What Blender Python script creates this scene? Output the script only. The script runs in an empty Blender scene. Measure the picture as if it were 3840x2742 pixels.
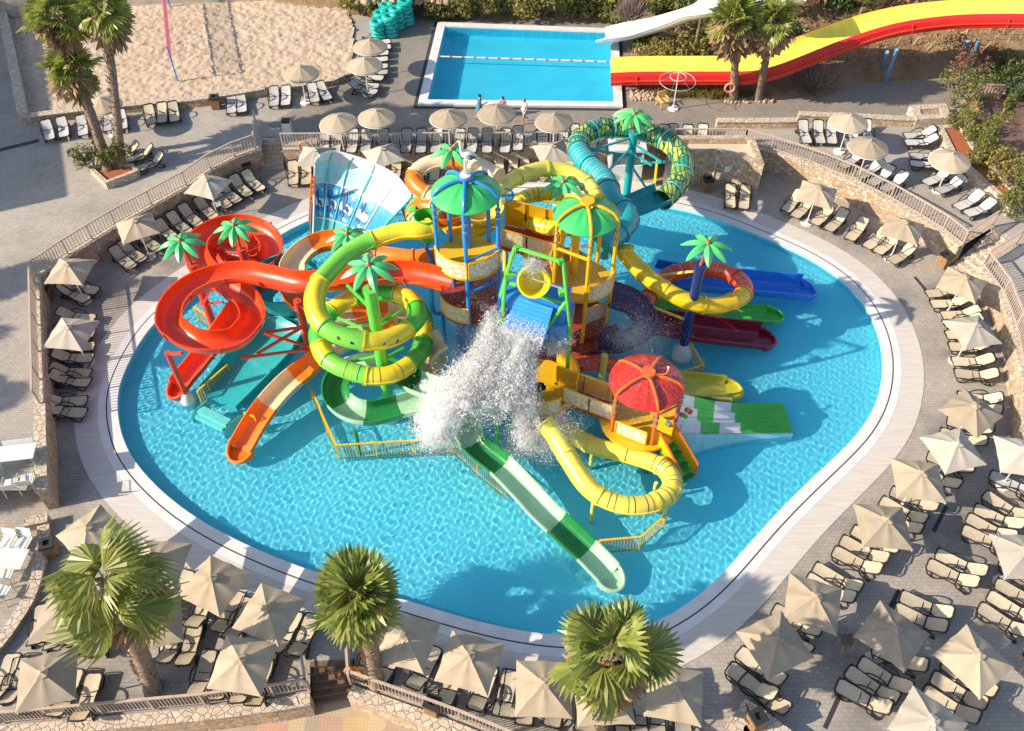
import bpy, bmesh, math, random
import numpy as np
from mathutils import Vector, Matrix
random.seed(7); RNG=np.random.default_rng(7)
R=math.radians
SC=bpy.context.scene
COL=SC.collection
# ------------------------------------------------------------ camera model
H=32.6; TH=R(48.5); F=3300.0; CX,CY=1920.0,1371.0
ct,st=math.cos(TH),math.sin(TH)
def P(px,py,z=0.0):
    u=(px-CX)/F; v=(py-CY)/F
    t=(H-z)/(st+v*ct)
    return Vector((u*t, t*(ct-v*st), z))
def T(ox,oy,s=2.256):
    return lambda x,y,z=0.0: P(ox+x/s, oy+y/s, z)
A=T(0,0);B=T(950,0);C=T(1900,0);D=T(2840,0);I=T(0,680);Hh=T(2840,680);G=T(1700,520);E2=T(950,520,2.8)
J=T(0,1360);K=T(950,1360);Q=T(1900,1360);L=T(2840,1360);M=T(0,2022);N=T(950,2022);O=T(1900,2022);PP=T(2840,2022)
Z1=T(560,780,3.249);Z2=T(560,1180,3.249);Z3=T(1100,900,3.777);Z4=T(1100,1300,3.777);Z5=T(1500,540,3.777)
Z6=T(1560,900,3.777);Z7=T(2000,700,3.777);Z8=T(2300,900,3.249);Y1=T(1560,1250,3.777);Y2=T(2000,1100,2.148)
Y3=T(1960,1400,1.849);Y4=T(2400,1350,1.848)
TZ=1.3   # terrace level above the pool deck
cam=bpy.data.cameras.new('camera'); co=bpy.data.objects.new('camera',cam); COL.objects.link(co); SC.camera=co
cam.sensor_width=36; cam.lens=36*F/3840; co.location=(0,0,H); co.rotation_euler=(math.pi/2-TH,0,0); cam.clip_end=2000; cam.clip_start=.5
# ------------------------------------------------------------ light
SUN_EL=30; SUN_AZ=14.5
w=bpy.data.worlds.new('World'); SC.world=w; w.use_nodes=True
_nt=w.node_tree; _bg=_nt.nodes['Background']
sky=_nt.nodes.new('ShaderNodeTexSky'); sky.sky_type='NISHITA'; sky.sun_disc=False
sdir=Vector((-math.cos(R(SUN_EL))*math.cos(R(SUN_AZ)),-math.cos(R(SUN_EL))*math.sin(R(SUN_AZ)),math.sin(R(SUN_EL))))
sky.sun_elevation=R(SUN_EL); sky.sun_rotation=math.atan2(sdir.x,sdir.y); sky.altitude=50; sky.dust_density=1.2
_nt.links.new(sky.outputs[0],_bg.inputs[0]); _bg.inputs[1].default_value=.125
sun=bpy.data.lights.new('sun','SUN'); sun.energy=4.6; sun.angle=R(.5); sun.color=(1,.87,.7)
so=bpy.data.objects.new('sun',sun); COL.objects.link(so); so.rotation_euler=sdir.to_track_quat('Z','Y').to_euler()
sun.cycles.is_caustics_light=True
SC.view_settings.view_transform='Standard'; SC.view_settings.look='None'; SC.view_settings.exposure=.68; SC.view_settings.gamma=1
SC.cycles.max_bounces=12; SC.cycles.diffuse_bounces=8; SC.cycles.volume_bounces=14; SC.cycles.transparent_max_bounces=12
# ------------------------------------------------------------ materials
MATS={}
def newmat(n):
    m=bpy.data.materials.new(n); m.use_nodes=True; return m,m.node_tree,m.node_tree.nodes['Principled BSDF']
def nd(nt,t,**k):
    n=nt.nodes.new('ShaderNode'+t)
    for a,b in k.items(): setattr(n,a,b)
    return n
def ramp(nt,fac,stops):
    r=nd(nt,'ValToRGB'); e=r.color_ramp.elements
    while len(e)<len(stops): e.new(.5)
    for q,(p,c) in zip(e,stops): q.position=p; q.color=(*c,1)
    nt.links.new(fac,r.inputs[0]); return r.outputs[0]
def mixc(nt,fac,a,b,mode='MIX'):
    m=nd(nt,'Mix',data_type='RGBA',blend_type=mode)
    for s,v in ((m.inputs[0],fac),(m.inputs[6],a),(m.inputs[7],b)):
        if isinstance(v,(int,float)): s.default_value=v
        elif isinstance(v,tuple): s.default_value=(*v,1)
        else: nt.links.new(v,s)
    return m.outputs[2]
def coords(nt,scale=1.0,obj=True,rot=0):
    tc=nd(nt,'TexCoord'); mp=nd(nt,'Mapping'); nt.links.new(tc.outputs['Object' if obj else 'Generated'],mp.inputs[0])
    mp.inputs['Scale'].default_value=(scale,)*3 if isinstance(scale,(int,float)) else scale
    mp.inputs['Rotation'].default_value=(0,0,rot); return mp.outputs[0]
def noise(nt,vec,scale,detail=4,rough=.55):
    n=nd(nt,'TexNoise'); nt.links.new(vec,n.inputs['Vector']); n.inputs['Scale'].default_value=scale; n.inputs['Detail'].default_value=detail; n.inputs['Roughness'].default_value=rough
    return n.outputs['Fac']
def bump(nt,h,b,strength=.3,dist=.02):
    n=nd(nt,'Bump'); n.inputs['Strength'].default_value=strength; n.inputs['Distance'].default_value=dist
    nt.links.new(h,n.inputs['Height']); nt.links.new(n.outputs[0],b.inputs['Normal'])
def simple(n,c,rough=.5,var=.12,vs=3.0,metal=0,coat=0,bmp=0):
    """painted / moulded material with faint uneven wear"""
    if n in MATS: return MATS[n]
    m,nt,b=newmat(n); v=coords(nt)
    f=noise(nt,v,vs,5)
    d=tuple(x*(1-var) for x in c); l=tuple(min(1,x*(1+var*.6)) for x in c)
    cc=ramp(nt,f,[(.3,d),(.7,l)])
    if n in ('beige_sling','white_sling','beige_canvas','pale_canvas'):   # every cloth has faded a little differently
        oi=nd(nt,'ObjectInfo'); cc=mixc(nt,1,cc,ramp(nt,oi.outputs['Random'],[(0,(.8,.8,.82)),(.5,(1,.98,.95)),(1,(1.12,1.12,1.12))]),'MULTIPLY')
        cc=mixc(nt,.5,cc,ramp(nt,noise(nt,v,1.1,6,.7),[(.35,(.8,.78,.74)),(.6,(1.05,1.05,1.05))]),'MULTIPLY')
    if 'gelcoat' in n:   # sun-bleached and water-streaked fibreglass
        st_=noise(nt,coords(nt,(2.2,2.2,.45)),1.3,6,.7); cc=mixc(nt,.5,cc,ramp(nt,st_,[(.32,(.74,.74,.74)),(.5,(1,1,1)),(.7,(1.1,1.09,1.07))]),'MULTIPLY')
        rg_=nd(nt,'MapRange'); nt.links.new(st_,rg_.inputs[0]); rg_.inputs[3].default_value=.2; rg_.inputs[4].default_value=.5; nt.links.new(rg_.outputs[0],b.inputs['Roughness'])
    nt.links.new(cc,b.inputs['Base Color'])
    b.inputs['Roughness'].default_value=rough; b.inputs['Metallic'].default_value=metal; b.inputs['Coat Weight'].default_value=coat
    b.inputs['Coat Roughness'].default_value=.08
    if bmp: bump(nt,noise(nt,v,40,3),b,bmp,.01)
    MATS[n]=m; return m
def plastic(n,c,rough=.28,coat=.35): return simple(n,c,rough,.1,.9,0,coat)
RED=plastic('red_gelcoat',(.8,.065,.008)); RED2=plastic('red_paint',(.68,.06,.02))
YEL=plastic('yellow_gelcoat',(.84,.66,.03)); YEL2=plastic('golden_paint',(.85,.47,.01)); YPALE=plastic('pale_yellow_gelcoat',(.83,.72,.1))
GRN=plastic('green_gelcoat',(.06,.5,.05)); GRN2=plastic('dark_green_gelcoat',(.02,.24,.06)); LIME=plastic('lime_paint',(.12,.6,.07))
PGRN=plastic('pale_green_gelcoat',(.43,.68,.46)); WHITE=plastic('white_gelcoat',(.74,.74,.73)); ORG=plastic('orange_gelcoat',(.85,.2,.01)); BEI=plastic('cream_gelcoat',(.74,.57,.36))
TEAL=plastic('teal_gelcoat',(.02,.36,.38)); TEAL2=plastic('light_teal_gelcoat',(.12,.58,.55)); LBLUE=plastic('pale_blue_gelcoat',(.42,.7,.76)); DBLUE=plastic('deep_blue_gelcoat',(.02,.2,.55))
BLUE=plastic('blue_gelcoat',(.02,.2,.75)); BLUEP=plastic('blue_paint',(.02,.25,.68)); NAVY=plastic('navy_paint',(.02,.035,.16)); MAROON=plastic('maroon_gelcoat',(.2,.008,.025)); CORAL=plastic('coral_gelcoat',(.72,.08,.03))
MUSH=plastic('mushroom_green',(.05,.48,.13),.35); LEAFG=plastic('moulded_leaf_green',(.08,.5,.16),.35); BARKB=plastic('moulded_brown',(.35,.12,.04),.5)
SKYP=plastic('sky_blue_roof',(.04,.32,.78)); OLIVE=plastic('olive_yellow_gelcoat',(.5,.46,.03)); PURP=plastic('purple_gelcoat',(.16,.05,.25))
CONC=simple('white_concrete',(.7,.7,.68),.7,.15,6); METAL=simple('galvanised_steel',(.55,.56,.57),.35,.1,5,.8)
BLACKF=simple('dark_resin',(.022,.02,.02),.42,.2,8); MATB=simple('beige_sling',(.62,.53,.38),.85,.12,7,bmp=.25); MATW=simple('white_sling',(.55,.54,.51),.85,.08,7,bmp=.25)
CANV=simple('beige_canvas',(.44,.36,.26),.9,.1,2.5,bmp=.15); CANW=simple('pale_canvas',(.47,.425,.36),.9,.08,2.5,bmp=.15)
RAIL=simple('taupe_railing_paint',(.52,.41,.32),.5,.15,5); WHITEP=simple('white_plastic',(.68,.68,.67),.4,.06,4)
BINW=simple('bin_wood',(.34,.2,.1),.7,.35,(9)); BINB=simple('bin_black',(.03,.03,.03),.5,.2,6)
SKIN=simple('skin',(.5,.27,.17),.6,.1,9); HAIR=simple('dark_hair',(.02,.014,.01),.6,.2,30)
WOOD=simple('fence_wood',(.42,.25,.12),.7,.3,5); SOIL=simple('red_soil',(.38,.12,.045),.95,.45,9,bmp=.8)
DARK=simple('dark_drain',(.04,.04,.045),.7,.2,5); MINT=plastic('mint_inflatable',(.01,.48,.4),.3)
TRUNKM=simple('palm_trunk',(.27,.2,.15),.9,.5,7,bmp=1); BARE=simple('dry_twigs',(.3,.22,.17),.9,.35,6)
def pav(name,c1,c2,cm,scale,accent=None,wet=True,w=.22,h=.11,acc_amt=.05):
    m,nt,b=newmat(name); v=coords(nt)
    br=nd(nt,'TexBrick'); nt.links.new(v,br.inputs['Vector']); br.inputs['Scale'].default_value=scale
    br.inputs['Color1'].default_value=(*c1,1); br.inputs['Color2'].default_value=(*c2,1); br.inputs['Mortar'].default_value=(*cm,1)
    br.inputs['Mortar Size'].default_value=.012; br.inputs['Brick Width'].default_value=w; br.inputs['Row Height'].default_value=h; br.inputs['Bias'].default_value=0
    col=br.outputs[0]
    if accent:
        vo=nd(nt,'TexVoronoi',feature='F1',distance='CHEBYCHEV'); nt.links.new(v,vo.inputs['Vector']); vo.inputs['Scale'].default_value=1.15; vo.inputs['Randomness'].default_value=.75
        th=nd(nt,'Math',operation='LESS_THAN'); nt.links.new(vo.outputs['Distance'],th.inputs[0]); th.inputs[1].default_value=acc_amt*1.7
        n2=noise(nt,v,.12,2); g=nd(nt,'Math',operation='GREATER_THAN'); nt.links.new(n2,g.inputs[0]); g.inputs[1].default_value=.46
        f=nd(nt,'Math',operation='MULTIPLY'); nt.links.new(th.outputs[0],f.inputs[0]); nt.links.new(g.outputs[0],f.inputs[1])
        ac=ramp(nt,vo.outputs['Color'],[(.3,accent[0]),(.7,accent[1])])
        f2=nd(nt,'Math',operation='MULTIPLY'); nt.links.new(f.outputs[0],f2.inputs[0]); f2.inputs[1].default_value=.75
        col=mixc(nt,f2.outputs[0],col,ac)
    big=noise(nt,v,.35,6,.65); col=mixc(nt,.55,col,ramp(nt,big,[(.3,(.55,.55,.56)),(.72,(1.15,1.1,1.04))]),'MULTIPLY')
    fine=noise(nt,v,5,4,.7); col=mixc(nt,.45,col,ramp(nt,fine,[(.3,(.68,.68,.68)),(.7,(1.2,1.2,1.2))]),'MULTIPLY')
    if wet:
        wn=noise(nt,v,.28,5,.6); col=mixc(nt,ramp(nt,wn,[(.52,(0,0,0)),(.66,(.55,.55,.55))]),col,(.12,.12,.12))
    nt.links.new(col,b.inputs['Base Color']); b.inputs['Roughness'].default_value=.8
    bump(nt,br.outputs['Fac'],b,-.35,.02); return m
def stone(name,cols,scale=4.6,mort=(.45,.36,.26)):
    m,nt,b=newmat(name); v=coords(nt)
    nz=nd(nt,'TexNoise'); nt.links.new(v,nz.inputs['Vector']); nz.inputs['Scale'].default_value=2.5
    vv=nd(nt,'Mix',data_type='RGBA'); vv.inputs[0].default_value=.12; nt.links.new(v,vv.inputs[6]); nt.links.new(nz.outputs['Color'],vv.inputs[7])
    vo=nd(nt,'TexVoronoi'); nt.links.new(vv.outputs[2],vo.inputs['Vector']); vo.inputs['Scale'].default_value=scale
    ve=nd(nt,'TexVoronoi',feature='DISTANCE_TO_EDGE'); nt.links.new(vv.outputs[2],ve.inputs['Vector']); ve.inputs['Scale'].default_value=scale
    sep=nd(nt,'SeparateColor'); nt.links.new(vo.outputs['Color'],sep.inputs[0])
    c=ramp(nt,sep.outputs[0],[(i/(len(cols)-1),q) for i,q in enumerate(cols)])
    e=ramp(nt,ve.outputs['Distance'],[(.015,(0,0,0)),(.07,(1,1,1))])
    c=mixc(nt,e,mort,c); c=mixc(nt,.5,c,ramp(nt,noise(nt,v,9,5,.7),[(.3,(.62,.62,.62)),(.7,(1.25,1.22,1.2))]),'MULTIPLY')
    nt.links.new(c,b.inputs['Base Color']); b.inputs['Roughness'].default_value=.9
    bump(nt,e,b,.8,.05); return m
STONE=stone('rubble_stone',[(.62,.48,.34),(.42,.26,.15),(.66,.55,.42),(.5,.36,.23),(.58,.42,.3)])
STONECAP=stone('stone_cap',[(.62,.53,.42),(.55,.44,.33),(.66,.58,.48)],4.2)
PEBB=stone('pebbles',[(.6,.44,.28),(.4,.26,.16),(.68,.54,.38)],9,(.12,.08,.05))
DECKM=pav('deck_paving',(.46,.41,.355),(.4,.36,.315),(.29,.275,.26),1.0,((.5,.2,.11),(.52,.33,.12)),True,.26,.16,.045)
TERRM=pav('terrace_paving',(.5,.45,.385),(.43,.395,.35),(.3,.27,.235),1.0,None,False,.24,.12)
TOPM=pav('upper_paving',(.34,.305,.255),(.29,.26,.22),(.19,.17,.14),1.0,((.45,.15,.08),(.55,.33,.1)),False,.24,.12,.06)
def tiles():
    m,nt,b=newmat('walkway_tiles'); v=coords(nt)
    n=noise(nt,coords(nt,(.8,6,1),True,.4),1.2,5,.6)
    c=ramp(nt,n,[(.3,(.53,.475,.425)),(.7,(.65,.6,.55))]); nt.links.new(c,b.inputs['Base Color']); b.inputs['Roughness'].default_value=.7; return m
WALKT=tiles()
COPE=simple('white_coping',(.7,.69,.68),.6,.1,1.2)
def poolfloor(name,c1,c2):
    m,nt,b=newmat(name); v=coords(nt)
    c=ramp(nt,noise(nt,v,.3,5),[(.3,c1),(.7,c2)])
    br=nd(nt,'TexBrick'); nt.links.new(v,br.inputs['Vector']); br.inputs['Scale'].default_value=1; br.inputs['Brick Width'].default_value=.05; br.inputs['Row Height'].default_value=.05; br.offset=0
    br.inputs['Color1'].default_value=(1,1,1,1); br.inputs['Color2'].default_value=(.82,.9,.95,1); br.inputs['Mortar'].default_value=(1.1,1.1,1.1,1); br.inputs['Mortar Size'].default_value=.004
    c=mixc(nt,1,c,br.outputs[0],'MULTIPLY'); nt.links.new(c,b.inputs['Base Color']); b.inputs['Roughness'].default_value=.6; return m
POOLF=poolfloor('pool_mosaic',(.29,.68,.75),(.36,.74,.8)); POOLF2=poolfloor('upper_pool_mosaic',(.13,.68,.79),(.17,.73,.83))
def water(name,c):
    m,nt,b=newmat(name); nt.nodes.remove(b); g=nd(nt,'BsdfGlass'); g.inputs['IOR'].default_value=1.33; g.inputs['Roughness'].default_value=0; g.inputs[0].default_value=(*c,1)
    nt.links.new(g.outputs[0],nt.nodes['Material Output'].inputs[0]); return m
WAT=water('pool_water',(.62,.93,1)); WAT2=water('upper_pool_water',(.62,.94,1))
def sandm():
    m,nt,b=newmat('sand'); v=coords(nt); n1=noise(nt,v,3.2,4,.6); 
    vo=nd(nt,'TexVoronoi',feature='SMOOTH_F1'); nt.links.new(v,vo.inputs['Vector']); vo.inputs['Scale'].default_value=2.6; vo.inputs['Smoothness'].default_value=.5
    c=ramp(nt,noise(nt,v,.5,4),[(.3,(.48,.365,.255)),(.7,(.58,.45,.325))]); nt.links.new(c,b.inputs['Base Color']); b.inputs['Roughness'].default_value=.95
    a=nd(nt,'Math',operation='ADD'); nt.links.new(n1,a.inputs[0]); nt.links.new(vo.outputs['Distance'],a.inputs[1]); bump(nt,a.outputs[0],b,.5,.13); return m
SAND=sandm()
def hillm():
    m,nt,b=newmat('dry_hillside'); v=coords(nt)
    c=ramp(nt,noise(nt,v,.5,8,.7),[(.3,(.16,.1,.05)),(.45,(.32,.2,.1)),(.6,(.42,.29,.17)),(.75,(.2,.17,.07))]); nt.links.new(c,b.inputs['Base Color']); b.inputs['Roughness'].default_value=1
    bump(nt,noise(nt,v,5,6,.7),b,1,.25); return m
HILLM=hillm()
def lowpath():
    m,nt,b=newmat('coloured_paving'); v=coords(nt)
    vo=nd(nt,'TexVoronoi',distance='CHEBYCHEV'); nt.links.new(v,vo.inputs['Vector']); vo.inputs['Scale'].default_value=1.3; vo.inputs['Randomness'].default_value=.6
    sep=nd(nt,'SeparateColor'); nt.links.new(vo.outputs['Color'],sep.inputs[0])
    c=ramp(nt,sep.outputs[0],[(.0,(.36,.31,.22)),(.25,(.5,.3,.22)),(.5,(.58,.4,.17)),(.75,(.38,.33,.25)),(1,(.55,.42,.25))])
    ve=nd(nt,'TexVoronoi',feature='DISTANCE_TO_EDGE'); nt.links.new(v,ve.inputs['Vector']); ve.inputs['Scale'].default_value=8; ve.inputs['Randomness'].default_value=.35
    c=mixc(nt,ramp(nt,ve.outputs['Distance'],[(.02,(.55,.55,.55)),(.08,(1,1,1))]),(.25,.2,.14),c); nt.links.new(c,b.inputs['Base Color']); b.inputs['Roughness'].default_value=.85; bump(nt,ve.outputs['Distance'],b,.4,.03); return m
LOWP=lowpath()
def foliage(name,cols,rough=.55,trans=.25):
    m,nt,b=newmat(name); g=nd(nt,'NewGeometry'); c=ramp(nt,g.outputs['Random Per Island'],[(i/(len(cols)-1),q) for i,q in enumerate(cols)])
    nt.links.new(c,b.inputs['Base Color']); b.inputs['Roughness'].default_value=rough
    t=nd(nt,'BsdfTranslucent'); nt.links.new(c,t.inputs[0]); mx=nd(nt,'MixShader'); mx.inputs[0].default_value=trans
    nt.links.new(b.outputs[0],mx.inputs[1]); nt.links.new(t.outputs[0],mx.inputs[2]); nt.links.new(mx.outputs[0],nt.nodes['Material Output'].inputs[0]); return m
PALML=foliage('palm_fronds',[(.14,.2,.04),(.25,.32,.06),(.36,.4,.1),(.19,.26,.05),(.33,.36,.07),(.42,.38,.13)],.38,.4)
PALMD=foliage('dead_fronds',[(.3,.19,.1),(.42,.28,.16),(.22,.13,.07)],.9,.1)
BUSHG=foliage('olive_shrub_leaves',[(.07,.1,.025),(.16,.18,.04),(.26,.24,.06),(.11,.14,.03)],.6)
BUSHD=foliage('deep_green_leaves',[(.04,.08,.02),(.09,.15,.03),(.14,.19,.05)],.6)
BUSHY=foliage('yellowing_leaves',[(.22,.2,.04),(.34,.27,.06),(.16,.17,.04),(.4,.28,.09)],.6)
DRYG=foliage('dry_grass',[(.42,.27,.12),(.5,.35,.17),(.32,.2,.09)],.9,.15)
FLOW=foliage('flowering_leaves',[(.12,.14,.04),(.22,.22,.06),(.45,.1,.16),(.17,.19,.05)],.7)
# ------------------------------------------------------------ mesh helpers
class MB:
    def __init__(s): s.v=[]; s.f=[]
    def add(s,v,f):
        o=len(s.v); s.v.extend([tuple(q) for q in v]); s.f.extend([tuple(i+o for i in q) for q in f]); return s
    def box(s,c,d,rz=0,M=None):
        x,y,z=d[0]/2,d[1]/2,d[2]/2; cs,sn=math.cos(rz),math.sin(rz); vs=[]
        for a,b_,e in ((-1,-1,-1),(1,-1,-1),(1,1,-1),(-1,1,-1),(-1,-1,1),(1,-1,1),(1,1,1),(-1,1,1)):
            p=(a*x,b_*y,e*z); vs.append((c[0]+p[0]*cs-p[1]*sn,c[1]+p[0]*sn+p[1]*cs,c[2]+p[2]))
        return s.add(vs,[(0,3,2,1),(4,5,6,7),(0,1,5,4),(1,2,6,5),(2,3,7,6),(3,0,4,7)])
    def beam(s,a,b_,wd=.05,hd=None):
        a,b_=Vector(a),Vector(b_); hd=hd or wd; t=(b_-a).normalized(); up=Vector((0,0,1)) if abs(t.z)<.95 else Vector((0,1,0))
        sd=t.cross(up).normalized()*wd/2; u=sd.cross(t).normalized()*hd/2
        vs=[q+x*sd+y*u for q in (a,b_) for x,y in ((-1,-1),(1,-1),(1,1),(-1,1))]
        return s.add(vs,[(0,1,2,3),(7,6,5,4),(0,4,5,1),(1,5,6,2),(2,6,7,3),(3,7,4,0)])
    def tube(s,pts,r,n=8,caps=True):
        pts=[Vector(p) for p in pts]; rs=r if isinstance(r,(list,tuple)) else [r]*len(pts)
        prof=[(math.cos(2*math.pi*k/n),math.sin(2*math.pi*k/n)) for k in range(n)]
        return s.sweep(pts,prof,rs,caps)
    def sweep(s,pts,prof,scale=None,caps=True,tang=None):
        pts=[Vector(p) for p in pts]; n=len(pts); m=len(prof); o=[]; ls=None
        for i,p in enumerate(pts):
            t=(pts[min(i+1,n-1)]-pts[max(i-1,0)]) if tang is None else tang[i]
            t=t.normalized() if t.length>1e-9 else Vector((0,0,1))
            if abs(t.z)<.97:
                sd=t.cross(Vector((0,0,1))).normalized()
            else: sd=ls if ls is not None else Vector((1,0,0))
            if ls is not None and sd.dot(ls)<0 and abs(t.z)>.9: sd=-sd
            sd=(sd-t*sd.dot(t)).normalized(); ls=sd; u=sd.cross(t); k=scale[i] if scale else 1
            o+= [p+sd*a*k+u*b_*k for a,b_ in prof]
        f=[(i*m+j,i*m+(j+1)%m,(i+1)*m+(j+1)%m,(i+1)*m+j) for i in range(n-1) for j in range(m)]
        if caps: f+=[tuple(range(m))[::-1],tuple((n-1)*m+j for j in range(m))]
        return s.add(o,f)
    def lathe(s,c,prof,n=20):
        vs=[(c[0]+r*math.cos(2*math.pi*k/n),c[1]+r*math.sin(2*math.pi*k/n),c[2]+z) for r,z in prof for k in range(n)]
        f=[(i*n+k,i*n+(k+1)%n,(i+1)*n+(k+1)%n,(i+1)*n+k) for i in range(len(prof)-1) for k in range(n)]
        return s.add(vs,f)
    def strip(s,line,z0,z1,th,left=True):
        """solid wall of thickness th to one side of a plan polyline"""
        pts=[Vector((p[0],p[1])) for p in line]; off=offset(pts,th if left else -th)
        vs=[];n=len(pts)
        for p,q in zip(pts,off): vs+=[(p.x,p.y,z0),(p.x,p.y,z1),(q.x,q.y,z1),(q.x,q.y,z0)]
        f=[(4*i+a,4*i+(a+1)%4,4*i+4+(a+1)%4,4*i+4+a) for i in range(n-1) for a in range(4)]+[(3,2,1,0),(4*n-4,4*n-3,4*n-2,4*n-1)]
        return s.add(vs,f)
    def build(s,name,m,parent=None,smooth=False,loc=None):
        me=bpy.data.meshes.new(name); vs=s.v
        if loc is not None: vs=[(a-loc[0],b_-loc[1],c-loc[2]) for a,b_,c in vs]
        me.from_pydata(vs,[],s.f); me.materials.append(m)
        bm=bmesh.new(); bm.from_mesh(me); bmesh.ops.recalc_face_normals(bm,faces=bm.faces); bm.to_mesh(me); bm.free()
        if smooth:
            me.polygons.foreach_set('use_smooth',[True]*len(me.polygons))
            try: me.set_sharp_from_angle(angle=R(38))
            except Exception: pass
        me.update(); o=bpy.data.objects.new(name,me); COL.objects.link(o)
        if parent is not None:
            o.parent=parent; o.matrix_parent_inverse=Matrix.Identity(4)
            if loc is None:   # coordinates were world coordinates
                o.matrix_parent_inverse=root_inv(parent)
        elif loc is not None: o.location=loc
        return o
def root_inv(p):
    m=Matrix.Identity(4); q=p
    chain=[]
    while q is not None: chain.append(q); q=q.parent
    for c in reversed(chain):
        if c.type=='EMPTY': m=m@Matrix.Translation(c.location)@Matrix.Rotation(c.rotation_euler.z,4,'Z')
    return m.inverted()
def offset(pts,d):
    out=[]; n=len(pts)
    for i,p in enumerate(pts):
        a=(p-pts[i-1]).normalized() if i>0 else None; b_=(pts[i+1]-p).normalized() if i<n-1 else None
        if a is None: a=b_
        if b_ is None: b_=a
        na=Vector((-a.y,a.x)); nb=Vector((-b_.y,b_.x)); m=(na+nb); m=m/max(m.length,1e-6); out.append(p+m*d/max(.4,m.dot(na)))
    return out
def nparr(name,V,Fc,m,parent=None,smooth=False):
    V=np.asarray(V,dtype=np.float32); Fc=np.asarray(Fc,dtype=np.int32); k=Fc.shape[1]
    me=bpy.data.meshes.new(name); me.vertices.add(len(V)); me.vertices.foreach_set('co',V.ravel())
    me.loops.add(Fc.size); me.loops.foreach_set('vertex_index',Fc.ravel()); me.polygons.add(len(Fc))
    me.polygons.foreach_set('loop_start',np.arange(0,Fc.size,k,dtype=np.int32)); me.polygons.foreach_set('loop_total',np.full(len(Fc),k,dtype=np.int32))
    if smooth: me.polygons.foreach_set('use_smooth',np.ones(len(Fc),dtype=bool))
    me.materials.append(m); me.update(calc_edges=True); me.validate()
    o=bpy.data.objects.new(name,me); COL.objects.link(o)
    if parent is not None: o.parent=parent; o.matrix_parent_inverse=root_inv(parent)
    return o
def cr(pts,step=.25):
    """Catmull-Rom through points, resampled"""
    p=[Vector(q) for q in pts]; p=[p[0]*2-p[1]]+p+[p[-1]*2-p[-2]]; o=[]
    for i in range(1,len(p)-2):
        a,b_,c,d=p[i-1:i+3]; n=max(2,int((c-b_).length/step))
        for k in range(n):
            t=k/n; o.append(.5*((2*b_)+(c-a)*t+(2*a-5*b_+4*c-d)*t*t+(3*b_-a-3*c+d)*t**3))
    o.append(p[-2]); return o
def tag(o,label=None,cat=None,group=None,kind=None):
    if label: o['label']=label
    if cat: o['category']=cat
    if group: o['group']=group
    if kind: o['kind']=kind
    return o
def thing(name,label,cat,loc=(0,0,0),rz=0,group=None):
    o=bpy.data.objects.new(name,None); COL.objects.link(o); o.location=loc; o.rotation_euler=(0,0,rz); o.empty_display_size=.3
    return tag(o,label,cat,group)
def fillpoly(name,loops,z,m,kind='structure'):
    bm=bmesh.new()
    es=[]
    for lp in loops:
        vs=[bm.verts.new((p[0],p[1],z)) for p in lp]
        es+=[bm.edges.new((vs[i],vs[(i+1)%len(vs)])) for i in range(len(vs))]
    bmesh.ops.triangle_fill(bm,use_beauty=True,use_dissolve=False,edges=es)
    for f in bm.faces:
        if f.normal.z<0: f.normal_flip()
    me=bpy.data.meshes.new(name); bm.to_mesh(me); bm.free(); me.materials.append(m); o=bpy.data.objects.new(name,me); COL.objects.link(o)
    if kind: o['kind']=kind
    return o
ORD=['first','second','third','fourth','fifth','sixth','seventh','eighth','ninth','tenth','eleventh','twelfth','thirteenth','fourteenth','fifteenth','sixteenth','seventeenth']
def copy_tree(o,loc,rz):
    c=o.copy(); COL.objects.link(c); c.location=loc; c.rotation_euler=(0,0,rz)
    for ch in o.children:
        d=ch.copy(); COL.objects.link(d); d.parent=c; d.matrix_parent_inverse=Matrix.Identity(4)
        for g in ch.children:
            e=g.copy(); COL.objects.link(e); e.parent=d; e.matrix_parent_inverse=Matrix.Identity(4)
    return c
# ============================================================ MAIN POOL
_po=[A(0,0)]
edge_px=[(437,1510),(439,1471),(452,1425),(470,1382),(505,1310),(554,1234),(607,1175),(700,1108),(830,1018),(1040,888),(1164,823),(1300,782),(1500,748),(1800,726),(1990,724),(2180,735),(2350,752),(2542,781),(2700,824),(2840,882),(2951,928),(3070,986),(3186,1070),(3261,1168),(3305,1278),(3316,1370),(3310,1440),(3283,1528),(3230,1617),(3106,1737),(2951,1883),(2840,2003),(2769,2088),(2680,2186),(2591,2261),(2463,2341),(2300,2385),(2113,2388),(1950,2368),(1740,2318),(1540,2257),(1350,2200),(1172,2144),(1040,2095),(909,2038),(771,1967),(665,1896),(576,1817),(488,1715),(448,1626)]
ep=[P(x,y,0) for x,y in edge_px]
def closed_cr(pts,step):
    n=len(pts); o=[]
    for i in range(n):
        a,b_,c,d=pts[i-1],pts[i],pts[(i+1)%n],pts[(i+2)%n]; k=max(2,int((c-b_).length/step))
        for j in range(k):
            t=j/k; o.append(.5*((2*b_)+(c-a)*t+(2*a-5*b_+4*c-d)*t*t+(3*b_-a-3*c+d)*t**3))
    return o
def smooth_loop(pts,it):
    for _ in range(it): pts=[(pts[i-1]+pts[i]*2+pts[(i+1)%len(pts)])/4 for i in range(len(pts))]
    return pts
edge=smooth_loop([Vector((p.x,p.y)) for p in closed_cr(ep,.45)],10)
area=sum(edge[i].x*edge[(i+1)%len(edge)].y-edge[(i+1)%len(edge)].x*edge[i].y for i in range(len(edge)))
if area<0: edge=edge[::-1]
def loop_off(pts,d):   # outward for counter-clockwise
    n=len(pts); o=[]
    for i in range(n):
        t=(pts[(i+1)%n]-pts[i-1]).normalized(); o.append(pts[i]+Vector((t.y,-t.x))*d)
    return o
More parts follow.
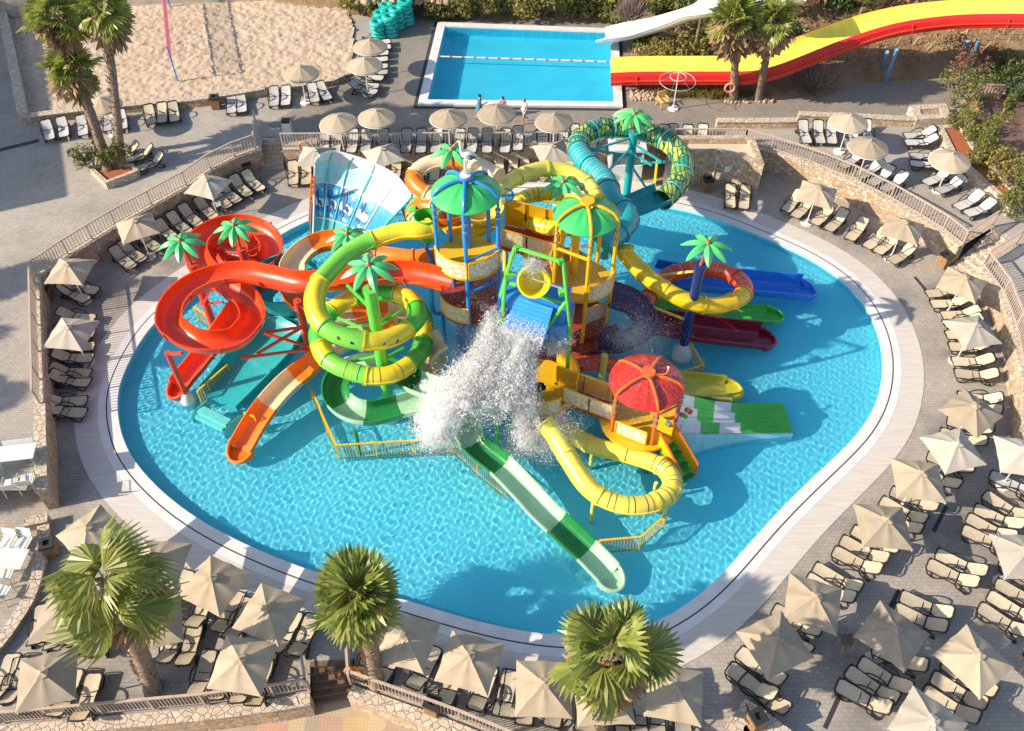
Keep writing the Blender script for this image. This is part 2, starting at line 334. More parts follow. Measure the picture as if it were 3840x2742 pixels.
def ring(name,a,b_,z,m,kind='structure'):
    mb=MB(); n=len(a)
    mb.add([(p.x,p.y,z) for p in a]+[(p.x,p.y,z) for p in b_],[(i,(i+1)%n,n+(i+1)%n,n+i) for i in range(n)])
    return tag(mb.build(name,m),kind=kind)
WZ=-.12; FZ=-.62
e1=loop_off(edge,.47); e1b=loop_off(edge,.53); e2=loop_off(edge,.9); e3=loop_off(edge,1.95)
ring('pool_coping',edge,e1,.025,COPE); ring('pool_drain',e1,e1b,.012,DARK); ring('coping_band',e1b,e2,.025,COPE); ring('tiled_walkway',e2,e3,.018,WALKT)
mb=MB(); n=len(edge)
mb.add([(p.x,p.y,.025) for p in edge]+[(p.x,p.y,FZ) for p in edge],[(i,n+i,n+(i+1)%n,(i+1)%n) for i in range(n)])
pw=tag(mb.build('pool_wall',POOLF),kind='structure'); pw.cycles.is_caustics_receiver=True
pf=fillpoly('pool_floor',[loop_off(edge,.02)],FZ,POOLF); pf.cycles.is_caustics_receiver=True
def waves(X,Y,seed,amp,lo,hi,n):
    rng=np.random.default_rng(seed); Z=np.zeros_like(X)
    for i in range(n):
        a=rng.uniform(0,2*math.pi); lam=rng.uniform(lo,hi); k=2*math.pi/lam
        Z+=amp*lam/n**.5*np.sin(k*(X*math.cos(a)+Y*math.sin(a))+rng.uniform(0,6.28)+.6*np.sin(X*.7*math.cos(a*3)+Y*.6))
    return Z
def inside(px,py,poly):
    r=np.zeros(px.shape,bool); n=len(poly)
    for i in range(n):
        x1,y1=poly[i]; x2,y2=poly[(i+1)%n]
        c=((y1>py)!=(y2>py))&(px<(x2-x1)*(py-y1)/(y2-y1+1e-12)+x1); r^=c
    return r
def watersheet(name,poly,z,res,mat,seed,amp,lo,hi,calm=None):
    xs=[p[0] for p in poly]; ys=[p[1] for p in poly]
    gx=np.arange(min(xs),max(xs)+res,res); gy=np.arange(min(ys),max(ys)+res,res); X,Y=np.meshgrid(gx,gy)
    Zw=waves(X,Y,seed,amp,lo,hi,34)
    if calm is not None: Zw=Zw*calm(X,Y)
    cx=X[:-1,:-1]+res/2; cy=Y[:-1,:-1]+res/2; ok=inside(cx,cy,poly)
    idx=np.arange(X.size).reshape(X.shape)
    Fq=np.stack([idx[:-1,:-1][ok],idx[:-1,1:][ok],idx[1:,1:][ok],idx[1:,:-1][ok]],1)
    used=np.unique(Fq); remap=np.full(X.size,-1); remap[used]=np.arange(len(used))
    V=np.stack([X.ravel(),Y.ravel(),Zw.ravel()+z],1)[used]
    o=nparr(name,V,remap[Fq],mat,None,True); o['kind']='structure'; o.cycles.is_caustics_caster=True; return o
def calm1(X,Y):   # livelier in front of the slides, calmer on the far right
    return np.clip(1.0-.035*np.clip(X-4,0,20)-.02*np.clip(Y-30,0,20),.35,1)
watersheet('pool_water',[(p.x,p.y) for p in loop_off(edge,.1)],WZ,.05,WAT,3,.0165,.17,.5,calm1)
# ============================================================ POOL DECK, TERRACES
bl=[P(-900,2800,0),P(0,2731,0),P(771,2660,0),P(1030,2627,0),P(1163,2603,0),P(1163,2480,0),P(1330,2470,0),P(1322,2576,0),P(1584,2669,0),P(1717,2718,0),P(2000,2835,0),P(2700,3040,0),P(5200,3300,0)]
deckloop=[(p.x,p.y) for p in bl]+[(60,60),(-60,60)]
fillpoly('pool_deck',[deckloop,[(p.x,p.y) for p in e3]],0,DECKM)
g=MB().add([(-600,-200,-1.1),(600,-200,-1.1),(600,900,-1.1),(-600,900,-1.1)],[(0,1,2,3)]).build('ground',HILLM); tag(g,kind='structure')
lp=MB().add([(-30,5,-1.09),(30,5,-1.09),(30,15.5,-1.09),(-30,15.5,-1.09)],[(0,1,2,3)]).build('path',LOWP); tag(lp,kind='structure')
t=lambda x,y:P(x,y,TZ)
wallL=[t(177,1839),t(173,1670),t(168,1426),t(153,1043),t(266,964),t(443,855),t(709,707),t(798,643),t(887,598),t(966,570),t(983,562)]
wallB=[t(1061,565),t(1500,563),t(1950,561),t(2130,556),t(2565,548),t(2790,549),t(2885,575),t(3030,622),t(3186,686),t(3328,757),t(3440,822),t(3523,873),t(3594,930)]
wallR=[t(3669,1004),t(3744,1106),t(3790,1230),t(3816,1370),t(3835,1455),t(3832,1600)]
# big rectangular pool on the upper terrace
bp=[t(1548,408),t(1630,82),t(2330,108),t(2352,417)]   # outer edge near-left, far-left, far-right, near-right
terr=[(p.x,p.y) for p in [t(-700,1839)]+wallL+[t(983,516),t(1061,514)]+wallB+[t(3735,845),t(3815,915)]+wallR+[t(5200,1620)]]+[(75,110),(-75,110)]
fillpoly('upper_terrace',[terr,[(p.x,p.y) for p in bp]],TZ,TERRM)
# warmer darker paving of the upper promenade
prom=[t(1000,470),t(1320,290),t(1345,150),t(1500,60),t(2700,60),t(2900,260),t(3600,280),t(3540,470),t(3330,470),t(2985,462),t(2690,475),t(2690,500),t(1100,500)]
fillpoly('promenade',[[(p.x,p.y) for p in prom],[(p.x,p.y) for p in bp]],TZ+.006,TOPM)
def wall_thing(name,label,line,z0,z1,th,m=STONE,cap=True,left=True,group=None,capm=None):
    r=thing(name,label,'wall',(line[0].x,line[0].y,z0),group=group)
    MB().strip(line,z0,z1-.07,th,left).build('stone_face',m,r)
    if cap:
        ln=offset([Vector((p.x,p.y)) for p in line],(-.04 if left else .04)); MB().strip([(q.x,q.y) for q in ln],z1-.07,z1,th+.08,left).build('capstone',capm or STONECAP,r)
    return r
WT=TZ+.12
wall_thing('retaining_wall','long angled rubble retaining wall on the left, shaded towards the pool, its top carrying the diagonal railing',wallL,-.2,WT,.42)
wall_thing('retaining_wall','rubble retaining wall behind the pool, under the straight promenade railing and curving off to the right terrace',wallB,-.2,WT,.42)
wall_thing('retaining_wall','sunlit rubble retaining wall at the right edge of the photo behind the loungers',wallR,-.2,WT,.42)
blow=[Vector((p.x,p.y,0)) for p in bl]
wall_thing('retaining_wall','low rubble wall with planting strip under the bottom left railing',blow[0:5],-1.15,.1,.4,left=False)
wall_thing('retaining_wall','sunlit cream rubble wall below the bottom right railing',blow[7:12],-1.15,.1,.4,left=False)
# ============================================================ RAILINGS
def fence(name,label,line,z,h,m,bay=1.9,gap=.17,bw=.036,rw=.08,group=None,cat='railing',low=.12):
    pts=[Vector((p.x,p.y)) for p in line]; r=thing(name,label,cat,(pts[0].x,pts[0].y,z),group=group)
    MB().sweep([(p.x,p.y,z+h) for p in pts],[(-rw*.6,-rw*.35),(rw*.6,-rw*.35),(rw*.6,rw*.35),(-rw*.6,rw*.35)]).build('top_rail',m,r)
    MB().sweep([(p.x,p.y,z+low) for p in pts],[(-.025,-.02),(.025,-.02),(.025,.02),(-.025,.02)]).build('bottom_rail',m,r)
    segs=[(pts[i],pts[i+1]) for i in range(len(pts)-1)]
    first=True
    for a,b_ in segs:
        ln=(b_-a).length; nb=max(1,round(ln/bay))
        for k in range(nb):
            p0=a.lerp(b_,k/nb); p1=a.lerp(b_,(k+1)/nb)
            MB().box((p0.x,p0.y,z+h/2),(rw,rw,h)).build('post',m,r)
            mb=MB(); q=int((p1-p0).length/gap)
            for j in range(1,q): c=p0.lerp(p1,j/q); mb.box((c.x,c.y,z+(h+low)/2),(bw,bw,h-low))
            if q>1: mb.build('bar_panel',m,r)
    MB().box((pts[-1].x,pts[-1].y,z+h/2),(rw,rw,h)).build('post',m,r); return r
inner=lambda ln,d,left=True:[q.to_3d() for q in offset([Vector((p.x,p.y)) for p in ln],d if left else -d)]
fl=inner(wallL,.2)
fence('terrace_railing','taupe railing running diagonally along the left terrace wall, turning down its left side',[fl[1].lerp(fl[2],.62)]+fl[2:10],WT,.95,RAIL)
fence('stair_railing','short taupe railing at the left side of the far stone stairs',[t(960,566),t(968,505),t(962,470)],WT,.95,RAIL)
fb=inner(wallB,.2)
fence('promenade_railing','long straight taupe railing of the promenade behind the pool',[fb[0],fb[2],fb[4],fb[5]],WT,.95,RAIL)
fence('terrace_railing','curved taupe railing of the upper right terrace with white loungers behind',fb[5:],WT,.95,RAIL)
fence('stair_railing','short taupe railing returning beside the right stairs, at the end of the curved railing',[fb[-1]+Vector((.1,.1,0)),t(3718,850)],WT,.95,RAIL)
fr=inner(wallR,.2)
fence('terrace_railing','taupe railing curving down the right edge of the photo',fr[0:5],WT,.95,RAIL)
fence('stair_railing','short taupe railing above the right stairs on their right side',[fr[0]+Vector((.1,.1,0)),t(3806,922)],WT,.95,RAIL)
f0=inner(blow[0:5],.15); fence('deck_railing','taupe railing along the bottom left corner of the deck',f0,.1,.95,RAIL,gap=.13,bw=.03)
f1=inner(blow[7:12],.15); fence('deck_railing','taupe railing descending to the bottom right beside the deck stairs, striped shadows behind it',f1,.1,.95,RAIL,gap=.13,bw=.03)
fence('stair_railing','short railing on the left side of the bottom stairs',[P(1163,2598,0),P(1140,2450,0)],.1,.95,RAIL,gap=.6)
fence('stair_railing','short railing on the right side of the bottom stairs with an orange ring',[P(1318,2570,0),P(1310,2450,0)],.1,.95,RAIL,gap=.6)
# ============================================================ STAIRS
def stairs(name,label,a0,a1,b0,b1,n,m=STONECAP):
    """a0,a1 lower edge (left,right), b0,b1 upper edge"""
    a0,a1,b0,b1=map(Vector,(a0,a1,b0,b1)); r=thing(name,label,'stairs',a0); 
    for k in range(n):
        p=[a0.lerp(b0,k/n),a1.lerp(b1,k/n),a1.lerp(b1,(k+1)/n),a0.lerp(b0,(k+1)/n)]; z1=a0.z+(b0.z-a0.z)*(k+1)/n; z0=a0.z-.3
        vs=[(q.x,q.y,z0) for q in p]+[(q.x,q.y,z1) for q in p]
        MB().add(vs,[(0,3,2,1),(4,5,6,7),(0,1,5,4),(1,2,6,5),(2,3,7,6),(3,0,4,7)]).build('step',m,r)
    return r
stairs('stone_stairs','brown stone stairs climbing from the pool deck to the promenade, left of the long railing',P(985,640,0),P(1066,638,0),P(983,518,TZ),P(1061,516,TZ),8)
stairs('stone_stairs','pale stone stairs climbing to the right terrace between two railings',P(3560,1010,0),P(3650,1075,0),P(3735,845,TZ),P(3815,915,TZ),8)
stairs('stone_stairs','wet dark stone stairs at the bottom edge going down from the deck',P(1178,2650,-1.09),P(1322,2620,-1.09),P(1163,2480,0),P(1325,2470,0),6,simple('wet_stone',(.2,.13,.08),.45,.5,5))
# ============================================================ UPPER POOL
ob=[Vector((p.x,p.y)) for p in bp]
a_=sum(ob[i].x*ob[(i+1)%4].y-ob[(i+1)%4].x*ob[i].y for i in range(4))
if a_<0: ob=ob[::-1]
def poly_in(pts,d):
    n=len(pts); o=[]
    for i in range(n):
        a=(pts[i]-pts[i-1]).normalized(); b_=(pts[(i+1)%n]-pts[i]).normalized(); na=Vector((-a.y,a.x)); nb=Vector((-b_.y,b_.x)); m=(na+nb).normalized(); o.append(pts[i]+m*d/m.dot(na))
    return o
i0=poly_in(ob,.28); i1=poly_in(ob,.85)
def prism(lo,z0,z1,m,name,hole=None):
    mb=MB(); n=len(lo)
    mb.add([(p.x,p.y,z0) for p in lo]+[(p.x,p.y,z1) for p in lo]+[(p.x,p.y,z1) for p in hole]+[(p.x,p.y,z0) for p in hole],
      sum([[(i,(i+1)%n,n+(i+1)%n,n+i),(n+i,n+(i+1)%n,2*n+(i+1)%n,2*n+i),(2*n+i,2*n+(i+1)%n,3*n+(i+1)%n,3*n+i)] for i in range(n)],[]))
    return tag(mb.build(name,m),kind='structure')
prism(ob,TZ-1.8,TZ+.02,DARK,'upper_pool_gutter',i0); prism(i0,TZ-1.8,TZ+.16,COPE,'upper_pool_coping',i1)
f2=fillpoly('upper_pool_floor',[[(p.x,p.y) for p in i0]],TZ-1.15,POOLF2); f2.cycles.is_caustics_receiver=True
wl=MB(); wl.add([(p.x,p.y,TZ+.05) for p in poly_in(i1,.012)]+[(p.x,p.y,TZ-1.15) for p in poly_in(i1,.012)],[(i,4+i,4+(i+1)%4,(i+1)%4) for i in range(4)]); w2=tag(wl.build('upper_pool_wall',POOLF2),kind='structure'); w2.cycles.is_caustics_receiver=True
watersheet('upper_pool_water',[(p.x,p.y) for p in poly_in(i0,.2)],TZ+.06,.2,WAT2,5,.003,1.2,3.0)
# lane rope
a,b_=P(950+1560/2.256,478/2.256,TZ+.12),P(1900+945/2.256,526/2.256,TZ+.12)
lr=thing('lane_rope','lane rope of red and white floats across the upper pool','lane rope',a)
MB().tube([a,b_],.02,5).build('cord',WHITEP,lr)
for k in range(60):
    c=a.lerp(b_,(k+.5)/60); MB().tube([c-(b_-a).normalized()*.1,c+(b_-a).normalized()*.1],.055,7).build('float',CORAL if k%4==0 else WHITEP,lr)
# ============================================================ SAND COURT
sc=[t(13,84),t(93,459),t(448,416),t(753,392),t(1000,352),t(1251,312),t(1318,284),t(1327,110),t(1305,38),t(1000,8),t(700,22),t(487,30),t(124,62)]
xs=[p.x for p in sc]; ys=[p.y for p in sc]
gx=np.arange(min(xs),max(xs),.16); gy=np.arange(min(ys),max(ys),.16); X,Y=np.meshgrid(gx,gy)
Zs=np.zeros_like(X); rg=np.random.default_rng(2)
Zs+=.02*np.sin(X*3.1+Y*1.2)*np.sin(Y*2.7-X*.6)+rg.normal(0,.022,X.shape)
nf=5200; fx=rg.uniform(min(xs),max(xs),nf); fy=rg.uniform(min(ys),max(ys),nf); fa=rg.uniform(0,6.28,nf)
for k in range(nf):
    ix=int((fx[k]-min(xs))/.16); iy=int((fy[k]-min(ys))/.16); dx=int(round(math.cos(fa[k]))); dy=int(round(math.sin(fa[k])))
    if 2<ix<X.shape[1]-3 and 2<iy<X.shape[0]-3: Zs[iy,ix]-=.05; Zs[iy+dy,ix+dx]-=.04; Zs[iy-dy,ix+dx]+=.02
ok=inside(X[:-1,:-1]+.08,Y[:-1,:-1]+.08,[(p.x,p.y) for p in sc]); idx=np.arange(X.size).reshape(X.shape)
Fq=np.stack([idx[:-1,:-1][ok],idx[:-1,1:][ok],idx[1:,1:][ok],idx[1:,:-1][ok]],1)
s_=nparr('sand',np.stack([X.ravel(),Y.ravel(),Zs.ravel()+TZ+.14],1),Fq,SAND,None,True); s_['kind']='structure'
wall_thing('low_wall','low rubble wall along the near side of the sand court',[t(84,472),t(448,428),t(753,402),t(1000,362)],TZ-.1,TZ+.55,.45)
wall_thing('low_wall','rubble edging of the sand court behind the two tilted loungers and round parasol',[t(1000,362),t(1251,322),t(1300,300)],TZ-.1,TZ+.4,.4)
wall_thing('low_wall','pale plastered wall along the left side of the sand court',[t(8,80),t(86,470)],TZ-.1,TZ+.7,.5,simple('plaster',(.6,.52,.43),.85,.15,3),left=True)
bw=thing('boundary_wall','stained cream boundary wall behind the sand court at the top left','wall',t(0,60))
MB().strip([t(-300,90),t(125,66),t(130,40)],TZ-.2,TZ+2.6,.5).build('wall_face',simple('stained_render',(.5,.46,.38),.9,.4,2),bw)
MB().strip([t(130,28),t(1390,-6)],TZ-.2,TZ+1.6,.4).build('wall_face',simple('cream_render',(.6,.52,.4),.9,.2,2),bw)
# volleyball net, seen end-on
nr=thing('volleyball_net','pink volleyball net on blue posts seen end on in the sand court','net',A(1505,690,TZ+.1))
n0=A(1505,690,TZ+.1); n1=A(1440,60,TZ+.1)
for q in (n0,n1): MB().tube([q,q+Vector((0,0,2.5))],.05,8).build('post',BLUEP,nr)
mb=MB(); 
for k in range(60):
    for j in range(9): 
        c=n0.lerp(n1,(k+.5)/60)+Vector((0,0,1.45+j*.12)); mb.box(c,(.012,.16,.014))
    c=n0.lerp(n1,k/60)+Vector((0,0,1.95)); mb.box(c,(.012,.012,1.0))
for zz in (1.42,2.45): mb.beam(n0+Vector((0,0,zz)),n1+Vector((0,0,zz)),.05,.08)
mb.build('mesh_net',simple('pink_netting',(.7,.16,.25),.8),nr)
# ============================================================ HILLSIDE
hb=[(-30,66),(t(1300,60).x,t(1300,60).y),(t(1630,68).x,t(1630,68).y),(t(2330,92).x,t(2330,92).y),(t(2362,120).x,t(2362,120).y),(t(2364,352).x,t(2364,352).y+.2),(t(2725,384).x,t(2725,384).y),(t(2860,387).x,t(2860,387).y),(t(3100,365).x,t(3100,365).y),(t(3240,322).x,t(3240,322).y),(t(3530,304).x,t(3530,304).y),(t(3900,310).x,t(3900,310).y),(80,60)]
hx=[q[0] for q in hb]; hy=[q[1] for q in hb]
def hill_z(x,y):
    yb=np.interp(x,hx,hy); d=np.maximum(0,y-yb)
    return TZ-.05+.25*np.minimum(d,1)*(d>0)+.07*np.minimum(d,9)+.24*np.clip(d-9,0,12)+.12*np.maximum(d-21,0)
gx=np.arange(-32,80,.6); gy=np.arange(50,130,.6); X,Y=np.meshgrid(gx,gy); YB=np.interp(X,hx,hy)
Zh=hill_z(X,Y)+np.where(Y-YB>.8,np.random.default_rng(4).normal(0,.1,X.shape),0)
okh=((Y-YB)[:-1,:-1]>-.7); idx=np.arange(X.size).reshape(X.shape)
Fq=np.stack([idx[:-1,:-1][okh],idx[:-1,1:][okh],idx[1:,1:][okh],idx[1:,:-1][okh]],1)
tag(nparr('hillside',np.stack([X.ravel(),Y.ravel(),np.where(Y<YB,TZ-.3,Zh).ravel()],1),Fq,HILLM,None,True),kind='structure')
# ============================================================ SUN LOUNGERS (local +y runs from the foot to the head)
def make_lounger(mat,ang,root):
    Lh=1.18; a=R(ang); bl_=.78
    def seatz(y): return .33+.025*math.cos(y*2.4)
    def pad(name,ys,fn,wf):
        mb=MB(); vs=[]
        for k,y in enumerate(ys):
            p=fn(y); wd=wf(k,len(ys))
            for sx in (-1,-.5,0,.5,1): vs.append((sx*wd,p[0],p[1]-.02*(1-sx*sx)))
        n=len(ys); top=vs; bot=[(q[0],q[1],q[2]-.025) for q in vs]; o=len(vs)
        f=[(5*i+j,5*i+j+1,5*i+j+6,5*i+j+5) for i in range(n-1) for j in range(4)]
        f+=[tuple(o+q for q in ff[::-1]) for ff in f]
        bd=[5*i for i in range(n)]+[5*(n-1)+j for j in range(1,5)]+[5*i+4 for i in range(n-2,-1,-1)]+[3,2,1]
        f+=[(bd[i],bd[(i+1)%len(bd)],o+bd[(i+1)%len(bd)],o+bd[i]) for i in range(len(bd))]
        return mb.add(top+bot,f).build(name,mat,root,True)
    rnd=lambda k,n,e0,e1:.285*(1-.35*(e0 and k==0)-.12*(e0 and k==1)-.4*(e1 and k==n-1)-.13*(e1 and k==n-2))
    pad('seat',[.02,.07,.15]+[.15+i*.17 for i in range(1,7)],lambda y:(y,seatz(y)),lambda k,n:rnd(k,n,1,0))
    hz=seatz(Lh); bf=lambda s:(Lh+.02+s*math.cos(a),hz+s*math.sin(a)+.03*math.sin(s*3.2))
    pad('backrest',[.02,.18,.34,.5,.64,.72,.77],bf,lambda k,n:rnd(k,n,0,1))
    fm=MB()
    side=[(y,seatz(y)-.02) for y in (0,.3,.6,.9,Lh)]+[ (bf(s)[0],bf(s)[1]-.03) for s in (.3,.6,.78)]
    for sx in (-1,1): fm.tube([(sx*.315,y,z) for y,z in side],.028,6)
    fm.tube([(-.315,0,.34),(-.2,-.035,.34),(.2,-.035,.34),(.315,0,.34)],.028,6)
    e=side[-1]; fm.tube([(-.315,e[0],e[1]),(-.2,e[0]+.05*math.cos(a),e[1]+.05),(.2,e[0]+.05*math.cos(a),e[1]+.05),(.315,e[0],e[1])],.035,6)
    for y in (.35,.85,Lh): fm.tube([(-.31,y,.29),(.31,y,.29)],.025,6)
    fm.build('frame',BLACKF,root)
    for sx in (-1,1):
        MB().tube(cr([(sx*.33,.55,.31),(sx*.37,.72,.46),(sx*.38,1.0,.55),(sx*.37,1.25,.52),(sx*.34,1.42,.36)],.12),.032,6).build('armrest',BLACKF,root)
        MB().tube([(sx*.31,.02,.34),(sx*.32,.1,.16),(sx*.31,.28,.03),(sx*.31,.42,.03),(sx*.32,.6,.2),(sx*.31,.72,.32)],.032,6).build('leg',BLACKF,root)
        MB().tube([(sx*.31,1.12,.33),(sx*.32,1.3,.12),(sx*.31,1.5,.04),(sx*.31,1.66,.06),(sx*.31,1.62,.2),(sx*.31,1.35,.33)],.032,6).build('leg',BLACKF,root)
    for sx in (-1,1):
        MB().tube([(sx*.33,1.62,.09),(sx*.37,1.62,.09)],.09,10).build('wheel',BLACKF,root)
protos={}
def lounger(f,h,mat,ang,label,group):
    d=Vector((h.x-f.x,h.y-f.y)).normalized(); rz=math.atan2(-d.x,d.y)+random.uniform(-.065,.065); key=(mat.name,ang)
    mid=(Vector((f.x,f.y))+Vector((h.x,h.y)))/2; o=mid-d*.93
    loc=(o.x,o.y,f.z-.34)
    if key not in protos:
        r=thing('sun_lounger','x','sun lounger',(0,0,0)); make_lounger(mat,ang,r)
        for c in r.children: c.matrix_parent_inverse=Matrix.Identity(4)
        r.location=loc; r.rotation_euler=(0,0,rz); protos[key]=r; c=r
    else: c=copy_tree(protos[key],loc,rz)
    tag(c,label,'sun lounger',group); return c
def row(tile,base,mat,ang,desc,where,group,lst,order='from the left'):
    n=len(lst)
    for i,(fx,fy,hx_,hy_) in enumerate(lst):
        lab=f'{desc}, {ORD[i]} {order} {where}' if n>1 else f'{desc} {where}'
        lounger(tile(fx,fy,base+.34),tile(hx_,hy_,base+(.62 if ang>20 else .42)),mat,ang,lab,group)
bg='beige lounger'; wh='white lounger'
g1='loungers on the left terrace'; g2='loungers round the main pool'; g3='white loungers on the upper terraces'
row(A,TZ,MATW,18,wh,'along the sand court wall near palms',g1,[(425,1185,380,1035),(545,1160,505,1010),(705,1140,690,1000),(915,1110,905,955),(1040,1095,1020,945)])
row(A,TZ,MATB,18,'pale beige lounger','against the sand court wall, right of palms',g1,[(1285,1055,1250,905),(1370,1040,1355,890),(1480,1030,1460,878)])
row(A,TZ,MATW,8,'bright white flat lounger','by the wooden bin at the sand wall',g1,[(1960,965,1940,805),(2050,955,2030,800)])
row(A,TZ,MATB,38,'tilted lounger','behind the triangular palm planter',g1,[(1010,1320,1085,1250),(1110,1340,1235,1265),(1200,1415,1320,1330)])
row(B,TZ,MATW,18,'cream lounger','in front of the sand court beside round parasol',g1,[(175,895,185,755),(272,890,265,748),(525,865,485,725),(635,840,565,712)])
row(B,TZ,MATW,34,'cream lounger','down the column between sand and upper pool',g3,[(1105,352,985,330),(1112,397,985,372),(1100,447,955,425),(1092,498,950,472),(1085,560,950,532),(1085,608,950,575),(1070,660,890,615),(1032,728,850,685),(1022,778,838,712)],'from the top')
xsB=[600,705,835,955,1105,1295,1425,1545,1735,1850,1985,2135]
row(B,TZ,MATW,36,wh,'in the long row behind the promenade railing',g3,[(x-8,1268,x,1128) for x in xsB])
row(C,TZ,MATW,36,'white lounger right of the teal ring' ,'behind the promenade railing',g3,[(1318,1235,1325,1095),(1408,1230,1412,1090),(1530,1235,1532,1095),(1660,1228,1655,1085)])
row(C,TZ,MATW,36,'white lounger left of the teal ring','behind the promenade railing',g3,[(95,1248,105,1108),(308,1225,310,1085),(478,1235,480,1095),(572,1230,575,1090),(720,1230,722,1090)])
row(B,0,MATB,30,bg,'against the back wall beside the blue wave wall',g2,[(340,1545,342,1385),(445,1545,452,1385),(1195,1500,1203,1372)])
row(B,0,MATB,30,bg,'against the back wall behind the mushroom roof',g2,[(1400,1560,1410,1430),(1510,1590,1520,1470),(1890,1480,1895,1365),(2080,1505,2085,1355),(2190,1500,2192,1350)])
row(C,0,MATB,30,bg,'against the back wall above the yellow tube',g2,[(48,1490,50,1350),(140,1490,140,1345),(315,1480,315,1355),(432,1480,432,1350),(525,1480,528,1355)])
row(T(2700,650),0,MATB,24,bg,'beside the stone hut',g2,[(90,282,105,105),(200,292,215,110)])
row(D,TZ,MATW,34,wh,'in the top row of the right terrace',g3,[(425,1205,390,1035),(540,1210,515,1035),(635,1210,630,1040),(825,1215,818,1110),(945,1165,940,1062)])
row(D,TZ,MATW,36,'white lounger turned sideways','by the low wall on the right terrace',g3,[(1265,1150,1490,1105),(1270,1205,1505,1165),(1315,1320,1550,1290),(1315,1382,1555,1355)],'from the top')
row(D,TZ,MATW,38,'white lounger facing left','along the curved terrace railing',g3,[(730,1400,880,1290),(870,1490,1035,1380),(970,1550,1140,1432),(1070,1605,1255,1480)])
row(D,TZ,MATW,38,'white lounger','by the planter wall of the right terrace',g3,[(1420,1550,1620,1430),(1530,1618,1735,1500),(1690+0,1755,1890,1640),(1765,1812,1985,1695)],'from the top')
row(Hh,0,MATB,32,bg,'in the curved row under the upper right wall',g2,[(250,235,350,100),(330,285,430,150),(500,340,600,215),(610,400,715,255),(790,480,905,335),(940,545,1065,410),(1030,590,1155,455),(1140,675,1310,540)])
row(Hh,0,MATB,32,bg,'down the column along the right wall',g2,[(1480,950,1690,905),(1520,1035,1730,985),(1590,1135,1845,1085),(1615,1205,1860,1155),(1640,1300,1890,1270),(1670,1400,1920,1380),(1690,1525,1960,1505)],'from the top')
row(L,0,MATB,32,bg,'below them along the right pool edge',g2,[(1710,90,1990,80),(1740,285,2025,290),(1750,345,2000,380),(1650,500,1945,565),(1600,605,1880,665),(1490,800,1785,870),(1400,900,1660,1000),(1190,1105,1470,1190),(1100,1190,1375,1295),(1060,1285,1325,1385),(870,1445,1125,1550),(770,1525,1045,1625)],'from the top')
row(L,0,MATB,32,bg,'in the block at the far right edge',g2,[(1980,1145,2250,1255),(1900,1255,2190,1345),(1830,1335,2130,1445),(1790,1435,2100,1535)],'from the top')
row(L,0,MATW,10,'grey white flat lounger','at the right edge under a cropped parasol',g2,[(2050,985,2270,1085)])
row(PP,0,MATB,32,bg,'in the slanting line nearest the pool at bottom right',g2,[(700,125,985,240),(540,265,815,385),(480,350,760,475),(200,625,470,750),(130,720,420,915)],'from the top')
row(PP,0,MATB,32,bg,'in the middle pairs at bottom right',g2,[(1570,145,1875,265),(1500,235,1805,355),(1270,505,1585,620),(1220,610,1535,730),(1040,940,1370,1045)],'from the top')
row(PP,0,MATB,32,bg,'in the trio beside the long dark drain',g2,[(930,1075,1230,1225),(820,1145,1130,1305),(740,1265,1055,1405)],'from the top')
row(PP,0,MATB,32,bg,'near the grey parasol at the bottom right',g2,[(1640,1085,1950,1240),(1545,1195,1870,1345),(1475,1315,1800,1465)],'from the top')
row(PP,0,MATB,32,bg,'in the cropped group at the right edge',g2,[(2140,225,2400,330),(2090,405,2390,520),(2020,505,2330,630),(1940,605,2255,745)],'from the top')
row(O,0,MATB,32,bg,'left of the stone planter at bottom right',g2,[(2040,1000,2270,1135),(1930,1115,2230,1275),(2085,1240,2290,1370)],'from the top')
row(I,0,MATB,34,bg,'in the long diagonal row under the left railing',g2,[(2200,60,2075,-60),(2090,98,2000,-25),(2000,155,1885,35),(1920,205,1805,75),(1800,292,1680,165),(1670,352,1550,225),(1580,418,1450,290),(1470,480,1340,360),(1330,562,1210,445),(1195,652,1060,525),(1110,717,970,580)],'from the right')
row(I,0,MATB,34,bg,'down the left wall, shaded',g2,[(780,920,590,855),(715,995,520,895),(755,1160,530,1115),(745,1285,520,1250),(745,1398,510,1375),(745,1492,495,1450),(720,1625,470,1585),(715,1700,465,1650),(680,1855,430,1825),(680,1958,425,1905)],'from the top')
row(M,0,MATB,32,bg,'at the bottom left corner',g2,[(85,1055,-20,1270),(160,1095,70,1300),(350,1160,280,1390),(610,1195,490,1405),(770,1225,660,1445)])
row(M,0,MATB,32,bg,'in the row under the drooping palm',g2,[(345,670,300,775),(455,690,430,830),(770,700,680,890),(890,730,815,890),(1505,770,1420,960),(1635,785,1550,985)])
row(M,0,MATB,32,bg,'close to the walkway at the bottom left',g2,[(1550,350,1430,500),(1740,510,1650,640),(1985,530,1880,700),(2085,580,1990,755)])
row(M,0,MATB,32,bg,'by the bottom left railing under two parasols',g2,[(1745,1030,1655,1230),(1890,1080,1825,1250),(2060,1110,2010,1270),(2220,1130,2155,1290)])
row(N,0,MATB,32,bg,'just left of the bottom stairs',g2,[(325,690,200,870),(475,710,365,905),(115,1040,30,1235)])
row(N,0,MATB,32,bg,'in the row right of the bottom stairs',g2,[(1000,960,940,1060),(1190,960,1120,1085),(1505,990,1400,1190),(1710,1110,1660,1300),(1985,1160,1910,1360),(2165,1190,2115,1425)])
row(O,0,MATB,32,bg,'in the bottom row behind the brown skirted palm',g2,[(50,1200,10,1420),(170,1270,135,1465),(440,1290,400,1495),(690,1330,640,1530),(985,1400,975,1600),(1110,1400,1110,1595),(1270,1400,1285,1590),(1500,1380,1510,1540)])
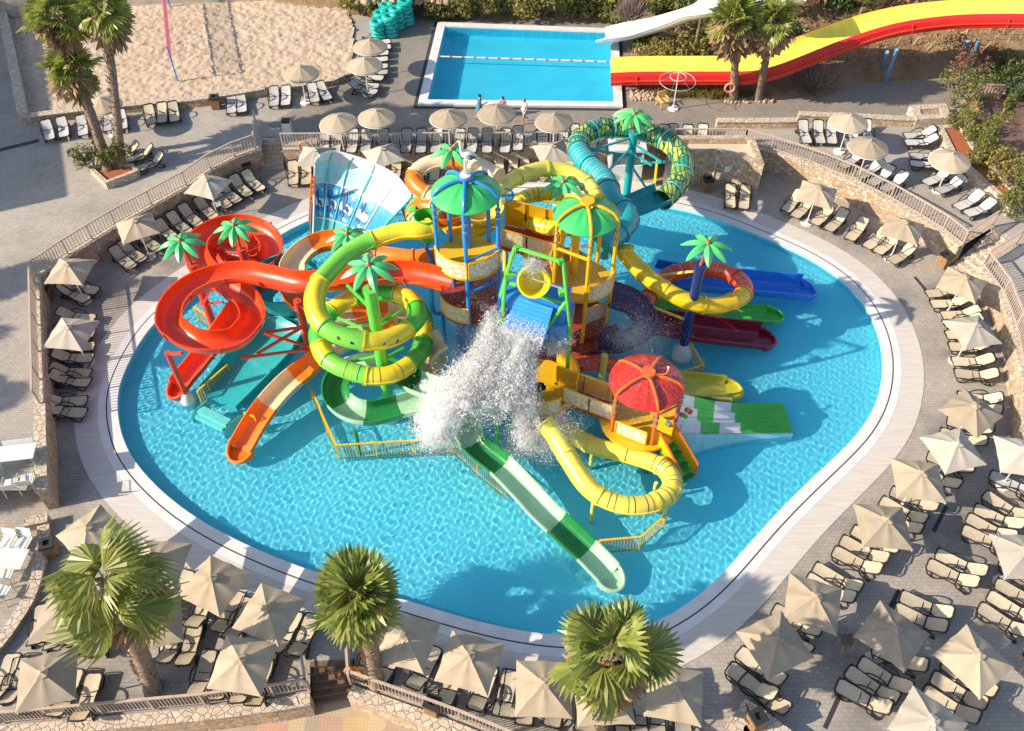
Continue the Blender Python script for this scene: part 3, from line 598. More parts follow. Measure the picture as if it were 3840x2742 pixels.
# ============================================================ PARASOLS
def make_square(root,mat,side=1.98):
    s=side/2; Hc=2.62; Hr=2.12; n=10; vs=[];f=[]
    # eight panels: corner ribs and mid ribs, cloth sagging between them
    K=40; Rg=6; prof=[]
    for i in range(Rg+1):
        q=i/Rg
        for k in range(K):
            a=2*math.pi*k/K; c,sn=math.cos(a),math.sin(a); m=max(abs(c),abs(sn)); x,y=c/m*s,sn/m*s
            edge_in=1-.025*math.sin(4*a)**2*q
            r8=abs(math.sin(4*a)); z=Hc-(Hc-Hr)*q*(.72+.28*q)-.05*r8*q*(1-q)*4*.5 + (.05*(1-abs(math.cos(2*a))**.5))*0
            cor=abs(math.sin(2*a)); z-=.035*q*cor
            vs.append((x*q*edge_in,y*q*edge_in,z))
    for i in range(Rg):
        for k in range(K): f.append((i*K+k,i*K+(k+1)%K,(i+1)*K+(k+1)%K,(i+1)*K+k))
    o=len(vs); vs+=[(x,y,z-.015) for x,y,z in vs]; f+=[tuple(o+i for i in q[::-1]) for q in f]
    f+=[(Rg*K+k,Rg*K+(k+1)%K,o+Rg*K+(k+1)%K,o+Rg*K+k) for k in range(K)]
    MB().add(vs,f).build('canopy',mat,root,True)
    mb=MB(); vt=[(0,0,Hc+.07)]+[(math.cos(R(45*k))*(.24 if k%2 else .2),math.sin(R(45*k))*(.24 if k%2 else .2),Hc-.02+(.03 if k%2 else 0)) for k in range(8)]
    mb.add(vt,[(0,1+k,1+(k+1)%8) for k in range(8)]); mb.tube([(0,0,Hc),(0,0,Hc+.12)],.03,6); mb.build('vent_cap',mat,root)
    for k in range(8):
        a=R(45*k); rr=s*(1.38 if k%2 else .97); zz=Hr-.14 if k%2 else Hr-.04
        MB().beam((0,0,Hc-.08),(math.cos(a)*rr,math.sin(a)*rr,zz),.025).build('rib',WHITEP,root)
    MB().tube([(0,0,.1),(0,0,Hc+.02)],.032,8).build('pole',WHITEP,root)
    mb=MB(); mb.lathe((0,0,0),[(.0,0),(.36,0),(.37,.03),(.34,.09),(.08,.1),(.07,.32),(.05,.33),(0,.33)],8); mb.build('base',CONC,root)
def make_round(root,mat,frame_only=False):
    Rr=1.12; Hc=2.55; Hr=2.08; K=8; sub=5; n=K*sub; vs=[];f=[]; Rg=5
    if not frame_only:
        for i in range(Rg+1):
            q=i/Rg
            for k in range(n):
                a=2*math.pi*k/n; ph=abs(math.sin(K/2*a)); z=Hc-(Hc-Hr)*q**1.15-.035*ph*math.sin(math.pi*q); vs.append((Rr*q*math.cos(a)*(1-.03*ph*q),Rr*q*math.sin(a)*(1-.03*ph*q),z))
        f=[(i*n+k,i*n+(k+1)%n,(i+1)*n+(k+1)%n,(i+1)*n+k) for i in range(Rg) for k in range(n)]
        for k in range(n): x,y,z=vs[Rg*n+k]; vs.append((x,y,z-.09))
        f+=[(Rg*n+k,Rg*n+(k+1)%n,(Rg+1)*n+(k+1)%n,(Rg+1)*n+k) for k in range(n)]
        MB().add(vs,f).build('canopy',mat,root,True)
    ringp=[(Rr*1.0*math.cos(2*math.pi*k/24),Rr*1.0*math.sin(2*math.pi*k/24),Hr-.07) for k in range(25)]
    MB().tube(ringp,.022 if not frame_only else .014,6,False).build('rim',WHITEP,root)
    for k in range(8 if not frame_only else 6):
        a=2*math.pi*k/(8 if not frame_only else 6); MB().beam((0,0,Hc-.05),(Rr*math.cos(a),Rr*math.sin(a),Hr-.05),.025 if not frame_only else .018).build('rib',METAL if frame_only else WHITEP,root)
    if frame_only: MB().tube([(.5*math.cos(2*math.pi*k/20),.5*math.sin(2*math.pi*k/20),Hc-.25) for k in range(21)],.018,6,False).build('inner_ring',WHITEP,root)
    MB().tube([(0,0,.08),(0,0,Hc+.06)],.035,8).build('pole',WHITEP,root)
    MB().lathe((0,0,0),[(0,0),(.36,0),(.37,.04),(.33,.1),(.08,.12),(.07,.3),(0,.3)],8).build('base',CONC,root)
up={}
def parasol(tile,ax,ay,base,kind,label,corner=None,group='square beige parasols round the main pool'):
    z=base+(2.6 if kind[0]=='s' else 2.52); p=tile(ax,ay,z); rz=random.uniform(0,.7)
    if corner:
        c=tile(corner[0],corner[1],base+2.02); rz=math.atan2(c.y-p.y,c.x-p.x)-math.pi/4
    if kind not in up:
        r=thing('parasol','x','parasol')
        if kind=='sb': make_square(r,CANV)
        elif kind=='sw': make_square(r,CANW)
        elif kind=='r': make_round(r,CANV)
        else: make_round(r,CANV,True)
        for c in r.children: c.matrix_parent_inverse=Matrix.Identity(4)
        up[kind]=r
    else: r=copy_tree(up[kind],(0,0,0),0)
    r.location=(p.x,p.y,base); r.rotation_euler=(random.uniform(-.03,.03),random.uniform(-.03,.03),rz+random.uniform(-.05,.05)); tag(r,label,'parasol',group)
sq=lambda *a,**k:parasol(*a,**k)
gL='square parasols along the left wall'
for tile,ax,ay,c,lab in [(A,1745,1520,(1930,1550),'white square parasol topmost in the diagonal row under the left railing'),(I,1145,330,(1295,430),'yellowish square parasol in the middle of the left diagonal row'),
    (I,560,705,(770,700),'square parasol in the corner of the left wall beside a wooden bin'),(I,575,1225,(785,1215),'white square parasol lowest along the shaded left wall')]:
    parasol(tile,ax,ay,0,'sw' if 'white' in lab else 'sb',lab,c,gL)
gB='square parasols at the bottom'
for tile,ax,ay,c,k,lab in [(J,730,1400,(850,1245),'sb','beige square parasol half hidden behind the top fronds of the left palm'),(M,1300,155,(1540,95),'sb','beige square parasol peeking out right of the left palm crown'),
    (M,1790,345,(2050,345),'sb','beige square parasol with one corner over the bottom left walkway'),(M,520,600,(350,780),'sb','beige square parasol left of the bottom left palm over two loungers'),
    (M,350,1135,(580,1300),'sb','grey shaded square parasol in the bottom left corner'),(M,2030,1000,(2256,935),'sb','mottled shaded square parasol nearest the bottom left railing'),(M,1270,650,(1460,810),'sb','pale square parasol behind the skirt of the bottom left palm'),
    (N,115,585,(380,550),'sb','large shaded square parasol left of the middle palm by the walkway'),(N,1285,820,(1520,750),'sb','square parasol just right of the middle bottom palm trunk'),(N,1825,995,(2070,930),'sb','square parasol with frond shadows between the two right hand bottom palms'),
    (O,315,1205,(505,1460),'sb','square parasol left of the brown skirted palm'),(O,830,1300,(1030,1535),'sb','square parasol hidden under the brown skirted palm'),(O,1425,1270,(1630,1145),'sb','square parasol just right of the brown skirted palm')]:
    parasol(tile,ax,ay,0,k,lab,c,gB)
gR='square parasols on the right deck'
for tile,ax,ay,c,k,lab in [(PP,180,835,(450,990),'sb','beige square parasol lowest in the line nearest the pool at bottom right'),(PP,490,485,(680,420),'sb','beige square parasol second lowest in the line nearest the pool, right'),
    (PP,1180,770,(1450,830),'sb','half shaded square parasol beside the small sign stand'),(PP,1870,970,(2145,1090),'sb','dark grey shaded parasol beside the man in a white vest'),(PP,1490,1530,(1780,1560),'sw','white square parasol cropped by the bottom edge at the right'),
    (PP,2300,95,(2096,55),'sw','pale square parasol cropped by the right edge above the lounger group'),(L,1840,355,(2060,460),'sb','beige square parasol below the end of the right wall'),(L,1690,675,(1895,850),'sw','bright white square parasol on the right, nearest the walkway bend'),
    (L,1385,935,(1550,1155),'sb','beige square parasol touching the walkway at the right bend'),(L,1085,1325,(1260,1560),'sb','beige square parasol beside the short dark drain'),(L,2290,745,(2056,665),'sw','white square parasol cropped by the right edge beside the white lounger'),
    (Hh,515,45,(665,65),'sb','square parasol highest on the right deck near the stone hut'),(Hh,1255,345,(1445,380),'sb','square parasol in the curved row left of the right stairs'),(Hh,1760,815,(1960,860),'sb','sunlit square parasol below the right stairs'),
    (Hh,1850,1215,(2035,1375),'sw','pale square parasol in the column along the right wall')]:
    parasol(tile,ax,ay,0,k,lab,c,gR)
gK='square parasols along the back wall'
for tile,ax,ay,c,lab in [(B,520,1265,(435,1385),'pale square parasol behind the left corner of the blue wave wall'),(B,1095,1255,(1240,1350),'pale square parasol behind the right half of the blue wave wall'),(C,395,1225,(525,1335),'pale square parasol by the back wall left of the teal ring')]:
    parasol(tile,ax,ay,0,'sw',lab,c,gK)
gT='round parasols on the upper terraces'
for tile,ax,ay,lab in [(B,975,345,'round parasol nearest the stacked swim rings'),(B,930,500,'round parasol second from the swim rings, beside the sand'),(B,385,570,'round parasol at the near edge of the sand court'),(B,720,985,'round parasol leftmost behind the promenade railing'),(B,1030,945,'grey shaded round parasol left of the upper pool corner'),
    (B,1645,950,'round parasol in front of the upper pool, left of the woman in blue'),(B,2060,905,'round parasol hiding the person in pink'),(C,410,970,'round parasol right of the man in white by the upper pool'),(C,1070,945,'round parasol behind the plastic palm of the teal ring'),
    (D,795,980,'round parasol at the top of the right terrace'),(D,965,1190,'round parasol over the curved railing of the right terrace'),(D,1665,1305,'round parasol in front of the planted bed on the right'),(A,850,835,'grey round parasol standing behind the left palm trunks')]:
    parasol(tile,ax,ay,TZ,'r',lab,None,gT)
parasol(C,1455,620,TZ,'f','bare parasol frame without cloth in front of the yellow slide',None,gT)
# ============================================================ BINS, SMALL TABLES, CHAIRS
bp_=None
def bin_(tile,x,y,base,label,rz=.2):
    global bp_
    p=tile(x,y,base)
    if bp_ is None:
        r=thing('litter_bin','x','bin'); b_=MB()
        b_.box((0,0,.36),(.5,.5,.66)); 
        for k in range(-3,4): 
            for a in (0,1): b_.box((0 if a else k*.075,k*.075 if a else 0,.36),(.52 if a else .05,.05 if a else .52,.6))
        b_.build('slatted_box',BINW,r)
        m_=MB(); 
        for sx,sy,wx,wy in ((0,.2,.56,.16),(0,-.2,.56,.16),(.2,0,.16,.24),(-.2,0,.16,.24)): m_.box((sx,sy,.8),(wx,wy,.14))
        m_.build('rim_top',BINB,r); MB().box((0,0,.74),(.26,.26,.02)).build('liner',DARK,r)
        for c in r.children: c.matrix_parent_inverse=Matrix.Identity(4)
        bp_=r
    else: r=copy_tree(bp_,(0,0,0),0)
    r.location=p; r.rotation_euler=(0,0,rz); tag(r,label,'bin','wooden litter bins')
for tile,x,y,b_,lab,rz in [(A,1835,915,TZ,'wooden litter bin at the sand court wall',.1),(A,2105,1465,0,'wooden litter bin at the top of the left diagonal lounger row',.3),(I,415,985,0,'wooden litter bin in the left wall corner, shaded',.05),(M,455,120,0,'wooden litter bin beside the curved kerb at the lower left',.3),
    (Hh,1565,715,0,'wooden litter bin at the foot of the right stairs',.5),(C,1690,1610,0,'wooden litter bin in front of the stone hut',.1),(O,2090,1570,.55,'wooden litter bin on the stone block at the bottom edge',.4),(N,1525,1450,0,'wooden litter bin behind the bottom right railing',-.4)]: bin_(tile,x,y,b_,lab,rz)
r=thing('litter_bin','white swing top bin at the head of the far stairs','bin',B(298,1140,TZ)); o=Vector(r.location)
MB().box(o+Vector((0,0,.45)),(.5,.4,.9)).build('body',WHITEP,r); MB().box(o+Vector((0,0,1.0)),(.46,.36,.2)).build('lid',BINB,r)
def table(p,label,wx,wy,h,rz,m,leg=.03,legm=WHITEP,cat='table',name='side_table',g=None):
    r=thing(name,label,cat,p,rz,g); mb=MB(); mb.box((0,0,h),(wx,wy,.04)); mb.build('table_top',m,r)
    for sx in (-1,1):
        for sy in (-1,1): MB().tube([(sx*wx*.4,sy*wy*.4,h),(sx*wx*.46,sy*wy*.46,0)],leg,6).build('leg',legm,r)
    for c in r.children: c.matrix_parent_inverse=Matrix.Identity(4)
    return r
table(I(1845,245,0),'small white plastic table under the topmost left parasol',.5,.5,.42,.5,WHITEP)
table(I(1325,480,0),'small white plastic table beside the yellowish left parasol',.5,.5,.42,.5,WHITEP)
LG=simple('light_green_metal',(.42,.58,.32),.5)
table(J(220,880,1.0)+Vector((0,0,-.72+.0)),'white rectangular table with green legs on the sunny left terrace',1.55,.85,.74,.15,WHITEP,.03,LG,name='dining_table').location.z=TZ
table(M(60,165,.75),'white table between chairs on the shaded lower left patio',1.5,.9,.74,-.05,WHITEP,.03,LG,name='dining_table').location.z=.02
def chair(p,label,wd,rz,base,group):
    r=thing('chair',label,'chair',(p.x,p.y,base),rz,group)
    MB().box((0,0,.44),(wd,.55,.05)).build('seat',WHITEP,r)
    b_=MB(); b_.add([(-wd/2,-.27,.46),(wd/2,-.27,.46),(wd/2,-.42,.95),(-wd/2,-.42,.95),(-wd/2,-.3,.45),(wd/2,-.3,.45),(wd/2,-.45,.95),(-wd/2,-.45,.95)],[(0,1,2,3),(7,6,5,4),(0,4,5,1),(1,5,6,2),(2,6,7,3),(3,7,4,0)]); b_.build('backrest',WHITEP,r)
    for s in (-1,1):
        MB().tube([(s*wd*.53,.27,0),(s*wd*.53,.27,.64),(s*wd*.53,-.36,.68)],.022,6).build('armrest',LG,r)
        MB().tube([(s*wd*.5,-.38,0),(s*wd*.5,-.3,.45)],.022,6).build('leg',LG,r)
    for c in r.children: c.matrix_parent_inverse=Matrix.Identity(4)
gc='white chairs with green frames'
chair(J(165,780,TZ+.44),'wide two seat white bench chair above the left terrace table',1.25,3.3,TZ,gc)
chair(J(95,1020,TZ+.5),'white chair left of the pair below the left terrace table',.6,.2,TZ,gc); chair(J(215,985,TZ+.5),'white chair right of the pair below the left terrace table',.6,.2,TZ,gc)
chair(J(60,1530,.5),'white chair left of the pair above the lower left patio table',.62,3.0,.02,gc); chair(J(185,1525,.5),'white chair right of the pair above the lower left patio table',.62,3.0,.02,gc)
chair(M(40,290,.5),'white chair just below the lower left patio table',.6,.0,.02,gc); chair(M(5,440,.5),'white chair lowest on the lower left patio, cropped',.6,-.2,.02,gc)
# yellow moulded chair by the upper slide
r=thing('chair','yellow moulded plastic chair beside the bare parasol frame','chair',C(1315,900,TZ),.4)
YC=simple('faded_yellow_plastic',(.75,.5,.16),.5)
MB().add([(-.28,-.3,.42),(.28,-.3,.42),(.28,.25,.44),(-.28,.25,.44),(-.28,-.3,.46),(.28,-.3,.46),(.28,.25,.48),(-.28,.25,.48)],[(0,3,2,1),(4,5,6,7),(0,1,5,4),(1,2,6,5),(2,3,7,6),(3,0,4,7)]).build('seat',YC,r)
MB().box((0,.3,.68),(.5,.05,.5)).build('backrest',YC,r)
for sx in (-1,1):
    MB().box((sx*.28,0,.62),(.05,.5,.06)).build('armrest',YC,r)
    for sy in (-1,1): MB().tube([(sx*.25,sy*.25,.44),(sx*.3,sy*.3,0)],.03,6).build('leg',YC,r)
for c in r.children: c.matrix_parent_inverse=Matrix.Identity(4)
# sign stand
r=thing('sign_stand','small brown tilted sign board on thin legs among right loungers','sign',PP(720,960,0),.2)
MB().add([(-.25,-.05,.75),(.25,-.05,.75),(.25,.3,1.0),(-.25,.3,1.0),(-.25,-.05,.72),(.25,-.05,.72),(.25,.3,.97),(-.25,.3,.97)],[(0,1,2,3),(7,6,5,4),(0,4,5,1),(1,5,6,2),(2,6,7,3),(3,7,4,0)]).build('board',simple('brown_board',(.12,.08,.06),.6),r)
for x,y in ((-.24,-.25),(.24,-.25),(.2,.3),(-.2,.3)): MB().tube([(x,y,0),(x*.9,y*.5+.1,.85)],.018,5).build('leg',WOOD,r)
for c in r.children: c.matrix_parent_inverse=Matrix.Identity(4)
# drain channels
for (x0,y0,x1,y1,tile,lab) in [(1490,1430,1600,1215,L,'short dark drain channel beside the right parasols'),(1110,600,1200,430,PP,'dark drain channel behind the half shaded right parasol'),(570,1600,700,1310,PP,'long dark drain channel at the bottom right beside three loungers'),(1330,810,1460,960,Hh,'dark drain channel below the right stairs')]:
    a,b_=tile(x0,y0),tile(x1,y1); d=MB(); d.beam(a+Vector((0,0,.004)),b_+Vector((0,0,.004)),.16,.02); tag(d.build('drain_channel',DARK),lab,'drain','drain channels')
a,b_=A(-20,1275,TZ),A(330,1190,TZ); tag(MB().beam(a,b_,.35,.03).build('drain_channel',DARK),'dark drain channel on the far left terrace','drain','drain channels')
# ============================================================ SWIM RINGS
tor=None
def ring_at(p,label,g):
    global tor
    if tor is None:
        mb=MB(); n,m=24,12; vs=[((.36+.2*math.cos(b_))*math.cos(a),(.36+.2*math.cos(b_))*math.sin(a),.2*math.sin(b_)*.85) for a in np.linspace(0,2*math.pi,n,False) for b_ in np.linspace(0,2*math.pi,m,False)]
        mb.add(vs,[(i*m+j,((i+1)%n)*m+j,((i+1)%n)*m+(j+1)%m,i*m+(j+1)%m) for i in range(n) for j in range(m)])
        r=thing('swim_ring','x','swim ring'); mb.build('inflatable_tube',MINT,r,True)
        for a in (0,math.pi): MB().tube([(.5*math.cos(a)-.0,.5*math.sin(a)-.14,.12),(.6*math.cos(a),.6*math.sin(a),.08),(.5*math.cos(a),.5*math.sin(a)+.14,.12)],.03,6).build('handle',simple('handle_blue',(.01,.12,.2),.5),r)
        for c in r.children: c.matrix_parent_inverse=Matrix.Identity(4)
        tor=r; c=r
    else: c=copy_tree(tor,(0,0,0),0)
    c.location=p; c.rotation_euler=(random.uniform(-.04,.04),random.uniform(-.04,.04),random.uniform(0,6)); tag(c,label,'swim ring',g)
for (x,y,n,nm) in [(1065,315,4,'front left stack'),(1168,300,5,'front middle stack'),(1085,235,4,'rear left stack'),(1222,240,5,'middle right stack'),(1300,205,6,'tall rear right stack'),(1140,205,5,'rear middle stack')]:
    for k in range(n):
        p=B(x,y,TZ)+Vector((random.uniform(-.06,.06),random.uniform(-.06,.06),.18+k*.3))
        ring_at(p,f'mint green swim ring, {ORD[k]} from the ground in the {nm}','mint swim rings in stacks')
# lifebuoy rings
def buoy(p,label,m=ORG):
    mb=MB(); n,m_=20,8; vs=[((.3+.07*math.cos(b_))*math.cos(a),.07*math.sin(b_),(.3+.07*math.cos(b_))*math.sin(a)) for a in np.linspace(0,2*math.pi,n,False) for b_ in np.linspace(0,2*math.pi,m_,False)]
    mb.add([(p.x+a,p.y+b_,p.z+c) for a,b_,c in vs],[(i*m_+j,((i+1)%n)*m_+j,((i+1)%n)*m_+(j+1)%m_,i*m_+(j+1)%m_) for i in range(n) for j in range(m_)])
    tag(mb.build('lifebuoy',m,None,True),label,'lifebuoy')
buoy(C(1880,715,TZ+1.2)+Vector((0,-.4,0)),'salmon lifebuoy hanging on the left promenade palm trunk',simple('salmon',(.75,.3,.2),.5)); buoy(B(432,1230,TZ+.45)+Vector((0,-.1,0)),'faded orange lifebuoy on the promenade railing',simple('faded_orange',(.6,.25,.13),.6))
buoy(N(845,1120,.6),'bright orange lifebuoy beside the bottom stairs')
# ============================================================ REAL FAN PALMS
def leaf_mesh(rng,nb=26,petiole=.75,rad=1.0,droop=.5,spread=R(205),elev=0):
    """fan leaf in local space: petiole along +x, then a pleated fan; returns verts, tri/quad faces"""
    V=[];Fc=[]
    def quad(a,b,c,d): o=len(V); V.extend([a,b,c,d]); Fc.append((o,o+1,o+2,o+3))
    pz=lambda x:-.10*x*x
    quad((0,-.025,0),(0,.025,0),(petiole,.015,pz(petiole)),(petiole,-.015,pz(petiole)))
    hx,hz=petiole,pz(petiole)
    for k in range(nb):
        a=(k/(nb-1)-.5)*spread; rr=rad*(1-.22*(abs(a)/(spread/2))**2)*rng.uniform(.92,1.05); hw=spread/nb*.5
        def pt(r,da,dz):
            aa=a+da; x=hx+r*math.cos(aa); y=r*math.sin(aa); dr=droop*(r/rad)**2.2*rad*(.5+.35*rng.random()*0+.25*abs(math.sin(a)))
            fold=.12*abs(y)
            return (x-dr*.25,y,hz-dr-fold+dz)
        m=.74*rr; pl=.04*(1 if k%2 else -1)
        quad(pt(.05,-hw,0),pt(.05,hw,0),pt(m,hw,-pl),pt(m,-hw,pl))
        quad(pt(m,-hw,pl),pt(m,hw,-pl),pt(rr,hw*.12,-.05*rng.random()),pt(rr,-hw*.12,-.05*rng.random()))
    return np.array(V),np.array(Fc)
def palm(name,label,base,top,r0,r1,nl=34,rad=1.0,pet=.75,skirt=0,droop=.5,seed=1,group='real fan palms',lean_up=1.0,low=-.75):
    rng=np.random.default_rng(seed); base,top=Vector(base),Vector(top); root=thing('palm_tree',label,'palm tree',base,0,group)
    # trunk
    pts=[];rs=[]; n=26
    for k in range(n+1):
        q=k/n; p=base.lerp(top,q); p.z=base.z+(top.z-base.z)*q; c=math.sin(q*math.pi)*.12; pts.append(p+Vector((c*.6,c*.3,0))); rs.append((r0+(r1-r0)*q)*(1.25-.25*min(1,q*6))*rng.uniform(.93,1.07))
    MB().tube(pts,rs,12).build('trunk',TRUNKM,root,True)
    # leaf-base stubs wrapped round the trunk
    V=[];Fq=[]; ns=int((top-base).length*34)
    for k in range(ns):
        q=rng.uniform(.08,1)**.8; p=base.lerp(top,q); a=rng.uniform(0,6.28); rr=(r0+(r1-r0)*q); d=Vector((math.cos(a),math.sin(a),0)); sd=Vector((-d.y,d.x,0)); L_=rng.uniform(.1,.2)
        c=p+d*rr*.95; o=len(V); V+= [tuple(c-sd*.06),tuple(c+sd*.06),tuple(c+d*.09+Vector((0,0,L_))+sd*.02),tuple(c+d*.09+Vector((0,0,L_))-sd*.02)]; Fq.append((o,o+1,o+2,o+3))
    nparr('leaf_stubs',V,Fq,PALMD,root)
    def crown(nm,n,elr,m,radk,petk,dk,nb=24):
        Vs=[];Fs=[]; o=0
        for k in range(n):
            v,f=leaf_mesh(rng,nb,pet*petk*rng.uniform(.8,1.2)*(1-.6*max(0,(k+.5)/n-.45)),rad*radk*rng.uniform(.68,1.22),droop*dk*rng.uniform(.7,1.3))
            q=(k+.5)/n; el=elr[0]+(elr[1]-elr[0])*q+rng.normal(0,.2); az=k*2.399963+rng.normal(0,.2); ro=rng.normal(0,.55)
            c,s=math.cos(ro),math.sin(ro); v=v@np.array([[1,0,0],[0,c,s],[0,-s,c]])
            c,s=math.cos(el),math.sin(el); v=v@np.array([[c,0,s],[0,1,0],[-s,0,c]])
            c,s=math.cos(az),math.sin(az); v=v@np.array([[c,s,0],[-s,c,0],[0,0,1]])
            v=v+np.array(top)+np.array([0,0,.25*q*lean_up-(.45*(1-q) if nm=='skirt' else 0)]); Vs.append(v); Fs.append(f+o); o+=len(v)
        return nparr(nm,np.concatenate(Vs),np.concatenate(Fs),m,root)
    crown('crown',nl,(low,1.3),PALML,1,1,1)
    if skirt: crown('skirt',skirt,(-1.45,-.75),PALMD,1.15,.95,.6,12)
    return root
def top_at(base,px,py,h):   # crown point of a trunk h metres high seen at that pixel
    return P(px,py,base.z+h)
b1=A(925,1480,TZ); palm('palm_tree','left promenade palm with the lowest crown, leaning, in the triangular planter',b1,T(0,0)(615,590,TZ+5.6),.26,.2,24,1.05,.65,20,.45,11)
b2=A(1030,1440,TZ); palm('palm_tree','tall straight palm, right one in the triangular planter',b2,A(880,90,TZ+9.0),.25,.2,26,1.1,.75,22,.45,12)
b3=A(900,1330,TZ); palm('palm_tree','palm with the topmost left crown, trunk crossing behind the leaning one',b3,A(470,150,TZ+8.6),.22,.19,26,1.1,.75,22,.45,13)
b4=C(1915,850,TZ); palm('palm_tree','palm with brown skirt left of its twin before the yellow slide, lifebuoy on trunk',b4,C(1930,180,TZ+6.0),.24,.24,24,1.05,.7,70,.35,14,low=-.25)
b5=C(2120,845,TZ); palm('palm_tree','palm with brown skirt right of its twin before the yellow slide',b5,D(125,190,TZ+6.0),.22,.22,24,1.05,.7,66,.35,15,low=-.25)
b6=M(1300,1270,0); palm('palm_tree','drooping fan palm at the bottom left',b6,M(930,420,7.2),.3,.3,21,1.12,.95,34,1.3,16,low=-.4)
b7=N(1050,1220,0); palm('palm_tree','dense round fan palm at the bottom middle',b7,N(880,500,7.4),.28,.26,46,1.0,.62,14,.3,17)
b8=O(765,1650,0); palm('palm_tree','fan palm with ragged brown skirt at the bottom right of centre',b8,O(890,960,7.6),.3,.27,20,1.05,.85,90,.75,18,low=-.15)
# ============================================================ SHRUBS, TREES, GRASS
def leafcloud(rng,centers,radii,n,size,flat=.8):
    ci=rng.integers(0,len(centers),n); d=rng.normal(0,1,(n,3)); d/=np.linalg.norm(d,axis=1)[:,None]; rr=rng.uniform(.55,1.05,n)**.7
    p=centers[ci]+d*(radii[ci]*rr[:,None]); a=rng.normal(0,1,(n,3)); a/=np.linalg.norm(a,axis=1)[:,None]; b_=np.cross(a,rng.normal(0,1,(n,3))); b_/=np.linalg.norm(b_,axis=1)[:,None]
    s=size*rng.uniform(.6,1.4,n)[:,None]; V=np.stack([p-a*s,p-b_*s*.45,p+a*s,p+b_*s*.45],1).reshape(-1,3)
    return V,np.arange(4*n).reshape(n,4)
def bush(name,label,cat,c,wx,wy,h,m,n=700,size=.12,seed=1,group=None,stems=5,stemm=None,lobes=9):
    rng=np.random.default_rng(seed); c=Vector(c); root=thing(name,label,cat,c,0,group)
    cs=np.stack([rng.uniform(-.42,.42,lobes)*wx+c.x,rng.uniform(-.42,.42,lobes)*wy+c.y,rng.uniform(.25,.8,lobes)*h+c.z],1)
    rad=np.stack([rng.uniform(.16,.34,lobes)*wx,rng.uniform(.16,.34,lobes)*wy,rng.uniform(.16,.3,lobes)*h],1)
    V,Fq=leafcloud(rng,cs,rad,n,size); nparr('foliage',V,Fq,m,root)
    mb=MB()
    for k in range(stems):
        q=cs[k%lobes]; mb.tube(cr([c+Vector((rng.uniform(-.1,.1),rng.uniform(-.1,.1),-.1)),(c+Vector(q))/2+Vector((rng.uniform(-.2,.2),0,.1)),Vector(q)],.3),[.05]*2+[.03]*40 if False else .035,5)
    mb.build('stems',stemm or BARE,root); return root
gb='shrubs on the slope behind the upper pool'
hz=lambda px,py:(lambda p:Vector((p.x,p.y,float(hill_z(p.x,p.y)))))(P(px,py,TZ+1.0))
rb=random.Random(3)
kinds=[(BUSHG,'olive green'),(BUSHY,'yellowing'),(BUSHD,'deep green')]
k=0
for px,py,wx,h,mi in [(1350,10,3,2,1),(1470,5,3.2,2,0),(1590,8,3.4,2.4,1),(1700,12,3.2,2.4,0),(1810,20,3.4,2.6,1),(1920,14,3.4,2.8,0),(2030,22,3.4,2.8,1),(2130,20,3.2,2.8,0),(2230,12,3,2.8,1),(2310,40,2.6,2.4,0),(2440,22,3,2.6,1),(2500,52,2.6,2.2,0),(2590,12,3,2.6,1),(2690,20,3,2.8,0),(1530,-22,4,3,0),(1760,-24,4,3,1),(2000,-26,4,3.4,2),(2250,-28,4,3.2,0),(2520,-30,4,3.4,2),(2720,-26,4,3,1)]:
    c=hz(px,py); bush('shrub',f'{kinds[mi][1]} leafy shrub, {ORD[k] if k<14 else "back row "+ORD[k-14]} from the left along the top edge slope','shrub',c,wx,2.4,h,kinds[mi][0],1500,.15,100+k,gb,6,lobes=13); k+=1
k=0
for px,py,wx,wy,h,m,lab in [(2660,100,3.4,3,3.4,BUSHD,'big round dark green shrub between the white slide and the palms'),(2480,200,3.2,2,1.6,BUSHY,'yellow green shrub left of the palms below the white slide'),(2590,205,3,2,1.8,BUSHY,'yellow green shrub just left of the palm skirts'),(2440,170,2,1.4,1.2,BUSHG,'small green shrub under the white slide'),(2790,215,2.4,1.6,1.2,BUSHY,'yellow green shrub between the two palm trunks'),
    (3000,55,3.6,3,2.8,FLOW,'flowering shrub behind the upper slide, right of the palms'),(3130,50,2.8,2.4,2.6,BUSHD,'dark shrub behind the yellow slide'),(3330,25,4,3,2.6,FLOW,'pink flowering shrub mass at the top right'),(3560,20,4.5,3,2.6,FLOW,'broad flowering shrub at the top right behind the slide'),(3760,15,4.5,3,2.4,BUSHG,'olive shrub in the top right corner'),(2920,150,3,2,1.6,BUSHD,'shady shrub beside the palm twin, under the slide bend')]:
    bush('shrub',lab,'shrub',hz(px,py),wx,wy,h,m,1500,.14,200+k,None,6,lobes=12); k+=1
for px,py,lab,sd in [(3270,75,'spiky yucca nearer the slide edge',5),(3210,92,'spiky yucca lower left of its twin',6)]:
    c=hz(px,py); r=thing('yucca_plant',lab,'yucca',c); rng=np.random.default_rng(sd); V=[];Fq=[]
    for q in range(5):
        ce=np.array(c)+np.array([rng.normal(0,.5),rng.normal(0,.4),rng.uniform(.7,2)])
        for j in range(46):
            d=rng.normal(0,1,3); d[2]=abs(d[2])*.8-.2; d/=np.linalg.norm(d); s=np.cross(d,[0,0,1.0]); s=s/np.linalg.norm(s)*.04; L_=rng.uniform(.5,.8); o=len(V); V+=[ce-s,ce+s,ce+d*L_+s*.2,ce+d*L_-s*.2]; Fq.append((o,o+1,o+2,o+3))
    nparr('foliage',V,Fq,BUSHY,r); MB().tube([c,c+Vector((.1,0,1.6))],.1,7).build('trunk',BARE,r)
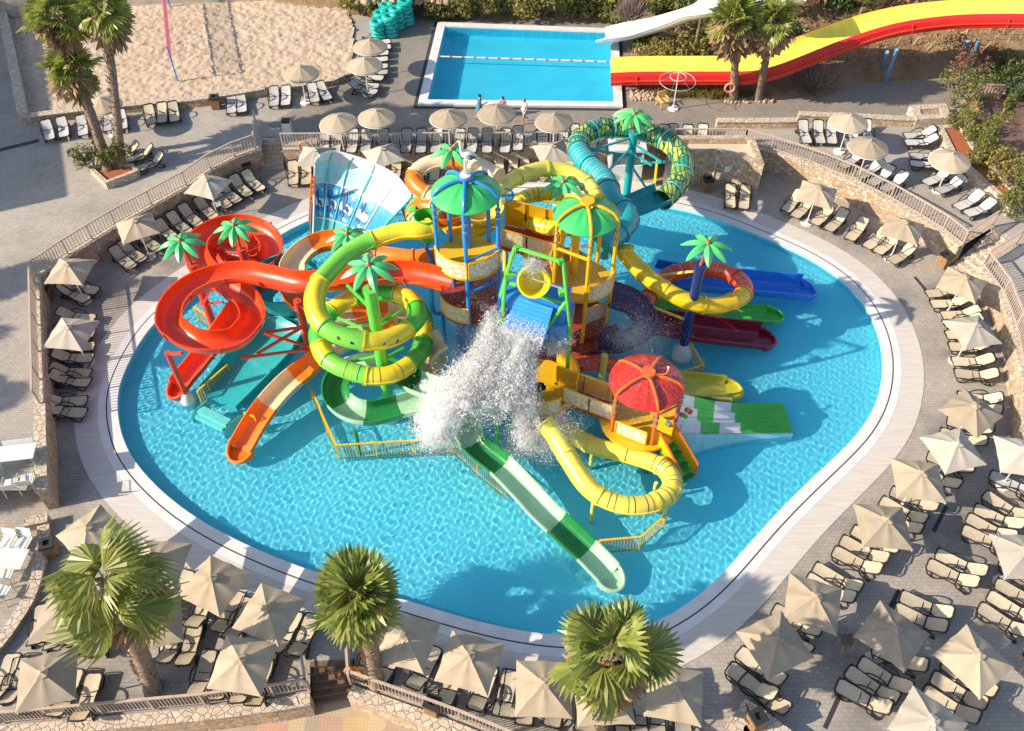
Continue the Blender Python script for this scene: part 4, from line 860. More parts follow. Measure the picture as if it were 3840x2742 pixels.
def twiggy(label,c,wx,h,seed,n=420,cat='shrub',trunk=0):
    rng=np.random.default_rng(seed); c=Vector(c); r=thing('dry_shrub',label,cat,c); mb=MB()
    for k in range(n):
        d=rng.normal(0,1,3); d[2]=abs(d[2])*.9+.1; d/=np.linalg.norm(d); L_=rng.uniform(.4,1); a=c+Vector((0,0,trunk))+Vector((d[0]*wx*.2,d[1]*wx*.2,d[2]*h*.25)); e=c+Vector((0,0,trunk))+Vector((d[0]*wx*.5*L_,d[1]*wx*.5*L_,d[2]*h*L_)); mb.beam(a,e+Vector(rng.normal(0,.1,3)),.02)
    mb.build('twigs',BARE,r)
    if trunk: MB().tube(cr([c,c+Vector((.15,0,trunk*.5)),c+Vector((0,0,trunk+.4))],.3),.12,7).build('trunk',BARE,r)
twiggy('leafless grey tree above the corner of the upper pool',hz(2363,98),2.6,2.2,1,700,'tree',1.6); twiggy('bare grey thorny shrub in front of the red slide, right of palms',P(3040,330,TZ),3.4,2.2,2,900); twiggy('dry grey shrub above the white slide',hz(2560,80),2.6,1.6,3)
def grass(name,label,c,wx,wy,h,m,n,seed):
    rng=np.random.default_rng(seed); c=Vector(c); V=[];Fq=[]
    for k in range(n):
        b_=np.array([c.x+rng.normal(0,.3)*wx,c.y+rng.normal(0,.3)*wy,c.z]); d=np.array([rng.normal(0,.4),rng.normal(0,.4),1]); a=rng.uniform(0,3.14); s=np.array([math.cos(a),math.sin(a),0])*.025; L_=h*rng.uniform(.5,1.1); o=len(V); V+=[b_-s,b_+s,b_+d*L_+s*.2,b_+d*L_-s*.2]; Fq.append((o,o+1,o+2,o+3))
    return tag(nparr(name,V,Fq,m),label,'grass')
grass('grass_tuft','green grass tuft left of the palms at the kerb',P(2690,358,TZ),1.6,.9,.8,BUSHY,700,1); grass('grass_tuft','low green grass along the gravel bed under the red slide',P(2560,360,TZ),3,.5,.5,BUSHY,700,2); grass('grass_tuft','straw coloured dry grass under the white slide',hz(2440,215),1.8,1,1.0,DRYG,700,3); grass('grass_tuft','straw coloured grass right of the first dry clump',hz(2530,230),1.6,.8,.9,DRYG,600,4); grass('grass_tuft','grass between the two palm trunks',P(2790,365,TZ),1,.5,.5,BUSHG,400,5)
# ground cover of straw and low weeds on the slope
rng=np.random.default_rng(9); n=9000; x=rng.uniform(-12,40,n); y=rng.uniform(54,84,n); yb=np.interp(x,hx,hy); ok=(y>yb+.3); x,y=x[ok],y[ok]; z=hill_z(x,y); n=len(x)
p=np.stack([x,y,z],1); a=rng.uniform(0,6.28,n); s=np.stack([np.cos(a),np.sin(a),np.zeros(n)],1)*.05; d=np.stack([rng.normal(0,.3,n),rng.normal(0,.3,n),rng.uniform(.2,.6,n)],1)
V=np.stack([p-s,p+s,p+d+s*.3,p+d-s*.3],1).reshape(-1,3); tag(nparr('dry_ground_cover',V,np.arange(4*n).reshape(n,4),DRYG),'dry straw and weeds covering the slope','ground cover',kind='stuff')
def rocks(name,label,poly,z,n,sz,seed,m,kind='stuff'):
    rng=np.random.default_rng(seed); xs=[p.x for p in poly]; ys=[p.y for p in poly]; X=rng.uniform(min(xs),max(xs),n); Y=rng.uniform(min(ys),max(ys),n); ok=inside(X,Y,[(p.x,p.y) for p in poly]); X,Y=X[ok],Y[ok]
    base=np.array([(1,0,0),(-1,0,0),(0,1,0),(0,-1,0),(0,0,1),(0,0,-1)],float); fc=np.array([(0,2,4),(2,1,4),(1,3,4),(3,0,4),(2,0,5),(1,2,5),(3,1,5),(0,3,5)])
    V=[];Fs=[]
    for i in range(len(X)):
        s=sz*rng.uniform(.5,1.5); v=base*s*rng.uniform(.6,1.2,3); a=rng.uniform(0,6.28); c,q=math.cos(a),math.sin(a); v=v@np.array([[c,q,0],[-q,c,0],[0,0,1]]); V.append(v+[X[i],Y[i],z+s*.3]); Fs.append(fc+6*i)
    o=nparr(name,np.concatenate(V),np.concatenate(Fs),m); tag(o,label,'stones',kind=kind); return o
ROCKM=simple('tan_rock',(.5,.36,.25),.95,.45,1.5)
tt=lambda x,y:P(x,y,TZ)
rocks('gravel','tan gravel along the kerb under the palms',[tt(2720,388),tt(2900,385),tt(2905,362),tt(2720,370)],TZ,260,.12,1,ROCKM); rocks('gravel','gravel bed under the red slide end',[tt(2362,378),tt(2420,380),tt(2560,358),tt(2560,340),tt(2362,340)],TZ,380,.12,2,ROCKM)
rocks('gravel','loose stones in the planting strip under the bottom left railing',[P(400,2742,-1.0),P(1170,2660,-1.0),P(1180,2630,-1.0),P(600,2690,-1.0)],-1.0,900,.06,3,ROCKM)
rocks('rubble','pale boulders along the top slope',[hz(1330,30),hz(1760,30),hz(1760,12),hz(1330,12)],2.6,130,.3,4,ROCKM)
tag(fillpoly('grass_patch',[[tt(1590,70),tt(1635,50),tt(1770,55),tt(1765,78),tt(1600,80)]],TZ+.02,simple('thin_lawn',(.16,.19,.05),.95,.5,6,bmp=1)),kind='structure')
# ============================================================ PLANTERS AND GARDEN ON THE RIGHT
def planter(label,loop,z,h,th,soil,name='stone_planter',cat='planter'):
    pts=[Vector((p.x,p.y)) for p in loop]; a=sum(pts[i].x*pts[(i+1)%len(pts)].y-pts[(i+1)%len(pts)].x*pts[i].y for i in range(len(pts)))
    if a<0: pts=pts[::-1]
    inn=poly_in(pts,th); r=thing(name,label,cat,(pts[0].x,pts[0].y,z)); n=len(pts); mb=MB()
    mb.add([(p.x,p.y,z-.1) for p in pts]+[(p.x,p.y,z+h) for p in pts]+[(p.x,p.y,z+h) for p in inn]+[(p.x,p.y,z-.1) for p in inn],sum([[(i,(i+1)%n,n+(i+1)%n,n+i),(n+i,n+(i+1)%n,2*n+(i+1)%n,2*n+i),(2*n+i,2*n+(i+1)%n,3*n+(i+1)%n,3*n+i)] for i in range(n)],[]))
    mb.build('stone_wall',STONECAP,r)
    if soil: MB().add([(p.x,p.y,z+h-.12) for p in inn],[tuple(range(n))]).build('soil',soil,r)
    return r
q=lambda x,y:A(x,y,TZ+.45)
planter('triangular stone planter with red soil holding the left palms',[q(735,1410),q(890,1550),q(1175,1440),q(1130,1385),q(960,1370)],TZ,.45,.22,SOIL)
bush('shrub','green shrub with grey stems in the triangular planter','shrub',A(800,1420,TZ+.3),1.8,1.4,1.9,BUSHG,900,.1,301); bush('shrub','leafy shrub between the palm trunks in the planter','shrub',A(980,1420,TZ+.3),1.6,1.2,1.8,BUSHG,800,.1,302)
q=lambda x,y:D(x,y,TZ+.7)
planter('square stone planter filled with pebbles near the top right',[q(1290,880),q(1355,1000),q(1650,985),q(1600,860)],TZ,.6,.5,PEBB)
planter('long stone wall planter with red soil beside the right terrace',[q(1520,1060),q(1640,1300),q(2150,1750),q(2290,1690),q(1900,1300),q(1740,1040)],TZ,.7,.35,SOIL)
def lowwall(label,pts,h=.5,th=.4): wall_thing('low_wall',label,pts,TZ-.1,TZ+h,th)
lowwall('low rubble wall behind the upper row of the right terrace, long part',[D(340,1030,TZ),D(1000,1060,TZ),D(1300,1075,TZ),D(1530,1070,TZ)]); lowwall('low rubble wall left of the right terrace loungers, short part',[C(1770,1090,TZ),C(2256,1090,TZ),D(330,1085,TZ)])
dk=MB().add([tuple(tt(*p)[:2])+(TZ+.05,) for p in [(3640,375),(3990,330),(3990,640),(3800,640),(3700,560)]],[(0,1,2,3,4)]).build('brown_decking',simple('brown_planks',(.2,.115,.085),.7,.35,2)); tag(dk,'brown timber decking at the right edge beyond the wooden fence','decking')
def woodfence(label,a,b_,h=1.0):
    a,b_=Vector(a),Vector(b_); r=thing('wooden_fence',label,'fence',a); n=max(4,int((b_-a).length/.2)); mb=MB()
    for k in range(n): c=a.lerp(b_,(k+.5)/n); mb.box((c.x,c.y,c.z+h/2),(.09,.05,h),math.atan2(b_.y-a.y,b_.x-a.x))
    mb.build('slats',WOOD,r); MB().beam(a+Vector((0,0,h)),b_+Vector((0,0,h)),.14,.06).build('handrail',WOOD,r)
    for c in (a,b_): MB().box((c.x,c.y,c.z+h/2),(.12,.12,h)).build('post',WOOD,r)
woodfence('slatted wooden fence beside the right terrace planting, slanting to the decking',D(1755,900,TZ),D(1870,1190,TZ)); woodfence('slatted wooden fence along the far side of the brown decking',D(1790,830,TZ),D(2040,840,TZ)); woodfence('slatted wooden fence piece at the far right edge',D(2190,850,TZ),D(2330,850,TZ)); woodfence('low wooden fence behind the lower cypress',D(1975,1350,TZ),D(2150,1460,TZ))
k=0
for x,y,wx,wy,h,m,lab in [(1690,640,2.4,2,3.0,FLOW,'pink flowering shrub around the blue slide post'),(1660,880,2,1.8,2.6,BUSHG,'tall green shrub by the square pebble planter'),(1720,1120,1.8,1.6,2,BUSHG,'green shrub along the wooden fence'),(1820,1260,1.8,1.6,2,BUSHG,'green shrub at the foot of the upper cypress'),(1950,1400,2,1.8,1.8,BUSHY,'pale green shrub by the low wooden fence'),(2080,1520,2.4,2,1.8,BUSHY,'pale green spreading shrub right of the planter'),(2020,720,2.4,1.8,1.5,BUSHD,'dark green shrub on the decking edge'),(2210,640,2.6,2,1.8,BUSHG,'green shrub near the top right path'),(2230,820,1.6,1,.9,BUSHD,'green shrub at the right edge fence'),(1990,560,2.6,1.6,1.4,FLOW,'low flowering shrub on the bank under the slide')]:
    bush('shrub',lab,'shrub',D(x,y,TZ+.3)-Vector((0,0,.1)),wx,wy,h,m,1100,.1,400+k,None,6,lobes=11); k+=1
def cypress(label,base,top,w,seed):
    rng=np.random.default_rng(seed); base,top=Vector(base),Vector(top); r=thing('cypress_tree',label,'tree',base); nlb=14
    cs=np.array([base.lerp(top,.12+.86*k/(nlb-1))+Vector(rng.normal(0,w*.14,3)) for k in range(nlb)]); rad=np.array([[w*(.55-.35*(k/(nlb-1))**2)*rng.uniform(.8,1.2)]*2+[(top-base).length/nlb*.9] for k in range(nlb)])
    V,Fq=leafcloud(rng,cs,rad,3600,.075); nparr('crown',V,Fq,BUSHG,r); MB().tube([base,base.lerp(top,.85)],[.12,.04],7).build('trunk',BARE,r)
cypress('slim cypress leaning across the decking',D(1830,1470,TZ),D(2150,800,TZ+4.6),1.1,1); cypress('slim cypress at the right edge, lower one',D(2150,1830,TZ),D(2330,1330,TZ+4),1.1,2)
# kerb around lower left patio
kb=[J(410,1300,.3),J(405,1480,.3),M(395,60,.3),M(345,330,.3),M(265,540,.3),M(150,720,.3),M(20,900,.3),M(-200,1100,.3)]
wall_thing('low_wall','curved rubble kerb wall around the lower left patio',cr(kb,.5),-.05,.32,.4,left=False); wall_thing('low_wall','short rubble wall block at the top of the lower left patio',[J(215,1330,.4),J(410,1290,.4)],-.05,.5,.35,left=False)
pq=lambda x,y:O(x,y,.55)
planter('stone block planter at the bottom edge under a litter bin',[pq(1880,1530),pq(2020,1350),pq(2170,1440),PP(320,1640,.55),O(2000,1900,.55),O(1800,1700,.55)],0,.55,1.0,STONECAP)
# off-frame hotel block on the left whose shadow falls across the terrace
hb_=thing('hotel_block','cream hotel block just outside the left edge','building',(-41,37,TZ))
MB().strip([(-41,36.8),(-57,75)],TZ-.1,TZ+9,12).build('walls',simple('hotel_render',(.6,.55,.48),.9,.1,1),hb_); MB().strip([(-40.9,36.6),(-57,75.2)],TZ+9,TZ+9.25,12.2).build('roof',CONC,hb_)
for i,(x,y,h) in enumerate([(-38,30.5,7.5),(-39,26.5,6.5),(-37.5,22.5,7.0),(-36,18.5,7.0)]):
    palm('palm_tree',f'palm outside the left edge, {ORD[i]} from the far end, shading the left terrace',(x,y,TZ-.1),(x+.3,y,TZ+h),.26,.22,30,1.0,.65,10,.45,50+i)
# ============================================================ SLIDES ON THE UPPER TERRACE
def U(w_,h,t=.05,n=10,lip=.09,flat=0,left_h=None):
    """closed trough profile, open side up; s = right of travel"""
    lh=h if left_h is None else left_h
    inn=[]
    for k in range(n+1):
        a=math.pi*k/n; s=-w_*math.cos(a); sg=-1 if s<0 else 1; s2=sg*(abs(s)/w_)**(1-flat)*w_ if flat else s
        hh=lh if s<0 else h; inn.append((s2,hh*(1-math.sin(a))-.0))
    out=[(s*(1+t/w_),u-t) for s,u in inn]
    pr=[(-w_-lip,lh+.0)]+inn+[(w_+lip,h+.0)]
    pr+=[(w_+lip,h-t)]+[ (q[0],q[1]) for q in out[::-1]] +[(-w_-lip,lh-t)]
    return pr
def trough(root,pts,prof,mat,name='trough',step=.3):
    return MB().sweep(cr(pts,step),prof).build(name,mat,root,True)
def tangs(pts): return [(pts[min(i+1,len(pts)-1)]-pts[max(i-1,0)]).normalized() for i in range(len(pts))]
class Piece(list): tang=None
def split_path(pts,fr):
    """cut a dense path into pieces at length fractions, keeping the tangents of the whole"""
    L_=[0]
    for i in range(1,len(pts)): L_.append(L_[-1]+(pts[i]-pts[i-1]).length)
    tg=tangs(pts); out=[]; idx=[0]+[min(range(len(pts)),key=lambda i:abs(L_[i]-f*L_[-1])) for f in fr]+[len(pts)-1]
    for i0,i1 in zip(idx[:-1],idx[1:]): q=Piece(pts[i0:i1+1]); q.tang=tg[i0:i1+1]; out.append(q)
    return out
r=thing('water_slide','white open slide curving down into the far right corner of the upper pool','water slide',C(800,360,TZ+.3))
wp=cr([C(815,355,TZ+.5),C(960,325,TZ+1.0),C(1150,290,TZ+1.5),C(1350,235,TZ+2.3),C(1500,185,TZ+3.0),C(1640,130,TZ+3.7),C(1850,95,TZ+4.0),C(2100,85,TZ+4.6),D(220,40,TZ+5.2),D(420,-10,TZ+5.8)],.4)
for i,sg in enumerate(split_path(wp,[.25,.5,.75])): MB().sweep(sg,U(.95,.6,.06,10,.1),tang=sg.tang).build('trough_section',WHITE,r,True)
for q in (8,16,24): 
    c=wp[q]; MB().tube([Vector((c.x,c.y,TZ-.3)),c+Vector((0,0,.02))],.09,8).build('support_post',METAL,r)
r=thing('water_slide','long yellow lined red slide sweeping from the top right into the upper pool','water slide',C(880,640,TZ+.2))
CRIM=plastic('crimson_gelcoat',(.66,.02,.02))
yp=cr([C(880,640,TZ+.45),C(1100,632,TZ+.6),C(1400,630,TZ+.8),C(1750,630,TZ+1.0),C(2050,625,TZ+1.2),D(60,590,TZ+1.5),D(330,490,TZ+2.0),D(640,370,TZ+2.7),D(950,270,TZ+3.3),D(1250,205,TZ+3.8),D(1600,165,TZ+4.2),D(1950,155,TZ+4.5),D(2300,160,TZ+4.8),D(2700,180,TZ+5.2)],.4)
for i,sg in enumerate(split_path(yp,[.2,.4,.6,.8])):
    MB().sweep(sg,U(1.0,.75,.03,10,.0),tang=sg.tang).build('yellow_trough',YPALE,r,True)
    out=[(p_[0]*1.0,p_[1]) for p_ in U(1.07,.7,.07,10,.12)]
    MB().sweep(sg,[(a,b_-.045) for a,b_ in out],tang=sg.tang).build('red_shell',CRIM,r,True)
    MB().sweep(sg,[(.98,.77),(1.38,.72),(1.44,.3),(1.38,.05),(1.32,.05),(1.36,.3),(1.31,.66),(.98,.71)],tang=sg.tang).build('red_side_panel',CRIM,r,True)
    mb=MB(); mb.sweep(sg,[(1.4,.42),(1.5,.4),(1.5,.34),(1.4,.36)],tang=sg.tang); 
    for k in range(4,len(sg)-1,9): mb.sweep([sg[k],sg[k]+sg.tang[k]*.06],[(1.38,.08),(1.5,.08),(1.5,.66),(1.38,.7)])
    mb.build('stiffener',RED2,r)
for px,py,bx,by in [(1180,420,1100,650),(1100,440,1060,560),(1870,345,1765,620),(1780,345,1740,460)]:
    b_=D(bx,by,TZ+.4); b_.z=float(hill_z(b_.x,b_.y))-.1; MB().tube([b_,D(px,py,TZ+3.3)],.11,8).build('support_post',simple('pale_blue_paint',(.14,.34,.6),.5),r)
# ============================================================ STONE HUT, BOOTH
hut=thing('stone_hut','low stone pump hut with sand coloured roof and parapet, right of the teal ring','building',C(1750,1560,0))
f0,f1,f2_,f3=C(1310,1590,0),C(1735,1560,0),C(2110,1660,0),C(2140,1250,0.0)
def up_(p,z): return (p.x,p.y,z)
bk0=P(2520,560,TZ); bk1=P(2845,560,TZ)
hz1=2.3
loop=[Vector((p.x,p.y)) for p in (f0,f1,f2_,Vector((bk1.x-.5,bk1.y,0)),Vector((bk0.x,bk0.y,0)))]
inn=poly_in(loop,.4) if sum(loop[i].x*loop[(i+1)%5].y-loop[(i+1)%5].x*loop[i].y for i in range(5))>0 else poly_in(loop[::-1],.4)[::-1]
mb=MB(); n=5; mb.add([(p.x,p.y,-.1) for p in loop]+[(p.x,p.y,hz1) for p in loop]+[(p.x,p.y,hz1) for p in inn]+[(p.x,p.y,1.9) for p in inn],sum([[(i,(i+1)%n,n+(i+1)%n,n+i),(n+i,n+(i+1)%n,2*n+(i+1)%n,2*n+i),(2*n+i,2*n+(i+1)%n,3*n+(i+1)%n,3*n+i)] for i in range(n)],[])); mb.build('walls',STONE,hut)
MB().add([(p.x,p.y,1.95) for p in inn],[tuple(range(5))]).build('roof',simple('sand_screed',(.6,.5,.38),.9,.08,1),hut)
lpx=[(p.x,p.y,hz1+.03) for p in loop]
MB().tube([(p.x,p.y,0) for p in (f1,)]+[(f1.x,f1.y,hz1)],.09,8).build('corner_pillar',STONECAP,hut)
c=(f1+f2_)/2; MB().box((c.x-.7,c.y-.05,1.55),(.3,.06,.36)).build('notice_plate',WHITEP,hut)
bo=thing('kiosk','white lifeguard kiosk with glazed window behind the teal ring pole','kiosk',C(1000,1530,0)); 
k0,k1=C(860,1525,0),C(1135,1540,0); kc=(k0+k1)/2; kw=(k1-k0).length; kd=1.5; kc=kc+Vector((0,kd/2,0))
mb=MB(); mb.box((kc.x,kc.y,.55),(kw,kd,1.1)); 
for sx in (-1,1):
    for sy in (-1,1): mb.box((kc.x+sx*(kw/2-.06),kc.y+sy*(kd/2-.06),1.6),(.12,.12,1.1))
mb.build('body',WHITEP,bo); MB().box((kc.x,kc.y,2.2),(kw+.25,kd+.25,.14)).build('roof',WHITEP,bo)
gl=simple('dark_glass',(.12,.16,.19),.08); MB().box((kc.x,kc.y,1.6),(kw-.26,kd-.26,.98)).build('window',gl,bo); MB().box((kc.x,kc.y-kd/2+.02,1.6),(.07,.05,1.0)).build('window_frame',WHITEP,bo); MB().box((kc.x+.0,kc.y,2.29),(kw*.7,.5,.04)).build('roof_board',WOOD,bo)
bd=thing('warning_board','yellow board leaning on the hut wall beside the kiosk','board',C(1255,1560,0)); MB().beam(C(1250,1560,.02),C(1275,1340,1.6),.06,.5).build('panel',YEL,bd)
for x,y,t_,lb in [(1000,190,Hh,'upper one'),(1985,1040,Hh,'middle one'),(2155,1470,Hh,'lowest one')]:
    p=t_(x,y,.6); mb=MB(); mb.lathe((p.x-.05,p.y-.1,p.z),[(0,-.09),(.1,-.07),(.12,0),(.1,.07),(0,.09)],10); tag(mb.build('wall_lamp',METAL),f'small round wall lamp on the right retaining wall, {lb}','lamp')
# ============================================================ PEOPLE
def person(label,base,heading,sc_,top,bottom,pose,hairc=HAIR,cap=None,dress=False):
    """one continuous skinned body; clothes are shells that follow it"""
    r=thing('person',label,'person',base,heading)
    J_=dict(hip=(0,0,.95),ch=(0,.02,1.25),nk=(0,.02,1.47),hd=(0,.05,1.6),ht=(0,.04,1.72),
      ls=(-.19,.02,1.4),rs=(.19,.02,1.4),lh=(-.1,0,.9),rh=(.1,0,.9)); J_.update(pose)
    E_=[('hip','ch'),('ch','nk'),('nk','hd'),('hd','ht'),('nk','ls'),('ls','le'),('le','lw'),('lw','lf'),('nk','rs'),('rs','re'),('re','rw'),('rw','rf'),('hip','lh'),('lh','lk'),('lk','la'),('la','lt'),('hip','rh'),('rh','rk'),('rk','ra'),('ra','rt')]
    Rr=dict(hip=.13,ch=.135,nk=.055,hd=.085,ht=.07,ls=.06,rs=.06,le=.042,re=.042,lw=.03,rw=.03,lf=.032,rf=.032,lh=.095,rh=.095,lk=.058,rk=.058,la=.04,ra=.04,lt=.036,rt=.036,lk2=.075,rk2=.075,le2=.05,re2=.05)
    def skin(nm,keys,edges,mat,grow,parent):
        me=bpy.data.meshes.new(nm); ks=list(keys); me.from_pydata([tuple(v*sc_ for v in J_[k]) for k in ks],[(ks.index(a),ks.index(b_)) for a,b_ in edges if a in ks and b_ in ks],[])
        me.materials.append(mat); o=bpy.data.objects.new(nm,me); COL.objects.link(o); o.parent=parent
        m=o.modifiers.new('skin','SKIN'); m.use_smooth_shade=True
        for i,k in enumerate(ks):
            q=(Rr[k]*(1.0)+grow)*sc_; me.skin_vertices[0].data[i].radius=(q,q*(.8 if k in('ch','hip') else 1)); me.skin_vertices[0].data[i].use_root=(k in ('hip','ch') and i==0)
        s=o.modifiers.new('sub','SUBSURF'); s.levels=1; s.render_levels=2; return o
    skin('body',[k for k in J_ if not k.endswith('2')],E_,SKIN,0,r)
    skin('shirt',['ch','hip','nk','ls','rs','le2','re2'] if 'le2' in J_ else ['ch','hip','ls','rs','nk'],E_+[('ls','le2'),('rs','re2')],top,.02,r) if top else None
    if dress:
        mb=MB(); mb.lathe((0,0,0),[(.15*sc_,1.05*sc_),(.19*sc_,.9*sc_),(.25*sc_,.55*sc_)],14); o=mb.build('dress',top,None,True); o.parent=r
    else: skin('shorts',['hip','lh','rh','lk2','rk2'],E_+[('lh','lk2'),('rh','rk2')],bottom,.025,r)
    mb=MB(); h=Vector(J_['hd'])*sc_; mb.lathe((h.x,h.y-.012,h.z-.02*sc_),[(.075*sc_,-.02),(.105*sc_,.03*sc_),(.1*sc_,.09*sc_),(.06*sc_,.14*sc_),(0,.155*sc_)],12); o=mb.build('hair' if not cap else 'cap',cap or hairc,None,True); o.parent=r
    mb=MB(); 
    for sx in (-1,1): mb.box((h.x+sx*.032*sc_,h.y+.082*sc_,h.z+.015*sc_),(.018*sc_,.012,.01))
    mb.box((h.x,h.y+.085*sc_,h.z-.05*sc_),(.045*sc_,.01,.012)); o=mb.build('face_features',HAIR,None); o.parent=r
    mb=MB(); mb.box((h.x,h.y+.095*sc_,h.z-.015*sc_),(.022*sc_,.03*sc_,.045*sc_))
    for sx in (-1,1): mb.box((h.x+sx*.088*sc_,h.y,h.z-.01*sc_),(.014,.03*sc_,.05*sc_))
    o=mb.build('nose_and_ears',SKIN,None); o.parent=r
    for sx,k in ((-1,'lf'),(1,'rf')):
        f=Vector(J_[k])*sc_; mb=MB()
        dv=(f-Vector(J_['lw' if sx<0 else 'rw'])*sc_).normalized(); sd=Vector((0,1,0)) if abs(dv.y)<.7 else Vector((1,0,0))
        for j in range(4): b0=f+sd*(j-1.5)*.018; mb.tube([b0,b0+dv*(.05+.01*(j in(1,2))),b0+dv*.085*sc_+Vector((-sx*.015,0,-.01))],.008,5)
        mb.tube([f-dv*.03,f+sd*.045+dv*.01,f+sd*.05+dv*.045],.009,5); o=mb.build('fingers',SKIN,None); o.parent=r
    return r
stand=dict(le=(-.25,-.02,1.12),re=(.25,.0,1.12),lw=(-.25,.1,.9),rw=(.26,.1,.9),lf=(-.25,.13,.82),rf=(.26,.13,.82),lk=(-.11,.16,.5),rk=(.1,-.02,.48),la=(-.11,.12,.08),ra=(.1,-.3,.14),lt=(-.11,.25,.04),rt=(.1,-.2,.03),lk2=(-.11,.11,.62),rk2=(.1,0,.62),le2=(-.23,0,1.22),re2=(.23,0,1.22))
phone=dict(stand,re=(.23,.1,1.12),rw=(.14,.33,1.12),rf=(.1,.4,1.14))
wh_=simple('white_cotton',(.78,.77,.76),.9,.05,5); blu_=simple('teal_blue_dress',(.06,.24,.36),.9,.2,6); pnk_=simple('pink_dress',(.65,.25,.38),.9,.2,6); gs_=simple('grey_shorts',(.55,.52,.5),.9,.1,6); dk_=simple('dark_shorts',(.04,.035,.05),.9,.2,6)
person('woman in a blue dress walking past the upper pool, holding a phone',B(1915,1005,TZ),R(-80),1.0,blu_,None,phone,dress=True)
o=MB().box((.1,.45,1.15),(.07,.14,.012)).build('phone',BINB); o.location=B(1915,1005,TZ); o.rotation_euler=(0,0,R(-80)); tag(o,'dark phone in the hand of the woman in blue','phone')
person('child in a pink dress, half hidden by a round parasol',B(2115,985,TZ),R(150),.82,pnk_,None,stand,dress=True)
person('man in white shirt, grey shorts and cap walking beside the upper pool',C(150,1042,TZ),R(120),1.03,wh_,gs_,stand,cap=simple('grey_cap',(.2,.24,.28),.8))
person('man in white vest and dark shorts at the right edge beside the dark parasol',PP(2210,1075,0),R(-40),1.05,wh_,dk_,stand)
# ============================================================ PLAYGROUND HELPERS
def circ(r,n=20): return [(r*math.cos(2*math.pi*k/n),r*math.sin(2*math.pi*k/n)) for k in range(n)]
def tube_slide(name,label,pts,r,secs,stripes=None,step=.22,cat='water slide'):
    """secs: list of (end fraction, material)"""
    path=cr(pts,step); root=thing(name,label,cat,path[-1]); pieces=split_path(path,[f for f,_ in secs[:-1]])
    for sg,(fr,m) in zip(pieces,secs):
        if len(sg)<2: continue
        mb=MB(); mb.sweep(sg,circ(r),None,False,sg.tang)
        d=(sg[1]-sg[0]).normalized(); mb.sweep([sg[0],sg[0]+d*.09],circ(r+.055),None,True)
        d=(sg[-1]-sg[-2]).normalized(); mb.sweep([sg[-1]-d*.05,sg[-1]+d*.035],circ(r+.055),None,False)
        mb.sweep(sg,[(r+.05,-.03),(r+.05,.03),(r-.01,.03),(r-.01,-.03)],tang=sg.tang); mb.sweep(sg,[(-r-.05,-.03),(-r+.01,-.03),(-r+.01,.03),(-r-.05,.03)],tang=sg.tang)
        mb.build('tube_section',m,root,True)
    if stripes:
        f0,f1,cols,gap=stripes; n=len(path); L_=[0]
        for i in range(1,n): L_.append(L_[-1]+(path[i]-path[i-1]).length)
        s=f0*L_[-1]; k=0
        while s<f1*L_[-1]:
            i=min(range(n-1),key=lambda q:abs(L_[q]-s)); d=(path[i+1]-path[i]).normalized()
            MB().sweep([path[i],path[i]+d*.035],circ(r+.006,20),None,False).build('stripe',cols[k%len(cols)],root,True); s+=gap; k+=1
    return root,path
def open_slide(name,label,pts,prof,secs,step=.22,root=None,cat='water slide'):
    path=cr(pts,step); root=root or thing(name,label,cat,path[-1])
    for sg,(fr,m) in zip(split_path(path,[f for f,_ in secs[:-1]]),secs):
        if len(sg)>1: MB().sweep(sg,prof,tang=sg.tang).build('trough_section',m,root,True)
    return root,path
def end_lip(root,path,w_,h,m):
    """rounded basin at the foot of an open slide"""
    t=(path[-1]-path[-3]).normalized(); t.z=0; t.normalize(); sd=t.cross(Vector((0,0,1))); e=path[-1]; arc=[]
    for k in range(13):
        a=math.pi*k/12; arc.append(e+sd*(-w_*1.05*math.cos(a))+t*(.75*math.sin(a))+Vector((0,0,h*.9*(1-.75*math.sin(a)))))
    mb=MB(); mb.tube(arc,.08,8); n=len(arc); V=[Vector((p.x,p.y,e.z+.0)) for p in arc]; mb.add(V+[v-Vector((0,0,.05)) for v in V],[tuple(range(n))]+[tuple(range(2*n-1,n-1,-1))])
    lo=[Vector((p.x,p.y,e.z-.05)) for p in arc]; mb.add(arc+lo,[(i,i+1,n+i+1,n+i) for i in range(n-1)]); mb.build('end_lip',m,root,True)
def alt(n,*mats): return [((i+1)/n,mats[i%len(mats)]) for i in range(n)]
DRKB=simple('stripe_navy',(.02,.03,.12),.4); DRKR=simple('stripe_red',(.4,.03,.02),.4); DRKG=simple('stripe_green',(.03,.25,.15),.4); ORS=simple('stripe_orange',(.75,.4,.02),.4); GREYS=simple('stripe_grey',(.45,.4,.4),.4)
